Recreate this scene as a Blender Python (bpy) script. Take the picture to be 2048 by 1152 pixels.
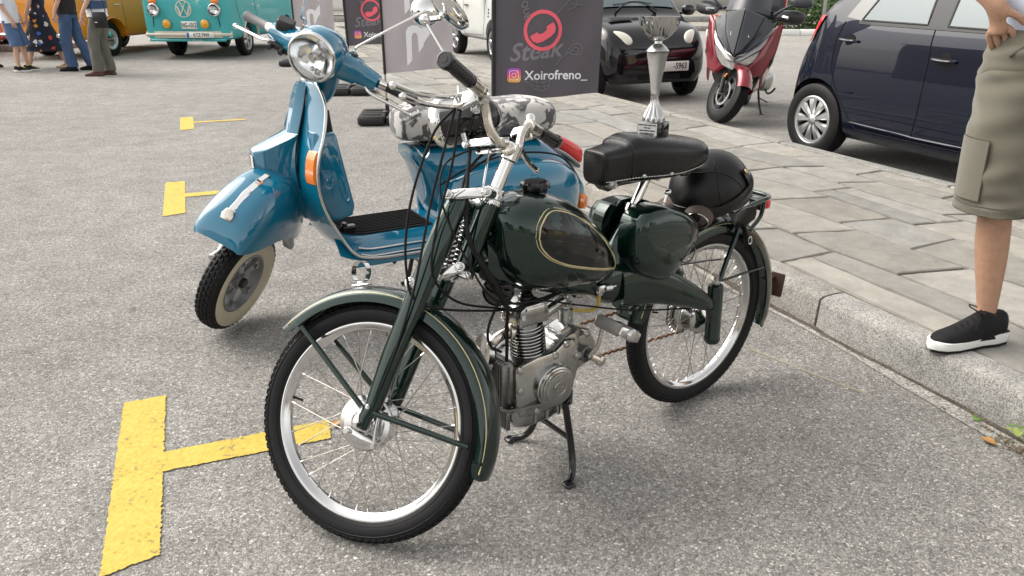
import bpy, bmesh, math, random
import numpy as np
from mathutils import Vector, Matrix
R = math.radians
random.seed(7)
rng = np.random.default_rng(7)
for o in list(bpy.data.objects):
    bpy.data.objects.remove(o)
scene = bpy.context.scene
COL = scene.collection

# ------------------------------------------------------------------ camera
cam_data = bpy.data.cameras.new("camera")
cam_data.sensor_width = 36.0
cam_data.lens = 1500.0 / 2048.0 * 36.0
cam_data.clip_start = 0.05
cam_data.clip_end = 900.0
cam = bpy.data.objects.new("camera", cam_data)
COL.objects.link(cam)
cam.location = (0.0, 0.0, 1.30)
cam.rotation_euler = (R(90 - 21.834), 0, 0)
scene.camera = cam

# ------------------------------------------------------------------ sky and sun (bright overcast afternoon)
SUN_EL, SUN_AZ = 48.0, 160.0       # azimuth measured counter-clockwise from +X
world = bpy.data.worlds.new("World")
scene.world = world
world.use_nodes = True
wn, wl = world.node_tree.nodes, world.node_tree.links
sky = wn.new("ShaderNodeTexSky")
sky.sky_type = 'NISHITA'
sky.sun_disc = False
sky.sun_elevation = R(SUN_EL)
sky.sun_rotation = R(90 - SUN_AZ)
sky.dust_density = 3.0
sky.air_density = 1.0
sky.ozone_density = 1.0
hs = wn.new("ShaderNodeHueSaturation")
hs.inputs["Saturation"].default_value = 0.14
bg = wn["Background"]
wl.new(sky.outputs[0], hs.inputs["Color"])
tint = wn.new("ShaderNodeMix"); tint.data_type = 'RGBA'; tint.blend_type = 'MULTIPLY'; tint.inputs[0].default_value = 1.0
tint.inputs[7].default_value = (1.04, 1.0, .95, 1)      # bright hazy cloud, a little warm
wl.new(hs.outputs[0], tint.inputs[6])
wl.new(tint.outputs[2], bg.inputs["Color"])
bg.inputs["Strength"].default_value = 0.145
sun_data = bpy.data.lights.new("sun", 'SUN')
sun_data.energy = 1.0
sun_data.angle = R(55)
sun_data.color = (1.0, 0.95, 0.87)
sun = bpy.data.objects.new("sun", sun_data)
COL.objects.link(sun)
sd = Vector((math.cos(R(SUN_EL)) * math.cos(R(SUN_AZ)), math.cos(R(SUN_EL)) * math.sin(R(SUN_AZ)), math.sin(R(SUN_EL))))
sun.rotation_euler = sd.to_track_quat('Z', 'Y').to_euler()
sun.location = sd * 40
vs = scene.view_settings
vs.view_transform = 'Standard'
vs.look = 'None'
vs.exposure = 1.22
vs.gamma = 1.0
vs.use_curve_mapping = False

# ------------------------------------------------------------------ materials
MAT = {}
def mat(name, col, rough=0.5, metal=0.0, coat=0.0, spec=0.5, bump=0.0, bscale=60.0, var=0.0, vscale=8.0, trans=0.0, ior=1.45, flake=0.0, emit=None, coat_rough=0.04, rvar=0.0, sheen=0.0, coat_ior=1.5):
    m = bpy.data.materials.new(name)
    m.use_nodes = True
    nt = m.node_tree; N = nt.nodes; L = nt.links
    b = N["Principled BSDF"]
    c = (*col, 1.0)
    b.inputs["Base Color"].default_value = c
    b.inputs["Roughness"].default_value = rough
    b.inputs["Metallic"].default_value = metal
    b.inputs["Coat Weight"].default_value = coat
    b.inputs["Coat Roughness"].default_value = coat_rough
    b.inputs["Coat IOR"].default_value = coat_ior
    b.inputs["Specular IOR Level"].default_value = spec
    b.inputs["Transmission Weight"].default_value = trans
    b.inputs["IOR"].default_value = ior
    if sheen: b.inputs["Sheen Weight"].default_value = sheen
    if emit:
        b.inputs["Emission Color"].default_value = (*emit[:3], 1); b.inputs["Emission Strength"].default_value = emit[3]
    tc = N.new("ShaderNodeTexCoord")
    if var or rvar:
        nz = N.new("ShaderNodeTexNoise"); nz.inputs["Scale"].default_value = vscale; nz.inputs["Detail"].default_value = 6; nz.inputs["Roughness"].default_value = .65
        L.new(tc.outputs["Object"], nz.inputs["Vector"])
        if var:
            mx = N.new("ShaderNodeMix"); mx.data_type = 'RGBA'
            mx.inputs[6].default_value = (*[max(0, x * (1 - var)) for x in col], 1)
            mx.inputs[7].default_value = (*[min(1, x * (1 + var)) for x in col], 1)
            L.new(nz.outputs[0], mx.inputs[0]); L.new(mx.outputs[2], b.inputs["Base Color"])
        if rvar:
            mr = N.new("ShaderNodeMapRange"); mr.inputs[1].default_value = .3; mr.inputs[2].default_value = .7
            mr.inputs[3].default_value = max(.02, rough - rvar); mr.inputs[4].default_value = min(1, rough + rvar)
            L.new(nz.outputs[0], mr.inputs[0]); L.new(mr.outputs[0], b.inputs["Roughness"])
    if flake:
        vo = N.new("ShaderNodeTexVoronoi"); vo.inputs["Scale"].default_value = 1400
        L.new(tc.outputs["Object"], vo.inputs["Vector"])
        mx = N.new("ShaderNodeMix"); mx.data_type = 'RGBA'
        mx.inputs[6].default_value = c; mx.inputs[7].default_value = (*[min(1, x * (1 + flake) + .002 * flake) for x in col], 1)
        sp = N.new("ShaderNodeSeparateColor"); L.new(vo.outputs["Color"], sp.inputs[0])
        pw = N.new("ShaderNodeMath"); pw.operation = 'POWER'; pw.inputs[1].default_value = 3; L.new(sp.outputs[0], pw.inputs[0])
        L.new(pw.outputs[0], mx.inputs[0]); L.new(mx.outputs[2], b.inputs["Base Color"])
    if bump:
        n2 = N.new("ShaderNodeTexNoise"); n2.inputs["Scale"].default_value = bscale; n2.inputs["Detail"].default_value = 5
        L.new(tc.outputs["Object"], n2.inputs["Vector"])
        bp = N.new("ShaderNodeBump"); bp.inputs["Strength"].default_value = bump; bp.inputs["Distance"].default_value = .01
        L.new(n2.outputs[0], bp.inputs["Height"]); L.new(bp.outputs[0], b.inputs["Normal"])
    MAT[name] = m
    return m
def nodes(m): return m.node_tree.nodes, m.node_tree.links, m.node_tree.nodes["Principled BSDF"]

mat("green_paint", (.0007, .0102, .0072), .28, .7, 1.0, spec=.10, flake=2.5, coat_rough=.010, coat_ior=1.55)
mat("dark_green_paint", (.0018, .003, .0026), .25, .1, .8, spec=.1, flake=.5, coat_rough=.015)
mat("pedal_grey", (.16, .155, .145), .5, var=.3, vscale=40)
mat("chrome", (.74, .74, .73), .05, 1.0)
mat("chrome_soft", (.60, .60, .59), .15, 1.0, rvar=.06, vscale=30)
mat("worn_chrome", (.62, .58, .52), .22, 1.0, var=.35, vscale=45, rvar=.1)
mat("aluminium", (.42, .42, .41), .19, 1.0, bump=.03, bscale=140, var=.5, vscale=16, rvar=.08)
mat("cast_aluminium", (.20, .20, .195), .38, 1.0, bump=.3, bscale=220, var=.4, vscale=18)
mat("rim_metal", (.62, .62, .615), .16, 1.0, rvar=.07, vscale=20)
mat("black_rubber", (.010, .010, .011), .62, spec=.22, bump=.15, bscale=300, var=.3, vscale=14)
mat("tyre_side", (.011, .011, .012), .5, spec=.25, bump=.08, bscale=200, var=.3, vscale=10)
mat("black_gloss", (.004, .004, .005), .12, coat=1.0, spec=.1)
mat("black_metal", (.012, .012, .013), .38, coat=.3)
mat("black_plastic", (.02, .02, .021), .5, bump=.1, bscale=250)
mat("black_leather", (.005, .005, .0055), .24, spec=.42, bump=.10, bscale=420, var=.2, vscale=40, rvar=.08)
mat("cream_line", (.52, .44, .22), .4, coat=.6)
mat("thread", (.72, .70, .66), .8)
mat("brass", (.55, .42, .22), .35, 1.0)
mat("rust", (.20, .10, .055), .6, .6, var=.5, vscale=60)
mat("brown_plate", (.045, .022, .016), .5, var=.4, vscale=30)
mat("yellow_hose", (.62, .48, .10), .3, trans=.3)
mat("red_lens", (.62, .015, .015), .12, coat=1.0)
mat("orange_lens", (.78, .20, .02), .12, coat=1.0, bump=.3, bscale=160)
mat("clear_lens", (.93, .95, .95), .03, trans=1.0, ior=1.3)
mat("lamp_bright", (.92, .93, .94), .14, 1.0)
mat("mirror", (.9, .9, .9), .02, 1.0)
mat("blue_paint", (.002, .135, .235), .22, 0, 1.0, spec=.15, coat_rough=.015, coat_ior=1.75)
mat("cream_tyre", (.60, .54, .40), .55, var=.1, vscale=20)
mat("grey_paint", (.22, .225, .23), .35, .3, .3)
mat("grey_metal", (.33, .33, .33), .35, .9)
mat("dark_gap", (.004, .004, .004), .9)
mat("grey_rubber", (.17, .17, .18), .5)
mat("steel", (.45, .44, .42), .32, 1.0, var=.2, vscale=30)
mat("spoke_steel", (.36, .34, .31), .4, 1.0)

# ------------------------------------------------------------------ mesh helpers
def arr(p): return np.asarray(p, float)
def spline(pts, k=6):
    P = [arr(p) for p in pts]
    if len(P) < 3 or k <= 1: return P
    out = []
    for i in range(len(P) - 1):
        p0 = P[i - 1] if i else 2 * P[0] - P[1]
        p3 = P[i + 2] if i + 2 < len(P) else 2 * P[-1] - P[-2]
        p1, p2 = P[i], P[i + 1]
        for j in range(k):
            t = j / k
            out.append(.5 * (2 * p1 + (p2 - p0) * t + (2 * p0 - 5 * p1 + 4 * p2 - p3) * t * t + (3 * p1 - p0 - 3 * p2 + p3) * t ** 3))
    out.append(P[-1])
    return out
def unit(v):
    v = arr(v); n = np.linalg.norm(v); return v / n if n > 1e-12 else v
def basis(ax):
    ax = unit(ax); h = arr((0, 0, 1)) if abs(ax[2]) < .9 else arr((1, 0, 0))
    u = unit(np.cross(h, ax)); return u, np.cross(ax, u), ax
def interp(xs, ys, x):
    return np.interp(x, xs, ys)

class B:
    """collects shapes into one mesh"""
    def __init__(s, xf=None): s.v = []; s.f = []; s.xf = xf
    def add(s, v, f):
        o = len(s.v)
        for p in v: s.v.append(tuple(float(q) for q in (s.xf(p) if s.xf else p)))
        for q in f: s.f.append(tuple(i + o for i in q))
        return s
    def loft(s, rings, close=True, cap=True):
        n = len(rings[0]); v = [p for r in rings for p in r]; f = []
        for i in range(len(rings) - 1):
            for j in range(n if close else n - 1):
                a = i * n + j; b = i * n + (j + 1) % n
                f.append((a, b, b + n, a + n))
        if cap and close:
            f.append(tuple(range(n))[::-1]); f.append(tuple(range((len(rings) - 1) * n, len(rings) * n)))
        return s.add(v, f)
    def tube(s, path, r, n=10, k=6, cap=True, flat=None):
        P = spline(path, k)
        if np.isscalar(r): rr = [r] * len(P)
        else: rr = [float(q) for q in np.interp(np.linspace(0, len(r) - 1, len(P)), range(len(r)), r)]
        T = []
        for i in range(len(P)):
            T.append(unit(P[min(i + 1, len(P) - 1)] - P[max(i - 1, 0)]))
        u, w, _ = basis(T[0]); rings = []
        for i, p in enumerate(P):
            u = unit(u - T[i] * (u @ T[i])); w = np.cross(T[i], u)
            fl = 1 if flat is None else flat
            rings.append([p + rr[i] * (math.cos(a) * u + fl * math.sin(a) * w) for a in np.linspace(0, 2 * math.pi, n, endpoint=False)])
        return s.loft(rings, True, cap)
    def lathe(s, prof, o=(0, 0, 0), ax=(0, 0, 1), n=32, a0=0, a1=360, cap=False, closed=False):
        """prof: (radius, distance along axis)"""
        u, w, x = basis(ax); o = arr(o); full = abs(a1 - a0) >= 359.9
        A = np.linspace(R(a0), R(a1), n, endpoint=not full)
        m = len(prof); v = []; f = []
        for a in A:
            d = math.cos(a) * u + math.sin(a) * w
            for r, h in prof: v.append(o + r * d + h * x)
        for i in range(len(A) if full else len(A) - 1):
            i2 = (i + 1) % len(A)
            for j in range(m if closed else m - 1):
                j2 = (j + 1) % m
                f.append((i * m + j, i2 * m + j, i2 * m + j2, i * m + j2))
        if cap and not full:
            f.append(tuple(range(m))); f.append(tuple((len(A) - 1) * m + j for j in range(m))[::-1])
        return s.add(v, f)
    def cyl(s, p, q, r, r2=None, n=20, bev=0.0):
        p, q = arr(p), arr(q); d = q - p; L = np.linalg.norm(d); r2 = r if r2 is None else r2
        b = min(bev, L / 2, r * .9, r2 * .9)
        pr = [(0, 0), (r - b, 0), (r, b), (r2, L - b), (r2 - b, L), (0, L)] if b > 0 else [(0, 0), (r, 0), (r2, L), (0, L)]
        return s.lathe(pr, p, d, n)
    def box(s, c, size, rot=None, bev=0.0, taper=None):
        hx, hy, hz = [q / 2 for q in size]; b = min(bev, hx * .98, hy * .98, hz * .98)
        c = arr(c); M = np.eye(3) if rot is None else arr(rot)
        def ring(ix, iy, z):
            if b <= 0: L = [(-ix, -iy), (ix, -iy), (ix, iy), (-ix, iy)]
            else:
                L = [(-ix + b, -iy), (ix - b, -iy), (ix, -iy + b), (ix, iy - b), (ix - b, iy), (-ix + b, iy), (-ix, iy - b), (-ix, -iy + b)]
            return [c + M @ arr((x, y, z)) for x, y in L]
        tx = 1 if taper is None else taper
        if b > 0: rings = [ring(hx - b * .6, hy - b * .6, -hz), ring(hx, hy, -hz + b), ring(hx * tx, hy * tx, hz - b), ring((hx - b * .6) * tx, (hy - b * .6) * tx, hz)]
        else: rings = [ring(hx, hy, -hz), ring(hx * tx, hy * tx, hz)]
        return s.loft(rings)
    def prism(s, poly, depth, o=(0, 0, 0), ux=(1, 0, 0), uy=(0, 0, 1), bev=0.0):
        """polygon in plane (ux,uy) at o, extruded +-depth/2 along ux x uy; bevel shrinks the two faces"""
        o, ux, uy = arr(o), unit(ux), unit(uy); n = np.cross(ux, uy); P = [arr(p) for p in poly]; m = len(P)
        area = sum(P[i][0] * P[(i + 1) % m][1] - P[(i + 1) % m][0] * P[i][1] for i in range(m))
        sg = 1 if area > 0 else -1
        def inset(d):
            out = []
            for i in range(m):
                a = unit(P[i] - P[i - 1]); b_ = unit(P[(i + 1) % m] - P[i])
                na = arr((-a[1], a[0])) * sg; nb = arr((-b_[1], b_[0])) * sg; h = unit(na + nb)
                out.append(P[i] + h * d / max(.5, h @ na))
            return out
        h = depth / 2; rings = []
        lv = [(h, 0)] if bev <= 0 else [(h, bev), (h - bev * .35, bev * .3), (h - bev, 0)]
        for z, d in lv: rings.append([o + p[0] * ux + p[1] * uy + n * z for p in (inset(d) if d else P)])
        for z, d in lv[::-1]: rings.append([o + p[0] * ux + p[1] * uy - n * z for p in (inset(d) if d else P)])
        return s.loft(rings)
    def sheet(s, G, thick=0.0, nrm=None):
        """grid of points G[i][j]; optional thickness along negative normals"""
        G = arr(G); nu, nv = G.shape[:2]
        du = np.gradient(G, axis=0); dv = np.gradient(G, axis=1)
        N = np.cross(du, dv); N /= np.maximum(np.linalg.norm(N, axis=2, keepdims=True), 1e-9)
        if nrm is not None and np.sum(N * arr(nrm)) < 0: N = -N
        v = [p for r in G for p in r]; f = []
        idx = lambda i, j: i * nv + j
        for i in range(nu - 1):
            for j in range(nv - 1): f.append((idx(i, j), idx(i + 1, j), idx(i + 1, j + 1), idx(i, j + 1)))
        if thick:
            H = G - N * thick; o = nu * nv
            v += [p for r in H for p in r]
            f += [tuple(q + o for q in t)[::-1] for t in list(f)]
            bd = [(i, 0) for i in range(nu)] + [(nu - 1, j) for j in range(1, nv)] + [(i, nv - 1) for i in range(nu - 2, -1, -1)] + [(0, j) for j in range(nv - 2, 0, -1)]
            for a, b_ in zip(bd, bd[1:] + bd[:1]):
                f.append((idx(*a), idx(*b_), idx(*b_) + o, idx(*a) + o))
        return s.add(v, f)
    def ball(s, c, r, n=16, m=10, sc=(1, 1, 1)):
        c = arr(c); rings = []
        for i in range(m + 1):
            t = -math.pi / 2 + math.pi * i / m; q = max(math.cos(t), 1e-3)
            rings.append([c + arr((r * q * math.cos(a) * sc[0], r * q * math.sin(a) * sc[1], r * math.sin(t) * sc[2])) for a in np.linspace(0, 2 * math.pi, n, endpoint=False)])
        return s.loft(rings)
    def bolt(s, p, ax, r=.006, h=.006):
        return s.cyl(p, arr(p) + unit(ax) * h, r, n=6, bev=r * .25).cyl(arr(p) + unit(ax) * h * .9, arr(p) + unit(ax) * h * 1.6, r * .5, n=8)
    def mesh(s, name, angle=38, smooth=True):
        me = bpy.data.meshes.new(name); me.from_pydata(s.v, [], s.f); me.validate()
        bm = bmesh.new(); bm.from_mesh(me); bmesh.ops.recalc_face_normals(bm, faces=bm.faces); bm.to_mesh(me); bm.free()
        if smooth:
            me.polygons.foreach_set("use_smooth", [True] * len(me.polygons)); me.set_sharp_from_angle(angle=R(angle))
        return me
    def build(s, name, m, parent=None, angle=38, smooth=True):
        me = s.mesh(name, angle, smooth); me.materials.append(MAT[m] if isinstance(m, str) else m)
        return obj(name, me, parent)
def obj(name, me, parent=None):
    o = bpy.data.objects.new(name, me); COL.objects.link(o)
    if parent is not None: o.parent = parent
    return o
def thing(name, label, cat, loc=(0, 0, 0), rz=0, group=None, o=None):
    if o is None:
        o = bpy.data.objects.new(name, None); COL.objects.link(o); o.empty_display_size = .1
        o.location = loc; o.rotation_euler = (0, 0, R(rz))
    o["label"] = label; o["category"] = cat
    if group: o["group"] = group
    return o
def structure(o): o["kind"] = "structure"; return o
def stuff(o): o["kind"] = "stuff"; return o
def sring(c, hy, hz, e=2.5, n=24, hzd=None, ax='x', tilt=0):
    """superellipse ring in the plane normal to x at c"""
    out = []; hzd = hz if hzd is None else hzd
    for a in np.linspace(0, 2 * math.pi, n, endpoint=False):
        ca, sa = math.cos(a), math.sin(a)
        y = hy * abs(ca) ** (2 / e) * (1 if ca > 0 else -1); z = abs(sa) ** (2 / e) * (1 if sa > 0 else -1); z *= hz if z > 0 else hzd
        out.append(arr(c) + arr((z * tilt, y, z)))
    return out
def xloft(st, n=28, k=4):
    """st: rows of (x, y_centre, z_centre, half_y, half_z_up, half_z_down, exponent) -> rings, spline-refined"""
    P = spline([arr(q) for q in st], k)
    return [sring((q[0], q[1], q[2]), max(q[3], 1e-3), max(q[4], 1e-3), q[6], n, max(q[5], 1e-3)) for q in P]
def text_mesh(txt, size, name, extrude=.0, bold=False, shear=0.0, space=1.0):
    cu = bpy.data.curves.new(name, 'FONT'); cu.body = txt; cu.size = size; cu.align_x = 'CENTER'; cu.align_y = 'CENTER'
    cu.extrude = extrude; cu.offset = size * (.016 if bold else 0); cu.shear = shear; cu.space_character = space; cu.resolution_u = 3
    o = bpy.data.objects.new(name, cu); COL.objects.link(o)
    dg = bpy.context.evaluated_depsgraph_get()
    me = bpy.data.meshes.new_from_object(o.evaluated_get(dg)); bpy.data.objects.remove(o); bpy.data.curves.remove(cu)
    return me
def lettering(txt, size, o, ux, uy, m, parent, bold=True, extrude=.0008, name="lettering", xf=None, sx=1.0, **kw):
    me = text_mesh(txt, size, name, extrude, bold, **kw); ux, uy = unit(ux), unit(uy); nz = np.cross(ux, uy)
    for v in me.vertices:
        p = arr(o) + v.co.x * sx * ux + v.co.y * uy + v.co.z * nz
        v.co = xf(p) if xf else p
    me.materials.clear(); me.materials.append(MAT[m]); return obj(name, me, parent)
def applied(o):
    """bake modifiers into the mesh"""
    bpy.context.view_layer.update()
    dg = bpy.context.evaluated_depsgraph_get(); me = bpy.data.meshes.new_from_object(o.evaluated_get(dg))
    o.modifiers.clear(); o.data = me; return o
def rotm(axis, deg): return np.array(Matrix.Rotation(R(deg), 3, Vector(axis)))
# ------------------------------------------------------------------ the ground: road frame (along the kerb, across it)
KD = unit((-.379, .925, 0)); NR = arr((KD[1], -KD[0], 0))
def W(al, ac, z=0.0): return KD * al + NR * ac + arr((0, 0, z))
KERB_RZ = math.degrees(math.atan2(KD[1], KD[0]))

def asphalt_material():
    m = mat("asphalt", (.2, .2, .2), .85, spec=.3); N, L, b = nodes(m)
    tc = N.new("ShaderNodeTexCoord")
    def vor(sc, feat='F1', rnd=1.0):
        v = N.new("ShaderNodeTexVoronoi"); v.feature = feat; v.inputs["Scale"].default_value = sc; v.inputs["Randomness"].default_value = rnd
        L.new(wv.outputs[0], v.inputs["Vector"]); return v
    # warp the coordinates a little so that stones are not all round
    nz = N.new("ShaderNodeTexNoise"); nz.inputs["Scale"].default_value = 45; nz.inputs["Detail"].default_value = 2; L.new(tc.outputs["Object"], nz.inputs["Vector"])
    wv = N.new("ShaderNodeVectorMath"); wv.operation = 'MULTIPLY_ADD'; wv.inputs[1].default_value = (.012, .012, .012)
    L.new(nz.outputs["Color"], wv.inputs[0]); L.new(tc.outputs["Object"], wv.inputs[2])
    A, Ae = vor(135), vor(135, 'DISTANCE_TO_EDGE'); Bv, Be = vor(290), vor(290, 'DISTANCE_TO_EDGE')
    def ramp(src, stops):
        r = N.new("ShaderNodeValToRGB"); e = r.color_ramp.elements
        while len(e) < len(stops): e.new(.5)
        for q, (p, c) in zip(e, stops): q.position = p; q.color = (*c, 1)
        L.new(src, r.inputs[0]); return r
    sa = N.new("ShaderNodeSeparateColor"); L.new(A.outputs["Color"], sa.inputs[0])
    sb = N.new("ShaderNodeSeparateColor"); L.new(Bv.outputs["Color"], sb.inputs[0])
    stones = [(0, (.28, .27, .255)), (.25, (.37, .357, .337)), (.55, (.45, .437, .414)), (.8, (.53, .512, .482)), (.93, (.60, .575, .54)), (1, (.80, .78, .74))]
    ca = ramp(sa.outputs[0], stones)
    cb = ramp(sb.outputs[0], [(0, (.19, .183, .172)), (.4, (.30, .29, .274)), (.8, (.41, .395, .37)), (1, (.52, .50, .47))])
    def step(src, lo, hi):
        r = N.new("ShaderNodeMapRange"); r.inputs[1].default_value = lo; r.inputs[2].default_value = hi; L.new(src, r.inputs[0]); return r
    ea = step(Ae.outputs["Distance"], .02, .13); eb = step(Be.outputs["Distance"], .03, .2)
    # which cells carry a big stone
    big = step(sa.outputs[1], .10, .16)
    mask = N.new("ShaderNodeMath"); mask.operation = 'MULTIPLY'; L.new(ea.outputs[0], mask.inputs[0]); L.new(big.outputs[0], mask.inputs[1])
    def mix(f, a, c):
        x = N.new("ShaderNodeMix"); x.data_type = 'RGBA'
        for s, i in ((f, 0), (a, 6), (c, 7)):
            if hasattr(s, "links"): L.new(s, x.inputs[i])
            else: x.inputs[i].default_value = s if i == 0 else (*s, 1)
        return x.outputs[2]
    fine = mix(eb.outputs[0], (.145, .14, .132), cb.outputs[0])
    col = mix(mask.outputs[0], fine, ca.outputs[0])
    # broad patches: wear and dirt
    n2 = N.new("ShaderNodeTexNoise"); n2.inputs["Scale"].default_value = .55; n2.inputs["Detail"].default_value = 7; n2.inputs["Roughness"].default_value = .62; L.new(tc.outputs["Object"], n2.inputs["Vector"])
    n3 = N.new("ShaderNodeTexNoise"); n3.inputs["Scale"].default_value = 5; n3.inputs["Detail"].default_value = 5; L.new(tc.outputs["Object"], n3.inputs["Vector"])
    pr = step(n2.outputs[0], .3, .7); pr.inputs[3].default_value = .99; pr.inputs[4].default_value = 1.28
    pr3 = step(n3.outputs[0], .25, .75); pr3.inputs[3].default_value = .84; pr3.inputs[4].default_value = 1.14
    mm = N.new("ShaderNodeMath"); mm.operation = 'MULTIPLY'; L.new(pr.outputs[0], mm.inputs[0]); L.new(pr3.outputs[0], mm.inputs[1])
    # sparse oil drips and dark spots
    sv = N.new("ShaderNodeTexVoronoi"); sv.inputs["Scale"].default_value = 2.6; L.new(wv.outputs[0], sv.inputs["Vector"])
    sn = N.new("ShaderNodeTexNoise"); sn.inputs["Scale"].default_value = 26; sn.inputs["Detail"].default_value = 3; L.new(tc.outputs["Object"], sn.inputs["Vector"])
    sd_ = N.new("ShaderNodeMath"); sd_.operation = 'MULTIPLY_ADD'; sd_.inputs[1].default_value = .16; L.new(sn.outputs[0], sd_.inputs[0]); L.new(sv.outputs["Distance"], sd_.inputs[2])
    ss_ = step(sd_.outputs[0], .10, .17); ss_.inputs[3].default_value = .62; ss_.inputs[4].default_value = 1.0
    m2 = N.new("ShaderNodeMath"); m2.operation = 'MULTIPLY'; L.new(mm.outputs[0], m2.inputs[0]); L.new(ss_.outputs[0], m2.inputs[1])
    vm = N.new("ShaderNodeVectorMath"); vm.operation = 'SCALE'; L.new(col, vm.inputs[0]); L.new(m2.outputs[0], vm.inputs["Scale"])
    L.new(vm.outputs[0], b.inputs["Base Color"])
    h = N.new("ShaderNodeMath"); h.operation = 'MULTIPLY_ADD'; h.inputs[1].default_value = .6; L.new(mask.outputs[0], h.inputs[0]); L.new(eb.outputs[0], h.inputs[2])
    bp = N.new("ShaderNodeBump"); bp.inputs["Strength"].default_value = .9; bp.inputs["Distance"].default_value = .004
    L.new(h.outputs[0], bp.inputs["Height"]); L.new(bp.outputs[0], b.inputs["Normal"])
    return m
asphalt_material()

def stone_material(name, base, var, scale, rand=.2, speck=0.0, bump=.5, bdist=.004, spscale=260):
    m = mat(name, base, .82, spec=.3); N, L, b = nodes(m)
    tc = N.new("ShaderNodeTexCoord"); geo = N.new("ShaderNodeNewGeometry"); oi = N.new("ShaderNodeObjectInfo")
    nz = N.new("ShaderNodeTexNoise"); nz.inputs["Scale"].default_value = scale; nz.inputs["Detail"].default_value = 9; nz.inputs["Roughness"].default_value = .62
    L.new(geo.outputs["Position"], nz.inputs["Vector"])
    r = N.new("ShaderNodeMapRange"); r.inputs[1].default_value = .28; r.inputs[2].default_value = .72; r.inputs[3].default_value = 1 - var; r.inputs[4].default_value = 1 + var; L.new(nz.outputs[0], r.inputs[0])
    r2 = N.new("ShaderNodeMapRange"); r2.inputs[3].default_value = 1 - rand; r2.inputs[4].default_value = 1 + rand; L.new(oi.outputs["Random"], r2.inputs[0])
    mm = N.new("ShaderNodeMath"); mm.operation = 'MULTIPLY'; L.new(r.outputs[0], mm.inputs[0]); L.new(r2.outputs[0], mm.inputs[1])
    rc = N.new("ShaderNodeValToRGB"); e = rc.color_ramp.elements
    e[0].color = (base[0] * 1.03, base[1], base[2] * .95, 1); e[1].color = (base[0] * .98, base[1], base[2] * 1.01, 1)
    ml = N.new("ShaderNodeMath"); ml.operation = 'FRACT'; m7 = N.new("ShaderNodeMath"); m7.operation = 'MULTIPLY'; m7.inputs[1].default_value = 7.3
    L.new(oi.outputs["Random"], m7.inputs[0]); L.new(m7.outputs[0], ml.inputs[0]); L.new(ml.outputs[0], rc.inputs[0])
    vm = N.new("ShaderNodeVectorMath"); vm.operation = 'SCALE'; L.new(rc.outputs[0], vm.inputs[0]); L.new(mm.outputs[0], vm.inputs["Scale"])
    out = vm.outputs[0]
    if speck:
        v = N.new("ShaderNodeTexVoronoi"); v.inputs["Scale"].default_value = spscale; L.new(geo.outputs["Position"], v.inputs["Vector"])
        sp = N.new("ShaderNodeSeparateColor"); L.new(v.outputs["Color"], sp.inputs[0])
        rs = N.new("ShaderNodeMapRange"); rs.inputs[1].default_value = 0; rs.inputs[2].default_value = 1; rs.inputs[3].default_value = 1 - speck; rs.inputs[4].default_value = 1 + speck * .8
        L.new(sp.outputs[0], rs.inputs[0])
        v2 = N.new("ShaderNodeVectorMath"); v2.operation = 'SCALE'; L.new(out, v2.inputs[0]); L.new(rs.outputs[0], v2.inputs["Scale"]); out = v2.outputs[0]
    L.new(out, b.inputs["Base Color"])
    n2 = N.new("ShaderNodeTexNoise"); n2.inputs["Scale"].default_value = 22; n2.inputs["Detail"].default_value = 12; n2.inputs["Roughness"].default_value = .72; n2.inputs["Distortion"].default_value = .1
    L.new(geo.outputs["Position"], n2.inputs["Vector"])
    bp = N.new("ShaderNodeBump"); bp.inputs["Strength"].default_value = bump; bp.inputs["Distance"].default_value = bdist * 3
    L.new(n2.outputs[0], bp.inputs["Height"]); L.new(bp.outputs[0], b.inputs["Normal"])
    return m
stone_material("slab_stone", (.285, .277, .258), .20, 9, .15, bump=.9, bdist=.005)
stone_material("kerb_concrete", (.30, .292, .275), .26, 6, .05, speck=.5, bump=.9)
stone_material("mortar", (.135, .125, .11), .3, 20, 0, speck=.3)
stone_material("gutter_concrete", (.31, .298, .275), .3, 6, 0, speck=.55, bump=.7, spscale=180)
stone_material("wall_plaster", (.42, .40, .36), .15, 3, .05)

me = bpy.data.meshes.new("road"); S_ = 260
me.from_pydata([(-S_, -60, 0), (S_, -60, 0), (S_, 400, 0), (-S_, 400, 0)], [], [(0, 1, 2, 3)]); me.materials.append(MAT["asphalt"])
structure(obj("road", me))

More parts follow.
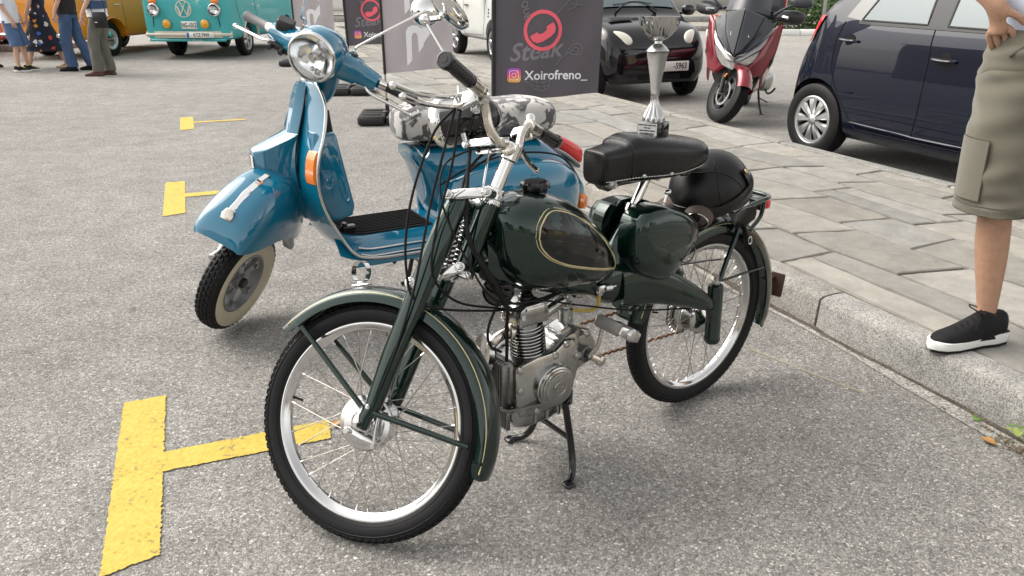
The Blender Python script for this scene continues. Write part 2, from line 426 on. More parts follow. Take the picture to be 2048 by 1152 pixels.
# pavement: mortar bed, kerb stones, slabs, far edge strip
PAV = structure(bpy.data.objects.new("pavement", None)); COL.objects.link(PAV)
AC0, AC1, ACS, ACE, ZP = 2.185, 2.325, 4.24, 4.345, .15
A0, A1 = -3.0, 34.0
def quad_block(name, a0, a1, c0, c1, z0, z1, m, parent, bev=0.0):
    b = B(); b.box(W((a0 + a1) / 2, (c0 + c1) / 2, (z0 + z1) / 2), (a1 - a0, c1 - c0, z1 - z0), np.stack([KD, NR * -1, arr((0, 0, 1))], 1), bev)
    return b.build(name, m, parent, 30)
quad_block("mortar_bed", A0 - 30, 90, AC1 - .06, ACE - .02, 0.001, ZP - .010, "mortar", PAV)
al = A0; first = True
seq = [2.11 + i * 1.02 for i in range(-5, 31)]
for a, b_ in zip(seq[:-1], seq[1:]):
    bb = B(); g = .006
    nseg = 14; rows = []
    ph = random.random() * 9
    for i in range(nseg + 1):
        t = i / nseg; s_ = a + g + (b_ - a - 2 * g) * t
        e = .012 * (1 if i in (0, nseg) else 0)
        w = .004 * math.sin(5 * s_ + ph) + random.uniform(-.003, .003)
        rows.append([W(s_, AC0 + .012 + e * .4 + w * .4, -.03), W(s_, AC0 + .014 + w + e * .5, .06), W(s_, AC0 + .018 + w + e * .5, .122), W(s_, AC0 + .025 + w, .138 - e * .4 + w * .4), W(s_, AC0 + .044, .147 - e * .3 + w * .5), W(s_, AC0 + .10, ZP + .001 + w * .4 - e * .3), W(s_, AC1 + random.uniform(-.004, .004), ZP - .001 + w * .4 - e * .3), W(s_, AC1, .02)])
    bb.sheet(rows); bb.loft([rows[0]], cap=True) if False else None
    bb.add(rows[0], [tuple(range(8))]); bb.add(rows[-1], [tuple(range(8))[::-1]])
    bb.build("kerb_stone", "kerb_concrete", PAV, 50)
# far edge strip of the pavement
for a in np.arange(A0, A1, 1.55):
    quad_block("edge_stone", a + .005, a + 1.545, ACS + .012, ACE, -.02, ZP + .004, "kerb_concrete", PAV, .008)
# gutter: old concrete smeared along the kerb foot, uneven front line
g = []
for a in np.arange(-4, 34, .12):
    w = .036 + .012 * math.sin(a * 1.7) + .009 * math.sin(a * 5.1 + 1) + random.uniform(-.008, .008)
    g.append([W(a, AC0 - w, .0035), W(a, AC0 - w * .55, .0055), W(a, AC0 - .01, .008), W(a, AC0 + .03, .016)])
structure(B().sheet(g).build("gutter", "gutter_concrete"))
stone_material("gutter_dirt", (.085, .075, .062), .4, 14, 0, speck=.5)
g = []
for a in np.arange(-4, 34, .06):
    w = max(.003, .010 + .007 * math.sin(a * 3.1) + .005 * math.sin(a * 9.7 + 2) + random.uniform(-.003, .003)); g.append([W(a, AC0 + .004 - w, .0115), W(a, AC0 + .012, .0135), W(a, AC0 + .03, .022)])
structure(B().sheet(g).build("gutter_joint", "gutter_dirt"))

# slabs: rows parallel to the kerb, irregular joints
rows = [AC1 + .008, 2.66, 3.02, 3.36, 3.66, 3.94, ACS]
rows_f = []
for i, r0 in enumerate(rows):
    ph = random.random() * 6; amp = 0 if i in (0, len(rows) - 1) else .035
    rows_f.append(lambda a, r0=r0, ph=ph, amp=amp: r0 + amp * math.sin(a * 1.9 + ph) + amp * .6 * math.sin(a * 4.3 + 2 * ph))
cuts0 = {0: [1.15, 1.92, 2.28, 3.02]}
cnt = 0
for i in range(len(rows) - 1):
    a = A0 + random.uniform(0, .4); cuts = []
    while a < A1 - 2:
        cuts.append((a, random.uniform(-.05, .05))); a += random.choice([.46, .6, .7, .82, .98]) * random.uniform(.9, 1.1)
    for (a, s0), (b_, s1) in zip(cuts[:-1], cuts[1:]):
        f0, f1 = rows_f[i], rows_f[i + 1]
        split = random.random() < .16 and b_ - a > .5
        cells = [(0., 1.)] if not split else [(0., .5), (.5, 1.)]
        for (u0, u1) in cells:
            def P(t, u):
                aa = a + s0 * (1 - 2 * u) + (b_ - a + (s1 - s0) * (1 - 2 * u)) * t
                c0, c1 = f0(aa), f1(aa); return arr((aa, c0 + (c1 - c0) * u))
            out = [P(t, u0) for t in np.linspace(0, 1, 9)[:-1]] + [P(1, u) for u in np.linspace(u0, u1, 4)[:-1]] + [P(t, u1) for t in np.linspace(1, 0, 9)[:-1]] + [P(0, u) for u in np.linspace(u1, u0, 4)[:-1]]
            c = sum(out) / len(out); gap = random.uniform(.008, .014)
            pts = []
            for p in out:
                d = c - p; d = d / np.maximum(np.abs(d), 1e-6)  # sign-ish
                pts.append(p + np.clip(c - p, -gap, gap) + rng.uniform(-.0055, .0055, 2))
            h = random.uniform(-.003, .0035); tx, ty = random.uniform(-.004, .004), random.uniform(-.004, .004)
            zz = lambda p, dz: ZP + h + tx * (p[0] - c[0]) + ty * (p[1] - c[1]) + dz
            ring0 = [W(p[0], p[1], ZP - .03) for p in pts]; ring1 = [W(p[0], p[1], zz(p, -.006)) for p in pts]
            q2 = [p + (c - p) * .02 for p in pts]; ring2 = [W(p[0], p[1], zz(p, -.001)) for p in q2]
            bb = B(); bb.loft([ring0, ring1, ring2], cap=True); bb.build("slab", "slab_stone", PAV, 25); cnt += 1
print("slabs", cnt)

# yellow parking marks: T shapes with crumbling edges
def yellow_material():
    m = mat("yellow_paint", (.62, .45, .045), .7, spec=.3); N, L, b = nodes(m)
    geo = N.new("ShaderNodeNewGeometry")
    n1 = N.new("ShaderNodeTexNoise"); n1.inputs["Scale"].default_value = 70; n1.inputs["Detail"].default_value = 4; L.new(geo.outputs["Position"], n1.inputs["Vector"])
    n2 = N.new("ShaderNodeTexNoise"); n2.inputs["Scale"].default_value = 9; n2.inputs["Detail"].default_value = 4; L.new(geo.outputs["Position"], n2.inputs["Vector"])
    ad = N.new("ShaderNodeMath"); ad.operation = 'MULTIPLY_ADD'; ad.inputs[1].default_value = .45; L.new(n2.outputs[0], ad.inputs[0]); L.new(n1.outputs[0], ad.inputs[2])
    r = N.new("ShaderNodeValToRGB"); e = r.color_ramp.elements; e[0].position = .495; e[0].color = (.20, .17, .09, 1); e[1].position = .565; e[1].color = (.42, .315, .055, 1)
    q = e.new(.85); q.color = (.50, .38, .08, 1); L.new(ad.outputs[0], r.inputs[0]); L.new(r.outputs[0], b.inputs["Base Color"])
    v = N.new("ShaderNodeTexVoronoi"); v.inputs["Scale"].default_value = 85; L.new(geo.outputs["Position"], v.inputs["Vector"])
    bp = N.new("ShaderNodeBump"); bp.inputs["Strength"].default_value = .4; bp.inputs["Distance"].default_value = .003; bp.invert = True
    L.new(v.outputs["Distance"], bp.inputs["Height"]); L.new(bp.outputs[0], b.inputs["Normal"])
yellow_material()
def ragged(pts, step=.005, amp=.003):
    out = []
    for p, q in zip(pts, pts[1:] + pts[:1]):
        p, q = arr(p), arr(q); d = q - p; n = max(1, int(np.linalg.norm(d) / step)); nn = unit((-d[1], d[0]))
        for i in range(n): out.append(p + d * i / n + nn * random.gauss(0, amp * .6))
    return out
def marking(poly, z):
    pts = ragged([arr(p) for p in poly]); me = bpy.data.meshes.new("parking_marking")
    me.from_pydata([tuple(W(p[0], p[1], z)) for p in pts], [], [tuple(range(len(pts)))]); me.materials.append(MAT["yellow_paint"]); structure(obj("parking_marking", me))
for ti, (a0, a1, c0, c1, s0, s1, ce) in enumerate([(1.66, 2.53, -.375, -.245, 2.06, 2.165, .235), (4.89, 5.81, -.30, -.17, 5.33, 5.43, .30), (8.07, 8.90, -.205, -.075, 8.48, 8.56, .43), (11.4, 12.2, -.14, -.02, 11.75, 11.83, .5)][:3]):
    marking([(a0, c0), (a0 + .03, c1), (s0, c1), (s0 - .01, ce), (s1 - .005, ce + .01), (s1, c1), (a1, c1), (a1, c0)], .004)
# ------------------------------------------------------------------ the green moped
MO = thing("moped", "dark green vintage moped with cream pinstripes, spoked wheels and a black sprung saddle", "moped", (.602, 2.243, 0), 216.0)
RAKE, STEER = R(27.63), R(-57.3)
AX = arr((-math.sin(RAKE), 0, math.cos(RAKE))); AP = arr((.816, 0, .8))
def rot_about(p, o, ax, a):
    v = arr(p) - o; return o + v * math.cos(a) + np.cross(ax, v) * math.sin(a) + ax * (ax @ v) * (1 - math.cos(a))
def st(p): return rot_about(p, AP, AX, STEER)
def stb(p): return rot_about(p, AP, AX, STEER - R(9))
RW, RR = .303, .248          # tyre and rim radius
YAX = (0, 1, 0)
def arc_pts(c, r, a0, a1, n): return [(c[0] + r * math.cos(R(a)), c[1] + r * math.sin(R(a))) for a in np.linspace(a0, a1, n)]

def spoked_wheel(c, xf, name, hub):
    w = bpy.data.objects.new(name, None); COL.objects.link(w); w.parent = MO
    c = arr(c); mo = lambda: B(xf)
    # tyre: closed profile (radius, axial)
    t = .029
    prof = [(RR - .002, -.017), (RR + .010, -.024), (RR + .025, -t), (RR + .038, -.026), (RR + .047, -.018), (RW - .004, -.009), (RW - .002, 0), (RW - .004, .009), (RR + .047, .018), (RR + .038, .026), (RR + .025, t), (RR + .010, .024), (RR - .002, .017)]
    ty = mo().lathe(prof, c, YAX, 96).build("tyre", "tyre_side", w, 60)
    # sidewall ribs
    b = mo()
    for s in (-1, 1):
        for r_ in (RR + .009, RR + .034): b.lathe([(r_ - .0012, s * (.0235 if r_ < RR + .02 else .0283)), (r_, s * (.0252 if r_ < RR + .02 else .0294)), (r_ + .0012, s * (.0238 if r_ < RR + .02 else .0272))], c, YAX, 96)
    b.build("sidewall_rib", "tyre_side", w)
    # tread blocks: a zigzag of small lugs over the crown
    b = mo(); n = 92
    for i in range(n):
        for lane, (off, dr, ph) in enumerate(((-.0205, -.0125, 0), (-.0095, -.003, .5), (.0, -.001, 0), (.0095, -.003, .5), (.0205, -.0125, 0))):
            a = 2 * math.pi * (i + ph) / n; rad = arr((math.cos(a), 0, math.sin(a))); tan = arr((-math.sin(a), 0, math.cos(a)))
            tilt = math.atan2(off, .03); nrm = rad * math.cos(tilt) + arr(YAX) * math.sin(tilt); lat = np.cross(nrm, tan)
            b.box(c + rad * (RW + dr) + arr(YAX) * off, (.0145, .0082, .006), np.stack([tan, lat, nrm], 1))
    stuff(b.build("tread", "black_rubber", w, 30))
    # rim
    prof = [(RR + .002, -.0185), (RR - .004, -.0195), (RR - .009, -.0165), (RR - .013, -.010), (RR - .020, -.006), (RR - .021, 0), (RR - .020, .006), (RR - .013, .010), (RR - .009, .0165), (RR - .004, .0195), (RR + .002, .0185)]
    mo().lathe(prof, c, YAX, 96).build("rim", "rim_metal", w, 50)
    nb = mo()
    for i in range(36):
        a = 2 * math.pi * (i + .5) / 36; s = 1 if i % 2 else -1; hr, hy = hub
        back = (1 if (i // 2) % 2 else -1) * R(42)
        p0 = c + arr((hr * math.cos(a + back), s * hy, hr * math.sin(a + back)))
        p1 = c + arr(((RR - .018) * math.cos(a), s * .003, (RR - .018) * math.sin(a)))
        mo().tube([p0, p1], .0013, 5, 1).build("spoke", "spoke_steel", w)
        nb.tube([p1, p1 + unit(p0 - p1) * .014], .0026, 6, 1)
    nb.build("nipples", "chrome_soft", w)["kind"] = "stuff"
    # valve
    a = R(18); mo().tube([c + arr(((RR - .018) * math.cos(a), .0, (RR - .018) * math.sin(a))), c + arr(((RR - .05) * math.cos(a), .004, (RR - .05) * math.sin(a)))], [.004, .003], 8, 1).build("valve", "black_rubber", w)
    return w
FC = arr((1.168, 0, .303))
fw = spoked_wheel(FC, st, "front_wheel", (.052, .03))
rw = spoked_wheel((0, 0, .303), None, "rear_wheel", (.046, .03))
# front hub: polished drum, brake lever
h = B(st)
h.lathe([(0, -.036), (.060, -.036), (.066, -.03), (.066, -.022), (.054, -.016), (.053, -.010), (.057, -.008), (.057, -.004), (.053, -.002), (.053, .002), (.057, .004), (.057, .008), (.053, .010), (.056, .014), (.070, .017), (.072, .021), (.072, .027), (.068, .032), (.056, .035), (.054, .038), (.032, .041), (.026, .047), (.014, .050), (0, .050)], FC, YAX, 40)
h.build("front_hub", "chrome_soft", fw, 30)
b = B(st); b.bolt(FC + arr((0, .050, 0)), YAX, .011, .012).cyl(FC + arr((0, .04, 0)), FC + arr((0, .085, 0)), .006)
b.build("axle_nut", "steel", fw)
b = B(st); p = FC + arr((.042, .050, -.038))
b.prism([(.034, -.006), (.044, -.012), (.04, -.022), (-.03, -.062), (-.04, -.056), (-.036, -.046)], .007, FC + arr((0, .053, 0)), bev=.002)
b.cyl(FC + arr((.036, .047, -.014)), FC + arr((.036, .066, -.014)), .009, bev=.002).tube([FC + arr((-.034, .06, -.055)), FC + arr((-.040, .056, -.015)), FC + arr((-.052, .05, .03))], .004, 8).cyl(FC + arr((-.033, .05, -.054)), FC + arr((-.033, .066, -.054)), .006)
b.build("brake_lever", "chrome_soft", fw)
# rear hub
B().lathe([(0, -.05), (.045, -.05), (.06, -.042), (.062, -.03), (.05, -.024), (.046, .01), (.052, .018), (.053, .026), (.045, .032), (.025, .036), (0, .05)], (0, 0, .303), YAX, 40).build("rear_hub", "chrome_soft", rw, 30)
b = B()
for i in range(9): b.lathe([(.046, -.02 + i * .0042), (.0525, -.0188 + i * .0042), (.0525, -.0176 + i * .0042), (.046, -.0165 + i * .0042)], (0, 0, .303), YAX, 36)
b.build("hub_fins", "aluminium", rw)
b = B(); b.lathe([(.062, -.052), (.072, -.054), (.072, -.050), (.062, -.049)], (0, 0, .303), YAX, 40)
for i in range(30):
    a = 2 * math.pi * i / 30; b.box((.075 * math.cos(a), -.052, .303 + .075 * math.sin(a)), (.008, .003, .006), rotm((0, 1, 0), -math.degrees(a)))
b.build("sprocket", "steel", rw)

# fenders
def fender(c, r0, w, d, a0, a1, xf, name, m, lines=True, lip=.0):
    c = arr(c); n = 56; rows = []
    prof = [(-w, -d), (-w * 1.0, -d * .55), (-w * .93, -d * .22), (-w * .72, -.002), (-w * .4, .004), (0, .0065), (w * .4, .004), (w * .72, -.002), (w * .93, -d * .22), (w * 1.0, -d * .55), (w, -d)]
    def pt(a, y, dr): return c + arr(((r0 + dr) * math.cos(a), y, (r0 + dr) * math.sin(a)))
    for i in range(n + 1):
        t = i / n; a = R(a0 + (a1 - a0) * t)
        e = 1 - .35 * max(0, 1 - min(t, 1 - t) / .03) ** 2
        rows.append([pt(a, y * (1 if .02 < t < .98 else .9), dr * e) for y, dr in prof])
    b = B(xf); b.sheet(rows, .0022, None); f = b.build(name, m, MO, 50)
    if lines:
        lb = B(xf)
        for sg in (1, -1):
            lb.tube([pt(R(a0 + (a1 - a0) * i / n), sg * (w * .955 + .0006), -d * .30) for i in range(1, n)], .0016, 6, 1)
        lb.build("pinstripe", "cream_line", f)
    return f
# cream line sits on the outer shoulder; front fender runs with the wheel
ff = fender(FC, .332, .047, .032, 50, 207, st, "front_fender", "green_paint")
rf = fender((0, 0, .303), .334, .052, .04, 13, 199, None, "rear_fender", "green_paint")
# ring clip (number holder) on the front fender
p0 = FC + arr((0.0, 0, .340)); b = B(st)
b.lathe([(.027, -.008), (.0285, -.008), (.0285, .008), (.027, .008)], p0 + arr((0, 0, .038)), (.35, 1, 0), 36, closed=True)
b.box(p0 + arr((0, 0, .004)), (.05, .022, .004), bev=.002).box(p0 + arr((0, 0, .009)), (.02, .016, .008), bev=.002)
b.build("number_holder", "chrome", MO)
# fender stays
b = B(st)
for s in (1, -1):
    for q in (((1.318, s * .049, .553), (1.155, s * .066, .345)), ((.893, s * .049, .236), (1.125, s * .066, .328))):
        b.tube([q[0], q[1]], .0072, 10, 1)
    b.bolt((.862, s * .050, .196), (0, s, 0), .005, .004)
b.build("fender_stay", "green_paint", MO)

# girder fork: pressed legs, links, spring
for s in (1, -1):
    b = B(st); rings = []
    for (x, z, wx, wy) in ((.868, .826, .020, .015), (.875, .815, .026, .017), (.905, .760, .031, .019), (.955, .668, .031, .019), (1.01, .566, .030, .018), (1.07, .460, .027, .016), (1.125, .348, .022, .014), (1.15, .318, .018, .012), (1.160, .292, .012, .011)):
        d = unit((.868 - 1.165, 0, .826 - .295)); pn = arr((d[2], 0, -d[0])); c = arr((x, s * .060 if z < .75 else s * (.054 + .006 * (z < .8)), z))
        ring = []
        for a in np.linspace(0, 2 * math.pi, 16, endpoint=False):
            ca, sa = math.cos(a), math.sin(a)
            ring.append(c + pn * wx * abs(ca) ** .7 * (1 if ca > 0 else -1) * .98 + arr((0, wy * abs(sa) ** .8 * (1 if sa > 0 else -1), 0)))
        rings.append(ring)
    b.loft(rings); b.build("fork_leg", "green_paint", MO, 40)
    B(st).bolt((1.135, s * .073, .345), (0, s, 0), .007, .005).build("fork_bolt", "chrome_soft", MO)
    b = B(st); b.bolt((.999, s * .079, .632), (0, s, 0), .010, .006)
    b.lathe([(0, .0), (.015, 0), (.015, .003), (.011, .005), (0, .005)], (.999, s * .077, .632), (0, s, 0), 20)
    b.build("fork_bolt", "chrome_soft", MO)
for (zf, xf_, zh, xh, nm) in ((.832, .885, .826, .790, "upper_link"), (.646, .945, .662, .880, "lower_link")):
    for s in (1, -1):
        b = B(st); d = unit((xf_ - xh, 0, zf - zh)); pn = arr((-d[2], 0, d[0])); y = s * (.074 if nm == "upper_link" else .044)
        P = lambda t, w: arr((xh, 0, zh)) + (arr((xf_, 0, zf)) - arr((xh, 0, zh))) * t + pn * w
        o = [(-.01, .010), (.2, .0125), (.8, .0125), (1.06, .008), (1.06, -.008), (.8, -.0125), (.2, -.0125), (-.01, -.010)]
        L_ = math.hypot(xf_ - xh, zf - zh); b.prism([(t * L_, w) for t, w in o], .012, (xh, y, zh), d, pn, bev=.003)
        b.cyl(P(1, 0) + arr((0, y - s * .012, 0)), P(1, 0) + arr((0, y + s * .012, 0)), .012, bev=.002).bolt(P(1, 0) + arr((0, y + s * .011, 0)), (0, s, 0), .0075, .006)
        b.cyl(P(0, 0) + arr((0, y - s * .03, 0)), P(0, 0) + arr((0, y + s * .012, 0)), .013, bev=.002).bolt(P(0, 0) + arr((0, y + s * .011, 0)), (0, s, 0), .009, .007)
        b.build(nm, "chrome_soft", MO)
for (x, z) in ((.885, .832), (.945, .646)): B(st).cyl((x, -.07, z), (x, .07, z), .007).build("fork_spindle", "steel", MO)
b = B(st); q0, q1 = arr((.930, .0, .668)), arr((.884, .0, .806)); d = q1 - q0; u, w_, _ = basis(d); n = 12 * 14
b.tube([q0 + d * (i / n) + .0175 * (math.cos(2 * math.pi * i / 14) * u + math.sin(2 * math.pi * i / 14) * w_) for i in range(n + 1)], .0032, 6, 1)
b.build("fork_spring", "chrome_soft", MO, 60)
b = B(st); b.cyl(q0 - d * .12, q0 + d * .05, .016, n=16, bev=.003).cyl(q1 - d * .05, q1 + d * .1, .016, n=16, bev=.003).cyl(q0, q1, .008); b.build("spring_seat", "black_metal", MO)

# head tube and stem
b = B(); b.tube([AP + AX * -.16, AP + AX * .015], .026, 24, 1); b.build("head_tube", "green_paint", MO)
B(st).cyl(AP + AX * -.178, AP + AX * -.156, .030, .028, 28, .004).build("bearing_cup", "chrome_soft", MO)
b = B(st); b.cyl(AP + AX * .012, AP + AX * .026, .030, n=28, bev=.003).cyl(AP + AX * .027, AP + AX * .042, .027, n=8, bev=.002).cyl(AP + AX * .04, AP + AX * .054, .024, n=28, bev=.002).cyl(AP + AX * .05, AP + AX * .165, .0165, n=28).cyl(AP + AX * .125, AP + AX * .17, .022, .0215, 28, .004)
b.build("steering_stem", "chrome", MO)

# handlebar: deep gull shape, chrome tube
H0 = AP + AX * .150
hb = [(.749, 0, .938), (.752, .018, .938), (.758, .050, .945), (.762, .082, .968), (.760, .100, 1.005), (.756, .122, 1.030), (.752, .150, 1.040), (.746, .31, 1.044)]
path = [(x, -y, z) for x, y, z in hb[::-1]] + hb[1:]
b = B(stb); b.tube(path, .0112, 14, 6); b.cyl(H0 - arr((0, .03, 0)) + arr((0, 0, 0)), H0 + arr((0, .03, 0)), .017, n=24, bev=.003)
b.build("handlebar", "worn_chrome", MO, 50)
for s in (1, -1):
    b = B(stb); o = arr((.7505, s * .192, 1.0415)); d = arr((-.0045, s * .118, .0025)); L_ = np.linalg.norm(d); d = d / L_
    prof = [(.0118, 0), (.0165, .0), (.0172, .006), (.0150, .010)]
    for i in range(9): x = .014 + i * .0098; prof += [(.0150, x), (.0166, x + .0024), (.0166, x + .0064), (.0150, x + .0088)]
    prof += [(.0168, .106), (.0196, .108), (.0200, .118), (.0185, .1235), (.0150, .124), (.0145, .1225), (.0085, .1225), (.008, .1238), (0, .1238)]
    b.lathe(prof, o, d, 24); b.build("grip", "black_gloss", MO, 30)
    b = B(stb); b.cyl(o - d * .045, o, .0158, n=24, bev=.002).cyl(o - d * .06, o - d * .042, .0175, n=24, bev=.003); b.bolt(o - d * .05 + arr((0, 0, .016)), (0, 0, 1), .004, .004); b.build("grip_sleeve", "worn_chrome", MO)
# left: two levers in one bracket; right: one lever
def lever(path, m="chrome", r=(.0075, .0080, .0075, .0082, .0095), flat=.62): return B(stb).tube(path, list(r), 10, 5, flat=flat).ball(path[-1], .0090, 10, 8).build("hand_lever", m, MO)
lever([(.772, .145, 1.030), (.800, .160, 1.030), (.822, .190, 1.022), (.850, .255, 1.012), (.866, .325, 1.010)])
lever([(.770, .150, 1.018), (.800, .162, 1.004), (.822, .185, 1.000), (.842, .25, .990), (.852, .31, .988)])
b = B(stb); b.prism([(-.012, -.014), (.042, -.028), (.05, -.012), (.042, .012), (-.012, .014)], .016, (.765, .152, 1.024), (1, 0, 0), (0, 0, 1), bev=.003); b.cyl((.8, .152, .998), (.8, .152, 1.055), .006); b.build("lever_bracket", "chrome_soft", MO)
b = B(stb)
for yy in (.118, .130): b.lathe([(.010, -.005), (.0165, -.005), (.0165, .005), (.010, .005)], (.757, yy, 1.027), (0, .9, .4), 20, closed=True); b.box((.775, yy, 1.012), (.016, .008, .03), bev=.002)
b.bolt((.776, .136, 1.012), (0, 1, 0), .006, .006); b.build("mirror_clamp", "chrome_soft", MO)
lever([(.770, -.145, 1.03), (.795, -.165, 1.022), (.808, -.20, 1.008), (.812, -.25, .985), (.806, -.30, .968)])
b = B(stb); b.prism([(-.014, -.018), (.04, -.022), (.046, .0), (.034, .016), (-.012, .018)], .024, (.765, -.152, 1.028), bev=.004); b.cyl((.757, -.16, 1.045), (.757, -.16, 1.078), .013, n=16, bev=.004); b.build("lever_bracket", "chrome", MO)
# mirror: long stem to a round chrome-backed mirror (held at the left clamp)
MDM = (-.657, -.332, .677)
mb = arr((.778, .128, 1.02)); mc = arr((.862, .190, 1.215)); mq = arr((.82, .15, 1.25))
b = B(stb); b.tube([mb + arr((0, 0, -.01)), mb + arr((.01, .0, .03)), mb + (mc - mb) * .55, mc], .0042, 10, 5); b.ball(mc, .013); b.tube([mc, mc + (mq - mc) * .6 + arr((0, 0, -.012)), mq - unit(MDM) * .02], .007, 8, 4); b.build("mirror_stem", "chrome", MO)
dm = unit(MDM); b = B(stb); b.lathe([(0, -.022), (.02, -.021), (.042, -.016), (.056, -.008), (.060, .002), (.061, .006), (.058, .008), (.057, .005)], mq, dm, 36); mr = b.build("mirror_shell", "chrome", MO, 60)
B(stb).lathe([(.057, .005), (0, .005)], mq, dm, 36).build("mirror_glass", "mirror", mr)

# headlamp: black shell with chrome rim, brackets
hc = arr((.772, 0, 1.030)); hd = unit((.165, 0, .012))
b = B(stb); b.lathe([(0, 0), (.018, .002), (.034, .012), (.047, .032), (.055, .060), (.059, .095), (.060, .138)], hc, hd, 40); hl = b.build("headlamp_shell", "black_gloss", MO, 60)
B(stb).lathe([(.060, .136), (.0635, .138), (.0655, .146), (.0655, .158), (.062, .166), (.057, .166)], hc, hd, 40).build("headlamp_rim", "chrome", hl, 50)
B(stb).lathe([(.058, .160), (.05, .169), (.03, .176), (0, .179)], hc, hd, 36).build("headlamp_glass", "clear_lens", hl, 60)
B(stb).lathe([(.058, .158), (.04, .13), (.018, .11), (0, .105)], hc, hd, 36).build("headlamp_reflector", "chrome", hl, 60)
b = B(stb)
for s in (1, -1): b.prism([(-.02, .006), (.03, .010), (.10, .009), (.108, .0), (.10, -.009), (.03, -.010), (-.02, -.007)], .004, (.755, s * .034, .952), (1, 0, .1), (-.1, 0, 1), bev=.001).tube([(.85, s * .034, .955), (.852, s * .045, .985)], .006, 8, 1)
b.bolt((.85, .037, .956), (0, 1, 0), .009, .007); b.build("headlamp_bracket", "chrome_soft", MO)
# speedometer drive rod down the front of the stem
b = B(stb); b.tube([(.765, .112, 1.028), (.800, .03, 1.030), (.815, -.035, 1.02)], .0055, 8, 4).cyl((.815, -.035, 1.0), (.815, -.035, 1.03), .007, n=12).cyl((.818, -.037, .975), (.816, -.035, 1.005), .009, n=12)
b.tube([(.818, -.037, .98), (.84, -.02, .85), (.87, .0, .70)], .0028, 8, 3); b.build("steady_rod", "chrome_soft", MO)

# tank
TK = [(.812, 0, .735, .030, .055, .060, 2.4), (.800, 0, .728, .058, .078, .085, 2.5), (.77, 0, .715, .088, .104, .108, 2.6), (.72, 0, .702, .108, .126, .124, 2.5), (.65, 0, .686, .118, .132, .126, 2.4), (.57, 0, .664, .114, .117, .114, 2.4), (.505, 0, .634, .098, .089, .096, 2.4), (.452, 0, .603, .072, .06, .066, 2.4), (.42, 0, .585, .042, .032, .036, 2.2), (.408, 0, .578, .012, .01, .012, 2)]
def tank_y(x, z):
    q = [interp([r_[0] for r_ in TK[::-1]], [r_[i] for r_ in TK[::-1]], x) for i in range(7)]
    hz = q[4] if z > q[2] else q[5]; t = min(.999, abs(z - q[2]) / hz); return q[3] * (1 - t ** q[6]) ** (1 / q[6])
b = B(); b.loft(xloft(TK, 40, 5)); tank = b.build("fuel_tank", "green_paint", MO, 60)
# knee panels: dark teardrop with double cream line
tear = [(0.736, 0.735), (0.728, 0.765), (0.702, 0.788), (0.665, 0.79), (0.612, 0.768), (0.559, 0.73), (0.506, 0.68), (0.463, 0.628), (0.44, 0.59), (0.495, 0.604), (0.58, 0.63), (0.654, 0.655), (0.702, 0.68), (0.728, 0.708)]
P2 = spline([arr(p) for p in tear + tear[:1]], 6)[:-1]; cen = sum(P2) / len(P2)
for s in (1, -1):
    g = []
    for f in np.linspace(0, 1, 9):
        g.append([arr((q[0], s * (tank_y(*q) + .0016), q[1])) for q in [cen + (p - cen) * f for p in P2 + P2[:1]]])
    B().sheet(g).build("knee_panel", "dark_green_paint", tank, 60)
    b = B()
    for off in (.0, .07):
        lp = [cen + (p - cen) * (1 + off) for p in P2 + P2[:2]]
        b.tube([arr((q[0], s * (tank_y(*q) + .0010), q[1])) for q in lp], .0020 if off == 0 else .0012, 6, 1)
    b.build("pinstripe", "cream_line", tank, 60)
b = B(); cp = arr((.672, 0, .814)); b.cyl(cp, cp + arr((0, 0, .014)), .03, .028, 24, .003); n = 40; pr = []
for z, rr in ((.012, .031), (.018, .036), (.030, .036), (.035, .031), (.036, .0)):
    pr.append([cp + arr(((rr + (.0022 * math.cos(10 * a) if rr > .02 else 0)) * math.cos(a), (rr + (.0022 * math.cos(10 * a) if rr > .02 else 0)) * math.sin(a), z)) for a in np.linspace(0, 2 * math.pi, n, endpoint=False)])
b.loft(pr, cap=False); b.build("fuel_cap", "black_gloss", tank, 40)

# pressed-steel backbone: under the tank, seat mast, rear arms
b = B(); b.loft(xloft([(.835, 0, .69, .026, .05, .07, 3), (.78, 0, .64, .034, .05, .05, 3), (.70, 0, .597, .04, .04, .034, 3), (.60, 0, .562, .046, .034, .032, 3), (.50, 0, .536, .05, .036, .034, 3), (.44, 0, .528, .055, .055, .066, 3), (.38, 0, .528, .056, .06, .066, 3), (.32, 0, .518, .055, .05, .055, 3), (.27, 0, .500, .055, .045, .05, 3)], 28, 4))
b.build("frame_backbone", "green_paint", MO, 50)
for x, y, z in ((.60, .046, .535), (.70, .04, .575)): B().cyl((x, y, z), (x, y + .01, z), .008).bolt((x, y + .009, z), (0, 1, 0), .007, .005).build("frame_bolt", "steel", MO)
b = B(); b.tube([(.395, 0, .56), (.372, 0, .625), (.345, 0, .680), (.322, 0, .722)], [.045, .030, .022, .020], 24, 6); b.build("seat_mast", "green_paint", MO, 60)
b = B(); b.cyl((.330, 0, .708), (.318, 0, .730), .0235, n=24, bev=.003).tube([(.325, 0, .715), (.268, 0, .815)], .0135, 20, 1).box((.338, .03, .722), (.012, .03, .014), bev=.003); b.build("seat_post", "chrome", MO)
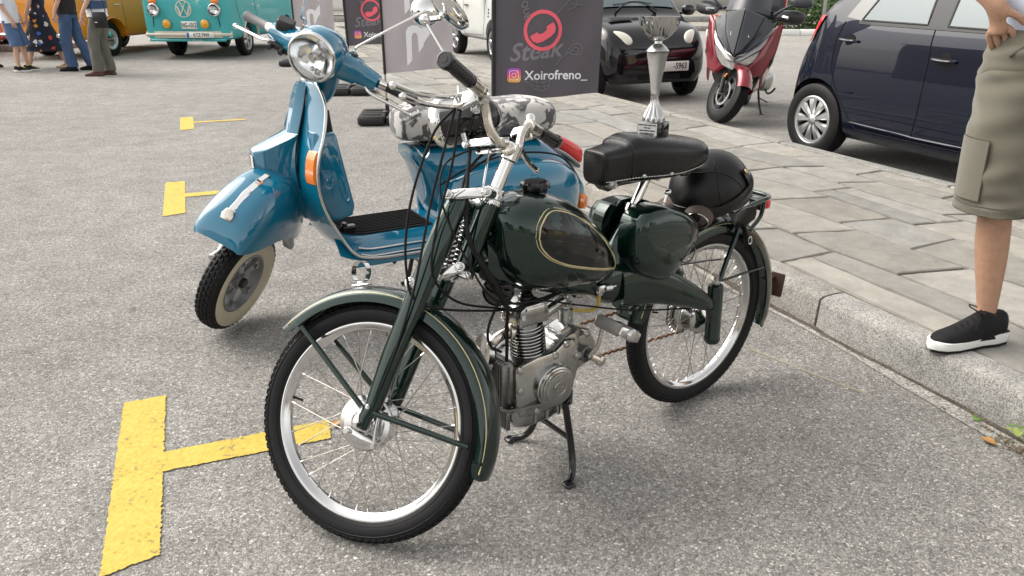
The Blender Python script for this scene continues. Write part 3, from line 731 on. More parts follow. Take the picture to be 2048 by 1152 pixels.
for s in (1, -1):
    b = B(); st_ = [(.40, s * .035, .500, .030, .07, .055, 2.6), (.34, s * .045, .505, .030, .070, .062, 2.6), (.27, s * .058, .492, .027, .062, .058, 2.6), (.20, s * .068, .464, .025, .054, .050, 2.5), (.13, s * .075, .432, .022, .044, .041, 2.5), (.07, s * .080, .400, .019, .031, .030, 2.4), (.035, s * .082, .380, .014, .02, .02, 2.2), (.02, s * .083, .372, .006, .008, .008, 2)]
    b.loft(xloft(st_, 24, 5)); b.build("rear_arm", "green_paint", MO, 60)
    b = B(); b.lathe([(0, 0), (.0215, 0), (.0255, .006), (.0265, .012), (.0265, .018), (.0245, .022), (.0245, .190), (.0225, .198), (.014, .203), (0, .203)], (.012, s * .082, .245), (0.045, 0, 1), 28); sh = b.build("shock_absorber", "green_paint", MO, 40)
    b = B(); b.cyl((.021, s * .082, .447), (.021, s * .082, .458), .014, n=6, bev=.002).cyl((.021, s * .082, .455), (.022, s * .082, .472), .008, n=12); b.build("shock_nut", "steel", sh)
    b = B(); b.prism([(.03, .03), (.045, .0), (.03, -.05), (.012, -.06), (.0, -.03), (.0, .03)], .016, (.01, s * .083, .37), bev=.003); b.bolt((.036, s * .091, .392), (0, s, 0), .008, .006).bolt((.038, s * .091, .335), (0, s, 0), .008, .006); b.build("shock_bracket", "black_metal", MO)
    b = B(); b.tube([(.012, s * .085, .455), (-.065, s * .070, .585), (-.10, s * .058, .640)], .0085, 10, 1, flat=.55); b.build("rack_stay", "green_paint", MO)
    b = B(); b.tube([(.005, s * .088, .455), (-.12, s * .075, .448), (-.245, s * .058, .437)], .0058, 10, 1, flat=.5); b.build("fender_strut", "black_metal", MO)
# toolbox shells either side of the mast
outl = [(.372, .735), (.30, .742), (.22, .722), (.16, .688), (.135, .650), (.150, .610), (.20, .556), (.255, .518), (.30, .522), (.36, .552), (.395, .598), (.402, .660), (.392, .710)]
PO = spline([arr(p) for p in outl + outl[:1]], 4)[:-1]; cen = sum(PO) / len(PO)
for s in (1, -1):
    rings = []
    for f, y in ((1.0, .028), (1.0, .060), (.985, .078), (.95, .092), (.88, .103), (.76, .110), (.5, .115), (.2, .117), (.02, .1172)):
        rings.append([arr((q[0] - (0 if s > 0 else -.012), s * y, q[1])) for q in [cen + (p - cen) * f for p in PO]])
    b = B(); b.loft(rings); tb = b.build("toolbox", "green_paint", MO, 60)
    if s > 0:
        b = B(); b.lathe([(.034, .0), (.037, .003), (.034, .005), (.031, .003)], (.205, .108, .60), (0, 1, .1), 40, closed=True); b.build("badge_ring", "green_paint", tb)
b = B(); b.cyl((.225, .03, .728), (.215, .03, .756), .004).ball((.214, .03, .757), .011, sc=(1.3, .8, .7)); b.build("toolbox_latch", "chrome", MO)

# saddle: nose, hump, wide rear; hung on a pivot and springs
SD = [(0.478, 0, 0.864, 0.0396, 0.031, 0.0441, 4.4), (0.4706, 0, 0.864, 0.0459, 0.0387, 0.0522, 4.4), (0.4355, 0, 0.866, 0.0513, 0.0416, 0.0562, 3.87), (0.4078, 0, 0.868, 0.0567, 0.0454, 0.0602, 3.52), (0.3875, 0, 0.871, 0.0648, 0.0561, 0.0632, 3.17), (0.3524, 0, 0.874, 0.0774, 0.06, 0.0682, 2.99), (0.297, 0, 0.872, 0.0891, 0.0561, 0.0682, 2.99), (0.2324, 0, 0.868, 0.0954, 0.0513, 0.0642, 2.99), (0.1862, 0, 0.866, 0.0954, 0.0454, 0.0562, 2.99), (0.14, 0, 0.864, 0.0891, 0.0407, 0.0462, 2.99), (0.1077, 0, 0.862, 0.0738, 0.0348, 0.0341, 2.82), (0.092, 0, 0.86, 0.0495, 0.0232, 0.0201, 2.6)]
b = B(); b.loft(xloft(SD, 44, 5)); saddle = b.build("saddle", "black_leather", MO, 50)
def sad(x, a):
    q = [interp([r_[0] for r_ in SD[::-1]], [r_[i] for r_ in SD[::-1]], x) for i in range(7)]
    ca, sa = math.cos(a), math.sin(a); e = q[6]
    return arr((x, q[3] * abs(ca) ** (2 / e) * (1 if ca > 0 else -1), q[2] + abs(sa) ** (2 / e) * ((q[4]) if sa > 0 else -q[5])))
b = B()
for s in (1, -1):
    pts = []
    for x in np.linspace(.472, .105, 46):
        p = sad(x, R(-34)); p[1] = s * (abs(p[1]) + .001); pts.append(p)
    for i in range(0, len(pts) - 1): b.tube([pts[i] + (pts[i + 1] - pts[i]) * .1, pts[i] + (pts[i + 1] - pts[i]) * .75], .0014, 5, 1)
stuff(b.build("stitching", "thread", saddle))
b = B(); b.tube([sad(.392, a) * arr((1, 1.006, 1)) + arr((.0, 0, .0006)) for a in np.linspace(R(-38), R(218), 40)], .0024, 6, 1); b.tube([sad(.471, a) for a in np.linspace(0, 2 * math.pi, 50)], .002, 6, 1); b.build("seam", "black_leather", saddle)
for x in (.355, .265):
    for s_ in (1, -1): p = sad(x, R(-30)); p[1] = s_ * (abs(p[1]) - .001); B().lathe([(0, .004), (.005, .003), (.0068, 0)], p, (0, s_, -.2), 14).build("saddle_rivet", "chrome", saddle)
b = B(); b.prism([(.455, .838), (.462, .812), (.44, .79), (.40, .800), (.24, .800), (.225, .818), (.235, .838)], .052, (0, 0, 0), bev=.006); b.build("saddle_bracket", "black_metal", MO)
B().cyl((.446, -.036, .815), (.446, .046, .815), .012, n=20, bev=.002).bolt((.446, .044, .815), (0, 1, 0), .012, .008).build("saddle_bolt", "steel", MO)
for x, z, r_ in ((.262, .812, .014), (.236, .814, .012)): B().cyl((x, .02, z), (x, .036, z), r_, n=20, bev=.002).bolt((x, .034, z), (0, 1, 0), .008, .006).build("saddle_bolt", "steel", MO)
b = B()
for s in (1, -1):
    d = arr((0, 0, .05)); q0 = arr((.17, s * .045, .805)); n = 70
    b.tube([q0 + d * (i / n) + .014 * arr((math.cos(2 * math.pi * i / 14), math.sin(2 * math.pi * i / 14), 0)) for i in range(n + 1)], .0028, 6, 1)
b.build("saddle_spring", "black_metal", MO)

# rear rack, reflector, plate
b = B()
b.tube([(-.06, .060, .652), (-.14, .066, .672), (-.215, .064, .680), (-.245, .03, .678), (-.245, -.03, .678), (-.215, -.064, .680), (-.14, -.066, .672), (-.06, -.060, .652)], .0075, 10, 5)
b.tube([(-.10, -.063, .662), (-.10, .063, .662)], .006, 8, 1).tube([(-.17, -.066, .675), (-.17, .066, .675)], .006, 8, 1).tube([(-.20, .062, .676), (-.20, .055, .62), (-.16, .05, .58)], .007, 8, 3).tube([(-.20, -.062, .676), (-.20, -.055, .62), (-.16, -.05, .58)], .007, 8, 3)
b.build("rear_rack", "green_paint", MO, 60)
b = B(); b.box((-.252, 0, .645), (.02, .06, .045), bev=.006); rl = b.build("tail_lamp", "black_metal", MO)
b = B(); b.box((-.264, 0, .647), (.012, .05, .034), bev=.005); b.box((-.256, .036, .647), (.024, .014, .03), bev=.005); b.build("red_reflector", "red_lens", rl)
b = B(); b.prism([(-.030, -.042), (.030, -.042), (.034, -.038), (.034, .038), (.030, .042), (-.030, .042), (-.034, .038), (-.034, -.038)], .003, (-.378, .02, .335), (.2, -1, 0), (-.12, 0, 1), bev=.001); b.box((-.36, .01, .36), (.06, .02, .006)); b.build("number_plate", "brown_plate", MO)

# ------------------------------------------------------------------ engine
EG = MO
b = B(); ea = unit((.10, 0, 1)); eo = arr((.690, 0, .375))
for i in range(10):
    r_ = .050 if i < 8 else .046
    z = i * .0098
    pr = [(0.03, z), (r_, z), (r_ + .0008, z + .0016), (r_, z + .0032), (.03, z + .0032)]
    b.lathe(pr, eo, ea, 36)
b.lathe([(.037, -.03), (.037, .10)], eo, ea, 24); b.build("cylinder_fins", "aluminium", EG, 40)
b = B(); top = eo + ea * .098
b.prism([(-.05, 0), (.05, 0), (.052, .03), (.046, .05), (.026, .062), (-.026, .066), (-.044, .052), (-.052, .03)], .085, top, (1, 0, 0), (0, 0, 1), bev=.010); b.box(top + arr((.0, .03, .04)), (.07, .03, .03), bev=.006); b.cyl(top + arr((.04, .03, .03)), top + arr((.045, .052, .036)), .006, n=6)
b.build("cylinder_head", "aluminium", EG, 35)
b = B(); b.cyl(top + arr((0.0, .0, .06)), top + arr((.0, 0, .078)), .022, n=24, bev=.004).cyl(top + arr((0.0, .0, .076)), top + arr((.0, 0, .084)), .017, n=12, bev=.003); b.build("valve_cap", "black_gloss", EG)
b = B(); b.cyl(top + arr((.065, .0, .02)), top + arr((.066, 0, .08)), .013, n=18, bev=.003); b.tube([top + arr((.065, .0, .03 + i * .0022)) + .016 * arr((math.cos(i * .9), math.sin(i * .9), 0)) for i in range(30)], .0022, 6, 1); b.tube([top + arr((.066, 0, .08)), top + arr((.068, 0, .10)), top + arr((.068, .0, .12))], .005, 8, 3); b.build("spark_plug", "chrome_soft", EG)
b = B(); b.cyl((.79, .0, .585), (.80, .02, .588), .040, .042, 30, .006)
for i in range(9):
    a = 2 * math.pi * i / 9; b.box((.803 + 0.0, .022 + 0, .588), (.004, .004, .004))
    b.cyl((.80, .022 + .0, .588), (.80, .022, .588), .001)
    b.box(arr((.7985, .0205, .588)) + .026 * arr((-.42 * math.cos(a), .9 * math.cos(a), math.sin(a))), (.016, .004, .006), bev=.001)
b.cyl((.798, .018, .588), (.805, .032, .588), .012, n=16, bev=.003).tube([(.78, 0, .585), (.74, 0, .60)], .006, 8, 1); b.build("horn", "black_gloss", EG)
# crankcase
b = B()
b.prism([(.772, .372), (.772, .250), (.755, .215), (.70, .205), (.62, .205), (.575, .232), (.555, .30), (.545, .36), (.565, .402), (.60, .41), (.64, .385), (.70, .385)], .128, (0, -.005, 0), bev=.012)
b.prism([(.62, .40), (.545, .425), (.50, .405), (.478, .36), (.482, .325), (.505, .305), (.555, .29), (.62, .31)], .10, (0, -.005, 0), bev=.010)
b.box((.585, .005, .418), (.05, .06, .03), rotm((0, 1, 0), 18), .008); b.build("crankcase", "aluminium", EG, 32)
for (x, z) in ((.757, .362), (.757, .30), (.752, .24), (.700, .222), (.60, .395), (.528, .408), (.56, .35), (.64, .372)): B().cyl((x, .052, z), (x, .062, z), .011, n=16, bev=.002).bolt((x, .060, z), (0, 1, 0), .0065, .005).build("case_bolt", "steel", EG)
b = B(); b.lathe([(.062, 0), (.062, .020), (.059, .023), (.058, .028), (.0535, .030), (.053, .034), (.048, .036), (.0475, .0395), (.042, .041), (.0215, .0405), (.0205, .042), (.0185, .042), (.0175, .0405), (0, .0405)], (.652, .055, .292), YAX, 48); cc = b.build("clutch_cover", "aluminium", EG, 25)
for dx in (-.008, -.001, .006): B().prism([(-.0035, -.007), (0, -.007), (.0035, .007), (0, .007)], .0014, (.652 - dx, .0962, .292), (-1, 0, 0), (0, 0, 1)).build("emblem_bar", "steel", cc)
b = B(); b.tube([(.52 + .0, .05, .343), (.52, .075, .343)], .001, 6, 1); b.lathe([(0, .0), (.024, 0), (.024, .016), (.019, .018), (.018, .014), (.010, .014), (.0095, .03), (0, .03)], (.528, .045, .345), YAX, 30); b.build("crank_axle", "cast_aluminium", EG)
# sump with cooling ribs
b = B(); b.prism([(.78, .252), (.78, .215), (.765, .185), (.73, .172), (.65, .172), (.60, .185), (.58, .215), (.58, .235), (.65, .24), (.70, .245)], .108, (0, -.004, 0), bev=.01)
for x in (.62, .66, .70): b.box((x, .052, .205), (.012, .008, .05), bev=.003)
b.build("sump", "aluminium", EG, 35)
b = B()
for i in range(9): b.box((.786 + .0, -.045 + i * .0105, .212), (.014, .0042, .062), bev=.0015)
b.build("sump_ribs", "cast_aluminium", EG)
b = B(); b.box((.782, 0, .325), (.03, .10, .13), bev=.01)
for i in range(9): b.box((.800, -.044 + i * .011, .325), (.02, .0042, .125), bev=.0015)
b.build("case_ribs", "cast_aluminium", EG)
b = B(); b.box((.684, .0, .247), (.216, .132, .006), bev=.002).tube([(.80, -.055, .30), (.80, .0, .262), (.795, .05, .25), (.70, .066, .245)], .005, 8, 4); b.build("engine_strap", "cast_aluminium", EG)
b = B(); b.lathe([(0, 0), (.062, 0), (.068, .01), (.068, .035), (.055, .048), (.02, .055), (0, .055)], (.72, -.06, .32), (0, -1, 0), 36); b.build("flywheel_cover", "aluminium", EG, 35)
b = B(); b.lathe([(0, 0), (.05, .0), (.056, .008), (.05, .02), (0, .024)], (.80, -.03, .395), (1, -.2, .2), 30); b.build("magneto_cap", "chrome_soft", EG, 40)
# exhaust
b = B(); b.cyl((.742, 0, .452), (.76, 0, .455), .022, n=20, bev=.003).tube([(.745, 0, .452), (.775, .0, .452), (.806, -.005, .43), (.818, -.01, .38), (.815, -.02, .30), (.80, -.05, .23), (.76, -.085, .185)], .0145, 16, 6); b.build("exhaust_pipe", "worn_chrome", EG, 60)
b = B(); b.tube([(.76, -.085, .185), (.72, -.092, .18), (.62, -.095, .18), (.56, -.095, .18), (.545, -.095, .18)], [.015, .03, .032, .03, .012], 20, 4); b.build("silencer", "chrome_soft", EG, 50)
# carburettor, intake, air filter, hose
b = B(); b.tube([(.64, .0, .475), (.60, 0, .490), (.572, 0, .498)], .017, 14, 4).cyl((.560, .0, .42), (.562, .0, .478), .0215, n=24, bev=.006).cyl((.562, 0, .475), (.565, 0, .535), .013, n=20, bev=.003).cyl((.562, 0, .48), (.562, 0, .49), .024, n=24, bev=.002).bolt((.562, .02, .45), (0, 1, 0), .005, .005)
b.cyl((.575, .0, .52), (.60, .0, .53), .006); b.build("carburettor", "aluminium", EG, 40)
b = B(); b.lathe([(0, 0), (.022, .0), (.034, .008), (.036, .014), (.036, .04), (.03, .05), (0, .05)], (.545, .012, .525), (-.75, -.3, .2), 30); b.build("air_filter", "chrome_soft", EG, 40)
b = B(); b.box((.487, .058, .533), (.024, .022, .024), bev=.003).cyl((.487, .058, .515), (.487, .058, .545), .008).cyl((.475, .066, .533), (.455, .070, .533), .008, n=6).tube([(.46, .07, .533), (.44, .07, .534)], .0025, 6, 1); b.build("fuel_tap", "chrome_soft", EG)
b = B(); b.tube([(.487, .056, .52), (.484, .05, .495), (.486, .045, .472), (.505, .035, .464), (.54, .01, .466)], .0052, 10, 6); b.build("fuel_hose", "yellow_hose", EG, 60)
# pedals and cranks
b = B(); b.tube([(.528, .072, .345), (.516, .090, .38), (.512, .096, .42), (.506, .098, .450)], [.012, .009, .008, .011], 12, 4, flat=.7).cyl((.50, .076, .327), (.50, .094, .327), .016, n=20, bev=.003).tube([(.528, .076, .345), (.50, .085, .327)], .012, 10, 1); b.build("pedal_crank", "worn_chrome", EG, 50)
def pedal(c, s, rot):
    p = bpy.data.objects.new("pedal", None); COL.objects.link(p); p.parent = EG
    M = rotm((0, 1, 0), rot); c = arr(c)
    X = lambda q: c + M @ arr(q)
    b = B(X); b.cyl((0, -.05 * s, 0), (0, .056 * s, 0), .011, n=16, bev=.003).lathe([(0, 0), (.017, 0), (.019, .006), (.014, .014), (0, .016)], (0, .050 * s, 0), (0, s, 0), 8)
    for yy in (-.046, .048): b.box((0, yy * s, 0), (.084, .007, .026), bev=.003)
    b.build("pedal_cage", "chrome_soft", p, 40)
    for xx in (-.036, .036):
        b = B(X); b.box((xx, 0, 0), (.026, .092, .034), bev=.007); b.build("pedal_rubber", "pedal_grey", p)
        for i in range(5):
            b = B(X); b.lathe([(.0042, .0), (.0052, .0015), (.0062, 0)], (xx, -.030 + i * .015, .0172), (0, 0, 1), 12); b.build("tread_ring", "black_rubber", p)
pedal((.505, .150, .452), 1, -30)
b = B(); b.tube([(.528, -.07, .345), (.545, -.088, .30), (.56, -.098, .235)], [.012, .009, .011], 12, 4, flat=.7); b.build("pedal_crank", "worn_chrome", EG, 50)
pedal((.562, -.148, .232), -1, -10)
# chain: two runs of links on the right side
for z0, z1 in ((.375, .378), (.255, .228)):
    b = B()
    for i in range(40):
        t = i / 39; b.box((.50 - .50 * t, -.055 + .003 * (i % 2), z0 + (z1 - z0) * t), (.0135, .004 + .003 * (i % 2), .008), bev=.0015)
    b.build("chain", "rust", EG)
# control cables
CAB = [
    ([stb((.80, .158, 1.01)), stb((.87, .16, .95)), stb((.95, .14, .80)), stb((.985, .11, .66)), stb((.97, .07, .575)), (.83, .03, .545), (.72, .05, .54), (.62, .05, .55)], .0032),
    ([stb((.805, .166, 1.0)), stb((.845, .15, .92)), stb((.90, .13, .80)), stb((.965, .105, .62)), stb((1.03, .09, .48)), stb((1.10, .078, .36)), stb((1.118, .06, .33))], .0032),
    ([stb((.80, .150, 1.0)), stb((.84, .13, .88)), stb((.90, .11, .74)), stb((.93, .08, .64)), (.90, -.02, .57), (.80, .02, .54), (.74, .03, .52)], .0032),
    ([stb((.80, -.15, 1.01)), stb((.86, -.10, .96)), stb((.88, -.02, .90)), stb((.85, .04, .82)), stb((.84, .06, .72)), (.84, .06, .64), (.795, .05, .56), (.778, .02, .48), (.775, .02, .40)], .0036),
    ([stb((.79, -.12, 1.0)), stb((.84, -.05, .96)), stb((.86, .03, .88)), stb((.85, .06, .78)), (.86, .04, .66), (.80, .055, .57), (.70, .05, .55), (.60, .03, .545)], .0036),
    ([stb((.85, .0, .99)), stb((.845, .03, .93)), stb((.845, .05, .84)), stb((.845, .055, .72)), (.85, .07, .64), (.805, .06, .56), (.785, .035, .50), (.782, .03, .43), (.785, .03, .36)], .0048),
    ([stb((.82, .03, .95)), stb((.88, .09, .90)), stb((.885, .10, .80)), (.90, .05, .68), (.83, .06, .58), (.69, .06, .548), (.56, .05, .50), (.36, .07, .44), (.12, .07, .385), (.03, .075, .36)], .0026),
    ([(.80, .02, .56), (.84, .03, .50), (.835, .03, .45), (.80, .03, .42)], .0036),
]
for pts, r_ in CAB: B().tube(pts, r_, 8, 8).build("cable", "black_rubber", MO, 60)
# centre stand
b = B(); b.cyl((.606, -.075, .222), (.606, .075, .222), .011, n=16)
for s in (1, -1):
    b.tube([(.606, s * .062, .222), (.600, s * .070, .16), (.596, s * .080, .10), (.602, s * .098, .045), (.618, s * .118, .016), (.642, s * .135, .010)], [.0105, .0105, .0105, .0105, .010, .008], 12, 5)
    b.box((.650, s * .140, .006), (.03, .032, .011), bev=.004)
b.tube([(.597, -.078, .105), (.597, .078, .105)], .0085, 10, 1); b.box((.60, .066, .23), (.036, .016, .045), bev=.006); b.bolt((.606, .074, .226), (0, 1, 0), .009, .007)
b.build("centre_stand", "black_gloss", MO, 50)
# ------------------------------------------------------------------ the blue scooter
SCO = thing("scooter", "glossy blue vintage scooter with chrome-edged legshield and whitewall tyre beside the green moped", "scooter", (-.006, 3.38, 0), 208.7)
SRK, SST = R(30.85), R(49.7)
SAX = arr((-math.sin(SRK), 0, math.cos(SRK))); SAP = arr((.904, 0, .8))
def ss(p): return rot_about(p, SAP, SAX, SST)
def ssb(p): return rot_about(p, SAP, SAX, SST + R(8))
def cow_material():
    m = mat("cow_hide", (.8, .8, .8), .6, spec=.3, sheen=.3); N, L, b = nodes(m)
    tc = N.new("ShaderNodeTexCoord"); mp = N.new("ShaderNodeMapping"); mp.inputs["Scale"].default_value = (1, 1.4, 1.2); L.new(tc.outputs["Object"], mp.inputs[0])
    nz = N.new("ShaderNodeTexNoise"); nz.inputs["Scale"].default_value = 13; nz.inputs["Detail"].default_value = 5; nz.inputs["Roughness"].default_value = .55; nz.inputs["Distortion"].default_value = 1.2; L.new(mp.outputs[0], nz.inputs["Vector"])
    r = N.new("ShaderNodeValToRGB"); e = r.color_ramp.elements; e[0].position = .47; e[0].color = (.075, .075, .078, 1); e[1].position = .535; e[1].color = (.50, .49, .47, 1)
    L.new(nz.outputs[0], r.inputs[0]); L.new(r.outputs[0], b.inputs["Base Color"])
cow_material()
# legshield: curved sheet
LS = [  # z, centre x, edge x, half width
    (.975, .902, .885, .060), (.965, .906, .878, .105), (.93, .916, .872, .145), (.88, .930, .872, .178), (.79, .955, .896, .208), (.70, .978, .930, .226), (.60, .990, .940, .235), (.50, .972, .916, .236), (.42, .935, .878, .236), (.36, .893, .846, .238), (.32, .850, .815, .240)]
LZ = spline([arr(q) for q in LS], 5)
def shield(q, t): y = q[3] * t; return arr((q[1] - (q[1] - q[2]) * abs(t) ** 1.6, y, q[0]))
b = B(); b.sheet([[shield(q, t) for t in np.linspace(-1, 1, 29)] for q in LZ], .005, (1, 0, 0)); b.build("legshield", "blue_paint", SCO, 60)
edge = [shield(q, 1) for q in LZ]; er = [shield(q, -1) for q in LZ]
fl = [(.79, .242, .312), (.70, .243, .300), (.55, .243, .298)]
b = B(); b.tube([arr((p[0], -p[1], p[2])) for p in fl[::-1]] + er[::-1][::3] + [shield(LZ[0], t) for t in (-.5, 0, .5)] + edge[::3] + [arr(p) for p in fl], .0065, 10, 3); b.build("shield_trim", "chrome_soft", SCO, 60)
# centre column and horn cast
b = B(); rings = []
for z, x, hw in ((.968, .924, .022), (.94, .938, .030), (.88, .956, .038), (.80, .984, .045), (.74, 1.004, .052), (.66, 1.016, .058), (.58, 1.010, .060), (.50, .988, .050), (.44, .955, .03)):
    rings.append([arr((x - .035, -hw * 1.7, z)), arr((x - .004, -hw, z)), arr((x, -hw * .85, z)), arr((x, hw * .85, z)), arr((x - .004, hw, z)), arr((x - .035, hw * 1.7, z))])
b.loft([spline(r, 1) for r in rings]); stc = b.build("steering_cover", "blue_paint", SCO, 30)
for s in (1, -1): B().tube([arr((r[-1][0] + .004, s * (r[-1][1] + .002), r[-1][2])) for r in rings[:7]], .0035, 6, 3).build("cover_gap", "dark_gap", stc)
b = B()
def nose(x, z0, z1, hw): return [arr((x, -hw, z0 + .008)), arr((x, -hw * .8, z0)), arr((x, hw * .8, z0)), arr((x, hw, z0 + .008)), arr((x, hw, z1 - .018)), arr((x, hw * .62, z1 - .002)), arr((x, 0, z1 + .004)), arr((x, -hw * .62, z1 - .002)), arr((x, -hw, z1 - .018))]
b.loft([nose(.96, .54, .80, .078), nose(1.0, .565, .782, .074), nose(1.07, .615, .752, .056), nose(1.118, .650, .732, .043), nose(1.124, .654, .728, .040)]); b.build("horn_cover", "blue_paint", SCO, 40)
b = B(); b.box((1.1235, 0, .685), (.004, .068, .05), bev=.002); b.build("horn_grille_back", "dark_gap", SCO)
for i in range(6): B().box((1.127, 0, .666 + i * .0078), (.006, .070, .0042), bev=.0015).build("grille_slat", "chrome", SCO)
# glovebox and open tray
b = B(); b.prism([(.93, .80), (.846, .795), (.838, .785), (.788, .505), (.80, .468), (.86, .452), (.93, .47), (.955, .60)], .36, (0, .0, 0), bev=.016); b.build("glovebox", "blue_paint", SCO, 45)
b = B(); b.prism([(.872, .872), (.846, .872), (.838, .79), (.885, .79)], .27, bev=.008); b.build("glovebox_tray", "black_plastic", SCO)
# front indicators
for s in (1, -1):
    b = B(); b.loft([[shield(q, s * t) + arr((off, 0, 0)) for t in (.755, .80, .93, .98)] + [shield(q, s * t) + arr((-.004, 0, 0)) for t in (.98, .755)] for q, off in zip([LZ[k] for k in range(23, 30)], (.010, .014, .015, .015, .015, .014, .010))]); b.build("front_indicator", "orange_lens", SCO, 40)
# floorboard, mat, strips
def floor_z(x, y):
    base = .370 - .072 * max(0, (abs(y) - .12) / .12) ** 1.3
    return base + .02 * max(0, (x - .74) / .1) ** 2
b = B(); b.sheet([[arr((x, y, floor_z(x, y))) for y in np.linspace(-.242, .242, 25)] for x in np.linspace(.88, .36, 14)], .006, (0, 0, 1)); b.sheet([[arr((x, s, z)) for z in (.30, .285, .272)] for x in np.linspace(.83, .40, 10) for s in (.240,)]) ; b.build("floorboard", "blue_paint", SCO, 60)
b = B(); b.sheet([[arr((x, y, .006 + floor_z(x, y))) for y in np.linspace(-.125, .128, 9)] for x in np.linspace(.835, .45, 20)], .007, (0, 0, 1))
for y in np.linspace(-.11, .112, 12): b.tube([(.825, y, floor_z(.825, y) + .007), (.74, y, floor_z(.74, y) + .007), (.46, y, floor_z(.46, y) + .007)], .0035, 6, 1)
b.build("floor_mat", "black_rubber", SCO)
for s in (1, -1):
    for (y, dz) in ((.232, .010), (.205, .022)):
        B().tube([(.80, s * y, floor_z(.80, y) + .012), (.74, s * y, floor_z(.74, y) + .006), (.6, s * y, floor_z(.6, y) + .006), (.48, s * y, floor_z(.48, y) + .006)], .006, 8, 3, flat=.6).build("floor_strip", "chrome_soft", SCO, 60)
b = B(); b.box((.80, .09, floor_z(.80, .09) + .02), (.06, .035, .018), bev=.005).box((.815, .09, floor_z(.8, .09) + .035), (.02, .03, .012), bev=.004); b.build("brake_pedal", "black_metal", SCO)
# rear body and cowls
b = B(); b.loft(xloft([(.505, 0, .665, .085, .022, .03, 3), (.47, 0, .635, .105, .055, .07, 3), (.42, 0, .580, .115, .11, .18, 3), (.36, 0, .53, .125, .16, .22, 3), (.28, 0, .50, .135, .19, .22, 3), (.10, 0, .49, .15, .20, .16, 3), (-.08, 0, .48, .15, .20, .14, 2.8), (-.18, 0, .47, .14, .165, .14, 2.6), (-.28, 0, .44, .12, .11, .13, 2.5), (-.35, 0, .41, .085, .045, .10, 2.4), (-.37, 0, .40, .04, .02, .05, 2)], 36, 5)); b.build("rear_body", "blue_paint", SCO, 60)
for s in (1, -1):
    b = B(); b.loft(xloft([(.415, s * .115, .44, .012, .04, .06, 2), (.40, s * .125, .445, .035, .085, .11, 2.2), (.34, s * .15, .455, .075, .125, .15, 2.4), (.22, s * .165, .460, .115, .150, .17, 2.5), (.05, s * .17, .462, .130, .158, .18, 2.5), (-.10, s * .165, .455, .122, .148, .17, 2.5), (-.19, s * .15, .445, .098, .122, .15, 2.4), (-.25, s * .13, .432, .064, .085, .11, 2.3), (-.275, s * .115, .425, .02, .03, .05, 2)], 36, 5)); cw = b.build("cowl", "blue_paint", SCO, 60)
    b = B(); b.tube([(.42, s * .150, .535), (.33, s * .200, .600), (.20, s * .215, .640), (.04, s * .215, .650), (-.12, s * .205, .620), (-.22, s * .18, .545), (-.27, s * .14, .47)], .004, 8, 5); b.build("cowl_seam", "dark_gap", cw)
    b = B(); b.box((-.305, s * .125, .372), (.05, .06, .066), rotm((0, 0, 1), s * 20), .012); b.build("rear_indicator", "orange_lens", SCO)
b = B(); b.loft(xloft([(-.165, 0, .655, .030, .006, .02, 3), (-.18, 0, .655, .050, .024, .02, 3), (-.25, 0, .625, .060, .040, .035, 3), (-.30, 0, .598, .064, .042, .045, 3.4), (-.345, 0, .572, .062, .040, .045, 3.4), (-.358, 0, .562, .05, .026, .03, 3)], 24, 3)); b.build("tail_lamp", "red_lens", SCO, 40)
b = B(); b.loft(xloft([(-.16, 0, .635, .05, .012, .02, 3), (-.26, 0, .585, .060, .012, .02, 3), (-.34, 0, .525, .062, .012, .02, 3)], 16, 3)); b.build("lamp_base", "grey_metal", SCO)
b = B(); b.prism([(-.10, .485), (.10, .485), (.10, .30), (-.10, .30)], .004, (-.335, 0, 0), (0, 1, 0), (0.62, 0, 1)); pl = b.build("number_plate", "black_metal", SCO)
# seat in cow hide
SE = [(.545, 0, .775, .055, .045, .045, 2.6), (.535, 0, .775, .085, .062, .058, 2.8), (.50, 0, .776, .108, .074, .066, 3), (.42, 0, .775, .125, .080, .070, 3), (.28, 0, .772, .138, .080, .072, 3), (.10, 0, .772, .142, .080, .074, 3), (-.06, 0, .775, .136, .080, .076, 3), (-.15, 0, .772, .118, .068, .072, 2.8), (-.185, 0, .768, .085, .045, .055, 2.6), (-.195, 0, .765, .05, .025, .03, 2.4)]
b = B(); b.loft(xloft(SE, 40, 5)); seat = b.build("seat", "cow_hide", SCO, 60)
b = B(); b.tube([arr((.475, q[1], q[2])) for q in sring((.475, 0, .776), .1165, .0785, 3, 40, .069)] + [arr((.475, .1165, .776))], .004, 6, 1); b.build("piping", "cow_hide", seat)
b = B(); b.tube([(.50, .09, .70), (.49, .13, .675), (.47, .135, .655), (.45, .13, .675), (.44, .09, .70)], .0035, 8, 5); b.build("bag_hook", "chrome", SCO)
b = B(); b.box((.15, 0, .697), (.6, .22, .012), bev=.004); b.build("seat_base", "black_metal", SCO)
b = B(); b.cyl((.375, .10, .445), (.40, .112, .445), .011, n=16, bev=.003).cyl((.40, .112, .445), (.415, .12, .445), .006, n=12); b.build("choke_knob", "chrome", SCO)
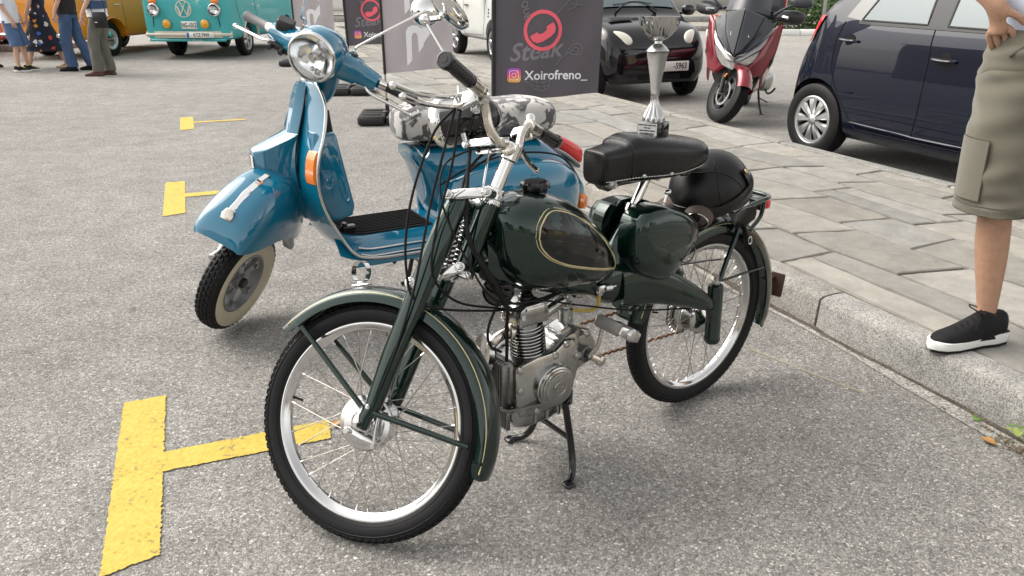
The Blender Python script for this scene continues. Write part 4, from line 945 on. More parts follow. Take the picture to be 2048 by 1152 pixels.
# headset and handlebar (turned with the wheel)
b = B(ssb); b.loft(xloft([(1.035, 0, 1.145, .086, .086, .086, 2.0), (1.01, 0, 1.145, .090, .092, .092, 2.0), (.97, 0, 1.142, .090, .094, .092, 2.1), (.92, 0, 1.132, .082, .088, .076, 2.3), (.87, 0, 1.115, .070, .070, .056, 2.5), (.82, 0, 1.095, .052, .046, .040, 2.5), (.795, 0, 1.085, .02, .02, .02, 2)], 32, 5), cap=False); b.build("headset", "blue_paint", SCO, 60)
for s in (1, -1):
    b = B(ssb); rings = []
    for (y, x, z, hx, hz) in ((.02, .925, 1.118, .064, .056), (.085, .925, 1.116, .058, .049), (.138, .918, 1.112, .049, .042), (.143, .918, 1.112, .042, .035), (.185, .912, 1.107, .037, .030), (.214, .905, 1.102, .032, .026)):
        rings.append([arr((x, s * y, z)) + arr((hx * abs(math.cos(a)) ** .75 * (1 if math.cos(a) > 0 else -1), 0, hz * abs(math.sin(a)) ** .75 * (1 if math.sin(a) > 0 else -1))) for a in np.linspace(0, 2 * math.pi, 20, endpoint=False)])
    b.loft(rings); b.build("handlebar_arm", "blue_paint", SCO, 50)
    b = B(ssb); b.tube([(.902, s * .21, 1.101), (.886, s * .235, 1.095)], .018, 20, 1); b.build("grip_collar", "chrome", SCO)
    b = B(ssb); d = arr((-.055, s * .115, -.028)); o = arr((.886, s * .235, 1.095)); L_ = np.linalg.norm(d)
    b.lathe([(0, 0), (.016, 0), (.0165, L_ * .9), (.019, L_ * .93), (.019, L_), (.015, L_ + .004), (0, L_ + .004)], o, d, 20)
    b.build("grip", "black_plastic" if s > 0 else "grey_rubber", SCO, 40)
    b = B(ssb); b.tube([(.935, s * .175, 1.088), (.950, s * .215, 1.075), (.925, s * .28, 1.060), (.890, s * .345, 1.040), (.880, s * .362, 1.034)], [.008, .0085, .0075, .007, .0085], 10, 5, flat=.7).ball((.880, s * .362, 1.034), .0105, 12, 8); b.build("hand_lever", "chrome", SCO, 60)

b = B(ssb); b.lathe([(.084, -.004), (.0885, .0), (.0885, .010), (.084, .015), (.080, .015), (.079, .010)], (1.036, 0, 1.145), (1, 0, 0), 48); b.build("headlamp_rim", "chrome", SCO, 50)
b = B(ssb); b.lathe([(.082, .010), (.066, -.006), (.04, -.02), (.014, -.028), (0, -.028)], (1.036, 0, 1.145), (1, 0, 0), 40); rfl = b.build("headlamp_reflector", "lamp_bright", SCO, 60)
b = B(ssb); b.cyl((1.008, 0, 1.145), (1.035, 0, 1.145), .014, n=16, bev=.004).ball((1.033, .012, 1.108), .009, 12, 8); b.build("bulb", "chrome_soft", rfl)
b = B(ssb); b.lathe([(.081, .009), (.06, .019), (.03, .025), (0, .027)], (1.036, 0, 1.145), (1, 0, 0), 40); b.build("headlamp_glass", "clear_lens", rfl, 60)
b = B(); b.tube([ssb((.862, 0, 1.085)), ssb((.835, 0, 1.02)), ssb((.85, 0, .94)), (.875, 0, .90)], [.058, .050, .048, .046], 20, 4); b.build("headset_neck", "blue_paint", SCO, 60)
b = B(ssb); b.box((.918, -.165, 1.150), (.055, .060, .040), rotm((0, 0, 1), 12), .006); b.build("fluid_reservoir", "black_plastic", SCO)
b = B(ssb); b.box((.935, -.16, 1.072), (.04, .085, .026), bev=.005); b.cyl((.955, -.185, 1.07), (.972, -.185, 1.066), .010, n=16).cyl((.955, -.14, 1.07), (.972, -.14, 1.066), .010, n=16); b.build("switch_block", "black_plastic", SCO)
for s in (1, -1):
    b = B(ssb); base = arr((.905, s * .098, 1.158)); b.cyl(base - arr((0, 0, .012)), base + arr((0, 0, .008)), .016, n=18, bev=.003); b.build("mirror_mount", "black_plastic", SCO)
    if s > 0: pth = [base, base + arr((-.004, .0, .028)), base + arr((-.035, .02, .055)), base + arr((-.216, .126, .167)), base + arr((-.24, .14, .18))]
    else: pth = [base, base + arr((.0, -.01, .04)), base + arr((.01, -.02, .06)), base + arr((.06, .0, .30))]
    b = B(ssb); b.cyl(base, base + arr((0, 0, .02)), .009, n=12).tube(pth, .0048, 10, 6); b.build("mirror_stem", "chrome", SCO, 60)
    mc = pth[-1]; dm = unit((-.90, -.184, -.394)) if s > 0 else unit((-1, .1, .1)); b = B(ssb); b.lathe([(0, -.028), (.02, -.027), (.040, -.020), (.053, -.009), (.057, .002), (.058, .006), (.055, .008), (.054, .005)], mc + dm * .03, dm, 36); mr = b.build("mirror_shell", "chrome", SCO, 60)
    B(ssb).lathe([(.054, .005), (0, .005)], mc + dm * .03, dm, 36).build("mirror_glass", "mirror", mr)
# fork, front wheel and fender
WC = arr((1.235, 0, .213))
def fat_wheel(c, xf, white):
    c = arr(c); w = bpy.data.objects.new("front_wheel" if white else "rear_wheel", None); COL.objects.link(w); w.parent = SCO
    R0 = .213; prof = [(.128, -.034), (.150, -.043), (.175, -.0455), (.192, -.042), (.202, -.034), (.2075, -.02), (.209, 0), (.2075, .02), (.202, .034), (.192, .042), (.186, .0438), (.128, .034)]
    B(xf).lathe(prof, c, YAX, 72).build("tyre", "tyre_side", w, 60)
    if white: B(xf).lathe([(.126, .033), (.150, .0435), (.172, .0462), (.187, .0440)], c, YAX, 72).build("whitewall", "cream_tyre", w, 60)
    b = B(xf); n = 46
    for i in range(n):
        for off, dr, ph in ((-.032, -.0035, 0), (-.016, .0015, .5), (0, .0025, 0), (.016, .0015, .5), (.032, -.0035, 0)):
            a = 2 * math.pi * (i + ph) / n; rad = arr((math.cos(a), 0, math.sin(a))); tan = arr((-math.sin(a), 0, math.cos(a)))
            til = off * 16; nn = rad * math.cos(til) + arr(YAX) * math.sin(til); lat = np.cross(nn, tan); rr_ = .2085 - .006 * (abs(off) > .03) + .0
            o = c + rad * (rr_ + dr * .3) + arr(YAX) * off
            ring = lambda h, k: [o + nn * h + k * (.0118 * math.cos(t) * tan + .0072 * math.sin(t) * lat) for t in np.linspace(0, 2 * math.pi, 6, endpoint=False)]
            b.loft([ring(-.004, 1.0), ring(.003, 1.0), ring(.0042, .8)])
    stuff(b.build("tread", "black_rubber", w, 30))
    b = B(xf); b.lathe([(.130, .030), (.127, .036), (.122, .036), (.118, .028), (.108, .020), (.104, .006), (.104, -.03), (.13, -.034)], c, YAX, 56); b.build("rim", "grey_paint", w, 40)
    b = B(xf); b.lathe([(0, -.04), (.07, -.04), (.075, -.01), (.06, .004), (.034, .01), (.03, .024), (0, .026)], c, YAX, 40)
    for i in range(5):
        a = 2 * math.pi * i / 5 + .3; u = arr((math.cos(a), 0, math.sin(a))); t = arr((-math.sin(a), 0, math.cos(a)))
        b.loft([[c + u * .03 + t * q * .022 + arr((0, yy, 0)) for q, yy in ((-1, -.006), (1, -.006), (1, .014), (-1, .014))], [c + u * .075 + t * q * .016 + arr((0, yy, 0)) for q, yy in ((-1, -.004), (1, -.004), (1, .016), (-1, .016))], [c + u * .115 + t * q * .026 + arr((0, yy, 0)) for q, yy in ((-1, .006), (1, .006), (1, .024), (-1, .024))]])
    b.build("hub", "grey_paint", w, 35)
    b = B(xf)
    for i in range(5):
        a = 2 * math.pi * i / 5 + .3; b.cyl(c + .092 * arr((math.cos(a), 0, math.sin(a))) + arr((0, .016, 0)), c + .092 * arr((math.cos(a), 0, math.sin(a))) + arr((0, .030, 0)), .008, n=6)
    b.build("wheel_nuts", "grey_metal", w)
    b = B(xf); b.lathe([(0.022, .015), (.022, .036), (.018, .040), (0, .040)], c, YAX, 24); b.build("hub_cap", "black_plastic", w)
fat_wheel(WC, ss, True); fat_wheel((0, 0, .213), None, False)
FD = [(1.408, .508, .498, .088), (1.392, .545, .494, .104), (1.35, .596, .486, .116), (1.28, .638, .474, .123), (1.20, .662, .460, .126), (1.12, .668, .434, .126), (1.05, .654, .390, .120), (.99, .620, .370, .102), (.95, .580, .40, .085), (.935, .55, .45, .06)]
rows = []
for q in spline([arr(p) for p in FD], 4):
    x, zt, zs, hw = q; row = []
    for a in np.linspace(0, math.pi, 25):
        ca, sa = math.cos(a), math.sin(a); e = .66
        row.append(arr((x, hw * abs(ca) ** .62 * (1 if ca > 0 else -1), zs + (zt - zs) * abs(sa) ** e)))
    rows.append(row)
b = B(ss); b.sheet(rows, .004, (0, 0, 1)); b.build("front_fender", "blue_paint", SCO, 60)
top = lambda x: interp([q[0] for q in FD[::-1]], [q[1] for q in FD[::-1]], x)
b = B(ss); b.loft([[arr((x, y, top(x) + h)) for y, h in ((-w, .0), (-w * .6, .006), (w * .6, .006), (w, 0), (w * .5, -.004), (-w * .5, -.004))] for x, w in ((1.345, .014), (1.335, .016), (1.26, .0155), (1.18, .015), (1.13, .015), (1.125, .012))]); cr = b.build("fender_crest", "chrome", SCO, 30)
b = B(ss); b.prism([(-.02, -.02), (.02, -.02), (.024, .0), (.014, .022), (-.014, .022), (-.024, 0)], .008, (1.353, 0, top(1.35) + .002), (0, 1, 0), (-.6, 0, .8), bev=.002); b.build("crest_badge", "worn_chrome", cr)
b = B(ss); b.tube([(1.235, -.062, .213), (1.20, -.066, .26), (1.13, -.066, .36), (1.08, -.03, .46), (1.05, 0, .55)], [.020, .022, .024, .026, .026], 14, 4).cyl((1.235, -.075, .213), (1.235, .01, .213), .018); b.build("fork_arm", "grey_paint", SCO, 60)
b = B(ss); b.tube([(1.262, -.082, .275), (1.20, -.082, .37), (1.16, -.08, .44)], .018, 16, 1).cyl((1.245, -.088, .30), (1.285, -.088, .30), .020, n=16, bev=.004).ball((1.255, -.088, .285), .024, 14, 10); b.build("front_shock", "chrome_soft", SCO)
b = B(ss); b.prism([(1.13, .455), (1.05, .405), (1.025, .330), (1.045, .318), (1.07, .375), (1.12, .418), (1.16, .45)], .045, (0, .088, 0), bev=.006); b.build("fork_cover", "grey_paint", SCO, 40)
# underside: engine, stand
b = B(); b.tube([(.12, .03, .24), (.0, .03, .22)], .09, 20, 2).box((.22, .0, .27), (.3, .18, .14), bev=.03); b.build("engine_case", "cast_aluminium", SCO)
b = B()
for s in (1, -1): b.tube([(.42, s * .09, .27), (.45, s * .12, .15), (.47, s * .15, .03), (.50, s * .16, .008)], .010, 10, 5)
b.tube([(.45, -.12, .15), (.45, .12, .15)], .008, 8, 1).tube([(.55, -.05, .27), (.30, -.05, .27)], .02, 10, 1).tube([(.62, .06, .29), (.615, .06, .225), (.60, .065, .20)], .008, 8, 3); b.build("centre_stand", "black_metal", SCO)
# ------------------------------------------------------------------ trophy on the saddle
def local_to_world(root, p):
    a = root.rotation_euler[2]; x, y, z = p
    return (root.location[0] + x * math.cos(a) - y * math.sin(a), root.location[1] + x * math.sin(a) + y * math.cos(a), root.location[2] + z)
mat("silver_plastic", (.44, .44, .435), .05, 1.0)
mat("silver_mesh", (.38, .375, .36), .18, 1.0, bump=1.0, bscale=500)
mat("plate_silver", (.62, .63, .64), .35, .7)
mat("ink", (.012, .012, .012), .6)
TR = thing("trophy", "silver trophy cup on a black cube standing on the moped saddle", "trophy", local_to_world(MO, (.262, .0, .919)), 230)
TR.rotation_euler = (R(2.0), R(-2.5), R(230))
b = B(); b.box((0, 0, .0195), (.062, .066, .039), bev=.002); base = b.build("base", "black_gloss", TR)
b = B(); b.box((.0315, 0, .0195), (.0015, .060, .032)); pl = b.build("name_plate", "plate_silver", base)
for i, n_ in enumerate(((9, 7, 8, 6), (6, 5), (8, 10, 9), (7, 9, 8))):     # four lines too small to read: word-shaped dashes
    tot = sum(n_) + len(n_) - 1; y = -tot / 2
    for w_ in n_:
        B().box((.0326, (y + w_ / 2) * .00165, .0308 - i * .0075), (.0006, w_ * .00165, .0030)).build("print_line", "ink", pl); y += w_ + 1
def fluted(prof, k, amp, n=96, o=(0, 0, 0)):
    return [[arr(o) + arr(((r + amp_ * math.cos(k * a)) * math.cos(a), (r + amp_ * math.cos(k * a)) * math.sin(a), h)) for a in np.linspace(0, 2 * math.pi, n, endpoint=False)] for r, h, amp_ in prof]
H = .039
b = B(); b.loft(fluted([(0.0290, H, 0), (0.0295, H + 0.0048, .0012), (0.0273, H + 0.0128, .0026), (0.0229, H + 0.0240, .0026), (0.0167, H + 0.0368, .0016), (0.0128, H + 0.0496, .0006), (0.0110, H + 0.0656, 0), (0.0119, H + 0.0720, 0), (0.0128, H + 0.0744, 0)], 12, .002)); b.build("foot", "silver_plastic", TR, 50)
b = B(); b.lathe([(0.0115, H + 0.0744), (0.0119, H + 0.0784), (0.0147, H + 0.1040), (0.0194, H + 0.1320), (0.0241, H + 0.1584), (0.0274, H + 0.1744), (0.0289, H + 0.1808), (0.0289, H + 0.1840)], (0, 0, 0), (0, 0, 1), 40); b.build("column", "silver_mesh", TR, 50)
b = B(); b.lathe([(0.0321, H + 0.1840), (0.0299, H + 0.1872), (0.0211, H + 0.1968), (0.0114, H + 0.2032), (0.0101, H + 0.2096), (0.0141, H + 0.2128)], (0, 0, 0), (0, 0, 1), 16); b.build("shoulder", "silver_plastic", TR, 20)
b = B(); rr = fluted([(0.0123, H + 0.2112, 0), (0.0229, H + 0.2160, .0008), (0.0334, H + 0.2256, .0016), (0.0431, H + 0.2376, .0018), (0.0506, H + 0.2520, .0016), (0.0546, H + 0.2640, .0008), (0.0568, H + 0.2696, 0)], 28, 0)
b.loft(rr + fluted([(0.0550, H + 0.2704, 0), (0.0484, H + 0.2520, .0014), (0.0396, H + 0.2368, .0014), (0.0264, H + 0.2240, .001), (0.0018, H + 0.2176, 0)], 28, 0), cap=False); b.build("cup", "silver_plastic", TR, 50)

# ------------------------------------------------------------------ open-face helmet with goggles on the rack
HE = thing("helmet", "matt black leather open-face helmet with goggles resting behind the saddle", "helmet", local_to_world(MO, (-.008, -.005, .722)), 216)
TI = rotm((0, 1, 0), 24)
hx = lambda p: TI @ arr(p)
def helm(a, t, g=0.0):
    """a: azimuth round the helmet's axis, t: polar angle from the crown"""
    rx, ry, rz = .132 + g, .117 + g, .122 + g
    return arr((rx * math.sin(t) * math.cos(a), ry * math.sin(t) * math.sin(a), rz * math.cos(t)))
tm = lambda a: R(104) - R(16) * max(0, math.cos(a)) + R(6) * max(0, -math.cos(a))
mat("helmet_leather", (.005, .005, .0055), .34, spec=.35, bump=.12, bscale=300)
mat("goggle_leather", (.075, .052, .042), .6, bump=.2, bscale=300)
mat("goggle_lens", (.02, .012, .010), .05, coat=1.0)
b = B(hx); b.loft([[helm(a, max(.01, tm(a) * f)) for a in np.linspace(0, 2 * math.pi, 56, endpoint=False)] for f in np.linspace(.0, 1, 22)], cap=False); sh = b.build("shell", "helmet_leather", HE, 70)
b = B(hx); b.tube([helm(a, tm(a), .001) for a in np.linspace(0, 2 * math.pi, 72)], .0055, 10, 1); b.build("rim_bead", "black_leather", HE)
b = B(hx); b.tube([helm(a, tm(a) - R(9), .0008) for a in np.linspace(0, 2 * math.pi, 72)], .0028, 8, 1); b.build("rim_seam", "black_leather", sh)
b = B(hx)
for s in (1, -1): b.tube([helm(R(180 - s * 180) + s * 0 + R(u), R(v), .0006) for u, v in ((s * 60, 90), (s * 62, 70), (s * 68, 50), (s * 78, 32), (s * 95, 20))], .0016, 6, 5)
b.tube([helm(R(u), R(v), .0006) for u, v in ((100, 88), (96, 68), (85, 48), (60, 34), (20, 30), (-30, 32), (-80, 46), (-95, 66), (-100, 88))], .0016, 6, 5)
b.build("panel_seam", "black_leather", sh)
b = B(hx); b.sheet([[helm(R(a), R(t), .004 + .002 * math.sin((t - 86) / 14 * 3.14)) for t in np.linspace(84, 99, 5)] for a in np.linspace(-150, 150, 60)], .003); b.build("goggle_strap", "black_leather", HE)
for a0 in (118,):
    b = B(hx); b.sheet([[helm(R(a0) + R(w) * (1 if t > 70 else .8), R(t), .007) for w in np.linspace(-7, 7, 5)] for t in np.linspace(62, 100, 10)], .003); tab = b.build("strap_tab", "black_leather", HE)
    p = helm(R(a0), R(66), .009); b = B(hx); b.lathe([(0, .003), (.006, .0026), (.0075, 0), (.0055, .0032), (.0045, .002)], p, p, 18); b.build("snap_button", "brass", tab)
# ear flap and chin strap hanging on the left
b = B(); b.sheet([[arr((x0 + (x1 - x0) * t + .004 * math.sin(9 * v), .098 + .008 * math.sin(6 * t + 4 * v) - .02 * v, -.048 - .072 * v)) for t in np.linspace(0, 1, 8)] for v, x0, x1 in ((0, .02, -.115), (.3, .0, -.118), (.6, -.025, -.115), (.85, -.05, -.105), (1, -.065, -.098))], .005); b.build("ear_flap", "black_leather", HE, 60)
b = B(); b.tube([(-.075, .088, -.11), (-.082, .092, -.14), (-.088, .094, -.165), (-.092, .092, -.19)], .009, 8, 4, flat=.25); b.build("chin_strap", "black_leather", HE, 60)
b = B(); b.tube([(-.088, .10, -.148), (-.098, .102, -.142), (-.104, .102, -.16), (-.094, .10, -.166), (-.088, .10, -.148)], .0016, 6, 3); b.build("strap_ring", "chrome", HE)
# goggles: two pods at the front lower edge
for s in (1, -1):
    c = hx(helm(R(s * 28), R(92), .012)); n = unit(hx(helm(R(s * 28), R(90))) - hx(arr((0, 0, 0)))); u = unit(np.cross((0, 0, 1), n)); v = np.cross(n, u)
    ring = lambda k, h: [c + n * h + k * (.040 * math.cos(t) * u + .029 * (1 + .12 * math.sin(t)) * math.sin(t) * v) for t in np.linspace(0, 2 * math.pi, 32, endpoint=False)]
    b = B(); b.loft([ring(1.12, -.018), ring(1.10, .004), ring(1.0, .015), ring(.86, .016), ring(.84, .011)], cap=False); pod = b.build("goggle_pod", "goggle_leather", HE, 50)
    b = B(); b.loft([ring(.95, .0155), ring(.93, .0185), ring(.86, .0185), ring(.85, .015)], cap=False); b.build("goggle_frame", "worn_chrome", pod)
    b = B(); b.loft([ring(.87, .012), ring(.5, .018), ring(.02, .02)], cap=False); b.build("goggle_lens", "goggle_lens", pod, 60)
# ------------------------------------------------------------------ vehicles beyond the pavement and across the road
mat("navy_paint", (.003, .0055, .016), .25, .1, 1.0, spec=.10, coat_ior=1.42, coat_rough=.02)
mat("black_car_paint", (.004, .004, .006), .2, 0, 1.0, spec=.15, coat_rough=.02)
mat("white_car_paint", (.62, .63, .61), .3, 0, .8)
mat("red_paint", (.22, .010, .022), .3, .4, 1.0)
mat("orange_paint", (.70, .26, .008), .35, 0, .6, var=.06, vscale=2)
mat("red_car_paint", (.48, .012, .012), .3, 0, .8)
mat("car_glass", (.13, .165, .175), .05, spec=.5)
mat("dark_glass", (.012, .014, .015), .03, spec=.8, coat=.5)
mat("silver_wheel", (.55, .56, .57), .28, .9)
mat("alloy_white", (.66, .66, .65), .35, .2, .5)
mat("plate_white", (.72, .73, .70), .45)
mat("plate_blue", (.02, .12, .42), .45)
mat("matt_black", (.016, .017, .019), .55, coat=.15)
mat("slate_plastic", (.030, .034, .042), .42, coat=.3)
mat("off_white", (.66, .62, .53), .5, var=.25, vscale=5)
mat("lamp_cream", (.66, .66, .56), .15, coat=1.0)
mat("amber_lens", (.75, .36, .01), .12, coat=1.0)
mat("lamp_silver", (.72, .74, .75), .10, 1.0)
mat("trunk_rubber", (.03, .03, .03), .7)
def tq_material():
    m = mat("turquoise_paint", (.06, .42, .42), .45, coat=.35); N, L, b = nodes(m); geo = N.new("ShaderNodeTexCoord")
    nz = N.new("ShaderNodeTexNoise"); nz.inputs["Scale"].default_value = 2.3; nz.inputs["Detail"].default_value = 8; nz.inputs["Roughness"].default_value = .7; L.new(geo.outputs["Object"], nz.inputs["Vector"])
    r = N.new("ShaderNodeValToRGB"); e = r.color_ramp.elements; e[0].position = .60; e[0].color = (.055, .42, .43, 1); e[1].position = .66; e[1].color = (.55, .58, .48, 1)
    q = e.new(.3); q.color = (.035, .35, .37, 1); L.new(nz.outputs[0], r.inputs[0]); L.new(r.outputs[0], b.inputs["Base Color"])
tq_material()

class Shell:
    """car body from half sections: list of (x, [(y, z), ...] from sill to roof centre)"""
    def __init__(s, secs, k=5, kt=4):
        s.x = np.array([q[0] for q in secs]); s.P = np.array([q[1] for q in secs], float); s.k, s.kt = k, kt; s.m = s.P.shape[1]
        X = spline([np.concatenate([[x], p.ravel()]) for x, p in zip(s.x, s.P)], k)
        s.cache = {}; s.X = np.array([q[0] for q in X]); s.Q = np.array([q[1:].reshape(-1, 2) for q in X])
    def half(s, x):
        o = np.argsort(s.X); X, Q = s.X[o], s.Q[o]; i = int(np.clip(np.searchsorted(X, x) - 1, 0, len(X) - 2)); f = min(max((x - X[i]) / max(X[i + 1] - X[i], 1e-9), 0), 1)
        return Q[i] * (1 - f) + Q[i + 1] * f
    def fine(s, x):
        key = round(float(x), 4)
        if key not in s.cache:
            P = s.half(key); n = len(P); E = np.vstack([2 * P[0] - P[1], P, 2 * P[-1] - P[-2]]); t = (np.arange(8) / 8)[None, :, None]
            p0, p1, p2, p3 = E[:-3, None], E[1:-2, None], E[2:-1, None], E[3:, None]
            H = .5 * (2 * p1 + (p2 - p0) * t + (2 * p0 - 5 * p1 + 4 * p2 - p3) * t * t + (3 * p1 - p0 - 3 * p2 + p3) * t ** 3)
            s.cache[key] = np.vstack([H.reshape(-1, 2), P[-1:]])
        return s.cache[key]
    def pt(s, x, t, side=1, off=0.0):
        def raw(x, t):
            h = s.fine(x); u = min(max(t, 0), s.m - 1) * 8; u = u if True else np.clip(t, 0, s.m - 1) * 8; i = min(int(u), len(h) - 2); f = u - i
            q = h[i] * (1 - f) + h[i + 1] * f; return arr((x, q[0], q[1]))
        p = raw(x, t)
        if off:
            e = 1e-2; du = raw(x + e, t) - raw(x - e, t); dv = raw(x, min(t + .05, s.m - 1)) - raw(x, max(t - .05, 0)); n = unit(np.cross(du, dv))
            if n[1] < -.05 or (abs(n[1]) <= .05 and n[2] < 0): n = -n
            p = p + n * off
        p[1] *= side; return p
    def t_of_z(s, x, z):
        h = s.fine(x); return float(np.interp(z, h[:, 1], np.arange(len(h)) / 8))
    def on(s, x, z, side=1, off=0.0): return s.pt(x, s.t_of_z(x, z), side, off)
    def body(s, name, m, parent, cuts=(), angle=35):
        rings = []
        for h in s.Q:
            hh = np.array(spline([arr(q) for q in h], s.kt))
            rings.append((hh))
        rr = []
        for x, hh in zip(s.X, rings):
            L_ = [arr((x, y, z)) for y, z in hh]; Rr = [arr((x, -y, z)) for y, z in hh[:-1][::-1]]
            rr.append(L_ + Rr)
        b = B(); b.loft(rr); o = b.build(name, m, parent, angle)
        if cuts:
            cb = B()
            for (x, z, r_, y0, y1) in cuts: cb.cyl((x, y0, z), (x, y1, z), r_, n=48)
            c = cb.build("cutter", m, None); bpy.context.view_layer.update()
            c.matrix_world = parent.matrix_world
            md = o.modifiers.new("b", 'BOOLEAN'); md.operation = 'DIFFERENCE'; md.object = c; md.solver = 'EXACT'
            applied(o); bpy.data.objects.remove(c)
            o.data.polygons.foreach_set("use_smooth", [True] * len(o.data.polygons)); o.data.set_sharp_from_angle(angle=R(angle))
        return o
    def patch(s, name, m, parent, quad, side=1, off=.004, n=10, byz=True):
        """quad: four (x, z) corners, bilinear, laid on the surface"""
        q = [arr(p) for p in quad]; g = []
        for u in np.linspace(0, 1, n):
            row = []
            for v in np.linspace(0, 1, n):
                p = (q[0] * (1 - u) + q[1] * u) * (1 - v) + (q[3] * (1 - u) + q[2] * u) * v
                row.append(s.on(p[0], p[1], side, off) if byz else s.pt(p[0], p[1], side, off))
            g.append(row)
        return B().sheet(g).build(name, m, parent, 60)
    def line(s, name, m, parent, pts, side=1, r=.004, off=.001):
        P = []
        for a, b_ in zip(pts[:-1], pts[1:]):
            for t in np.linspace(0, 1, 6)[:-1]: P.append(arr(a) * (1 - t) + arr(b_) * t)
        P.append(arr(pts[-1])); return B().tube([s.on(p[0], p[1], side, off) for p in P], r, 6, 1).build(name, m, parent, 60)

def car_wheel(parent, c, r, w, side, style, rim_m, name="wheel", steer=0):
    e = bpy.data.objects.new(name, None); COL.objects.link(e); e.parent = parent; e.location = c; e.rotation_euler = (0, 0, R(steer))
    ri = r * (.66 if style != "steel" else .60); h = w / 2; ax = (0, side, 0)
    B().lathe([(ri * .97, -h * .8), (ri * 1.05, -h), (r * .90, -h * .98), (r * .985, -h * .8), (r, -h * .4), (r, h * .4), (r * .985, h * .8), (r * .90, h * .98), (ri * 1.12, h), (ri * 1.0, h * .86)], (0, 0, 0), ax, 48).build("tyre", "tyre_side", e, 40)
    b = B(); B_ = b
    for q in (-.5, 0, .5): b.lathe([(r * .999, h * (q - .06)), (r * .975, h * (q - .05)), (r * .975, h * (q + .05)), (r * .999, h * (q + .06))], (0, 0, 0), ax, 48)
    b.build("tread_groove", "trunk_rubber", e)
    B().lathe([(ri * 1.02, h * .86), (ri * .97, h * .9), (ri * .93, h * .8), (ri * .9, h * .3), (ri * .88, -h * .7)], (0, 0, 0), ax, 40).build("rim", rim_m, e, 40)
    B().lathe([(0, h * .05), (ri * .9, h * .0)], (0, 0, 0), ax, 32).build("brake_disc", "dark_gap", e)
    if style == "steel":
        B().lathe([(ri * .95, h * .62), (ri * .80, h * .40), (ri * .7, h * .55), (ri * .62, h * .55)], (0, 0, 0), ax, 36).build("wheel_disc", rim_m, e, 40)
        B().lathe([(ri * .68, h * .5), (ri * .66, h * .72), (ri * .5, h * .86), (ri * .25, h * .94), (0, h * .96)], (0, 0, 0), ax, 36).build("hub_cap", "chrome_soft", e, 50)
    else:
        k = {"nine": 9, "twelve": 12, "five": 5, "six": 6}[style]; fat = {"nine": .62, "twelve": .34, "five": .5, "six": .5}[style]
        b = B()
        for i in range(k):
            a = 2 * math.pi * (i + .5) / k; u = arr((math.cos(a), 0, math.sin(a))); t = arr((-math.sin(a), 0, math.cos(a))); rings = []
            for f, ww, yy in ((.16, .5, .80), (.35, .62, .88), (.6, .85, .90), (.80, 1.0, .86), (.95, 1.1, .78)):
                hw = math.pi * ri * ww / k * fat * (.6 + .4 * f); rings.append([u * ri * f + t * q * hw + arr((0, side * (h * yy - z), 0)) for q, z in ((-1, .018), (-.6, 0), (.6, 0), (1, .018), (.6, .026), (-.6, .026))])
            b.loft(rings)
        b.lathe([(ri * .95, h * .80), (ri * .93, h * .86), (ri * .87, h * .84), (ri * .85, h * .7)], (0, 0, 0), ax, 40)
        b.build("spokes", rim_m, e, 30)
        B().lathe([(ri * .22, h * .6), (ri * .21, h * .86), (ri * .15, h * .93), (0, h * .95)], (0, 0, 0), ax, 24).build("hub_cap", rim_m, e, 40)
    return e
def plate(parent, c, ux, w, h, left, right, eu=True, dx=.02):
    n = np.cross(unit(ux), (0, 0, 1)); c = arr(c)
    o = B().box(c, (w, .012, h), np.stack([unit(ux), n, arr((0, 0, 1))], 1), .003).build("number_plate", "plate_white", parent)
    if eu: B().box(c + n * .0065 - unit(ux) * (w / 2 - .022), (.040, .002, h * .94), np.stack([unit(ux), n, arr((0, 0, 1))], 1)).build("blue_band", "plate_blue", o)
    lettering(left, h * .86, c + n * .0072 + unit(ux) * (dx if eu else 0), ux, (0, 0, 1), "ink", o, extrude=.0006, sx=right)
    return o

# --- navy hatchback by the pavement: nose away to the right, right flank towards us
NAVY = thing("hatchback", "dark navy five-door hatchback with silver nine-spoke wheel covers parked along the pavement", "car", tuple(W(4.0, 5.42)), KERB_RZ + 180)
def sec(w, zs, top, belt=1.02, roofw=.54, sill=.20):
    """hatch section: w lower half width, top roof height"""
    if top > belt + .12:
        zt = top; return [(w * .90, sill), (w * .975, sill + .09), (w, .52), (w * .985, .82), (w * .95, belt), (w * .95 - (zt - belt) * .30, belt + (zt - belt) * .72), (roofw * w / .8, zt - .035), (roofw * w * .55, zt - .004), (0, zt)]
    zt = top; b0 = zt - .05
    return [(w * .90, sill), (w * .975, sill + .09), (w, sill + (b0 - sill) * .42), (w * .985, sill + (b0 - sill) * .70), (w * .955, sill + (b0 - sill) * .90), (w * .90, zt - .028), (w * .78, zt - .008), (w * .45, zt + .002), (0, zt + .006)]
nv = Shell([(-1.175, sec(.60, 0, .56, sill=.26)), (-1.16, sec(.69, 0, .68, sill=.24)), (-1.10, sec(.755, 0, .82)), (-1.0, sec(.785, 0, .98)), (-.90, sec(.797, 0, 1.16)), (-.78, sec(.80, 0, 1.33)), (-.62, sec(.805, 0, 1.425)), (-.3, sec(.81, 0, 1.462)), (.1, sec(.81, 0, 1.468)), (.5, sec(.81, 0, 1.45)), (.85, sec(.808, 0, 1.37)), (1.15, sec(.80, 0, 1.17)), (1.38, sec(.795, 0, 1.00)), (1.7, sec(.78, 0, .92)), (2.0, sec(.73, 0, .84)), (2.18, sec(.64, 0, .72)), (2.24, sec(.54, 0, .56))])
nv.body("body", "navy_paint", NAVY, [(-.83, .29, .335, -1.2, -.55), (-.83, .29, .335, .55, 1.2), (1.50, .29, .335, -1.2, -.55), (1.50, .29, .335, .55, 1.2)])
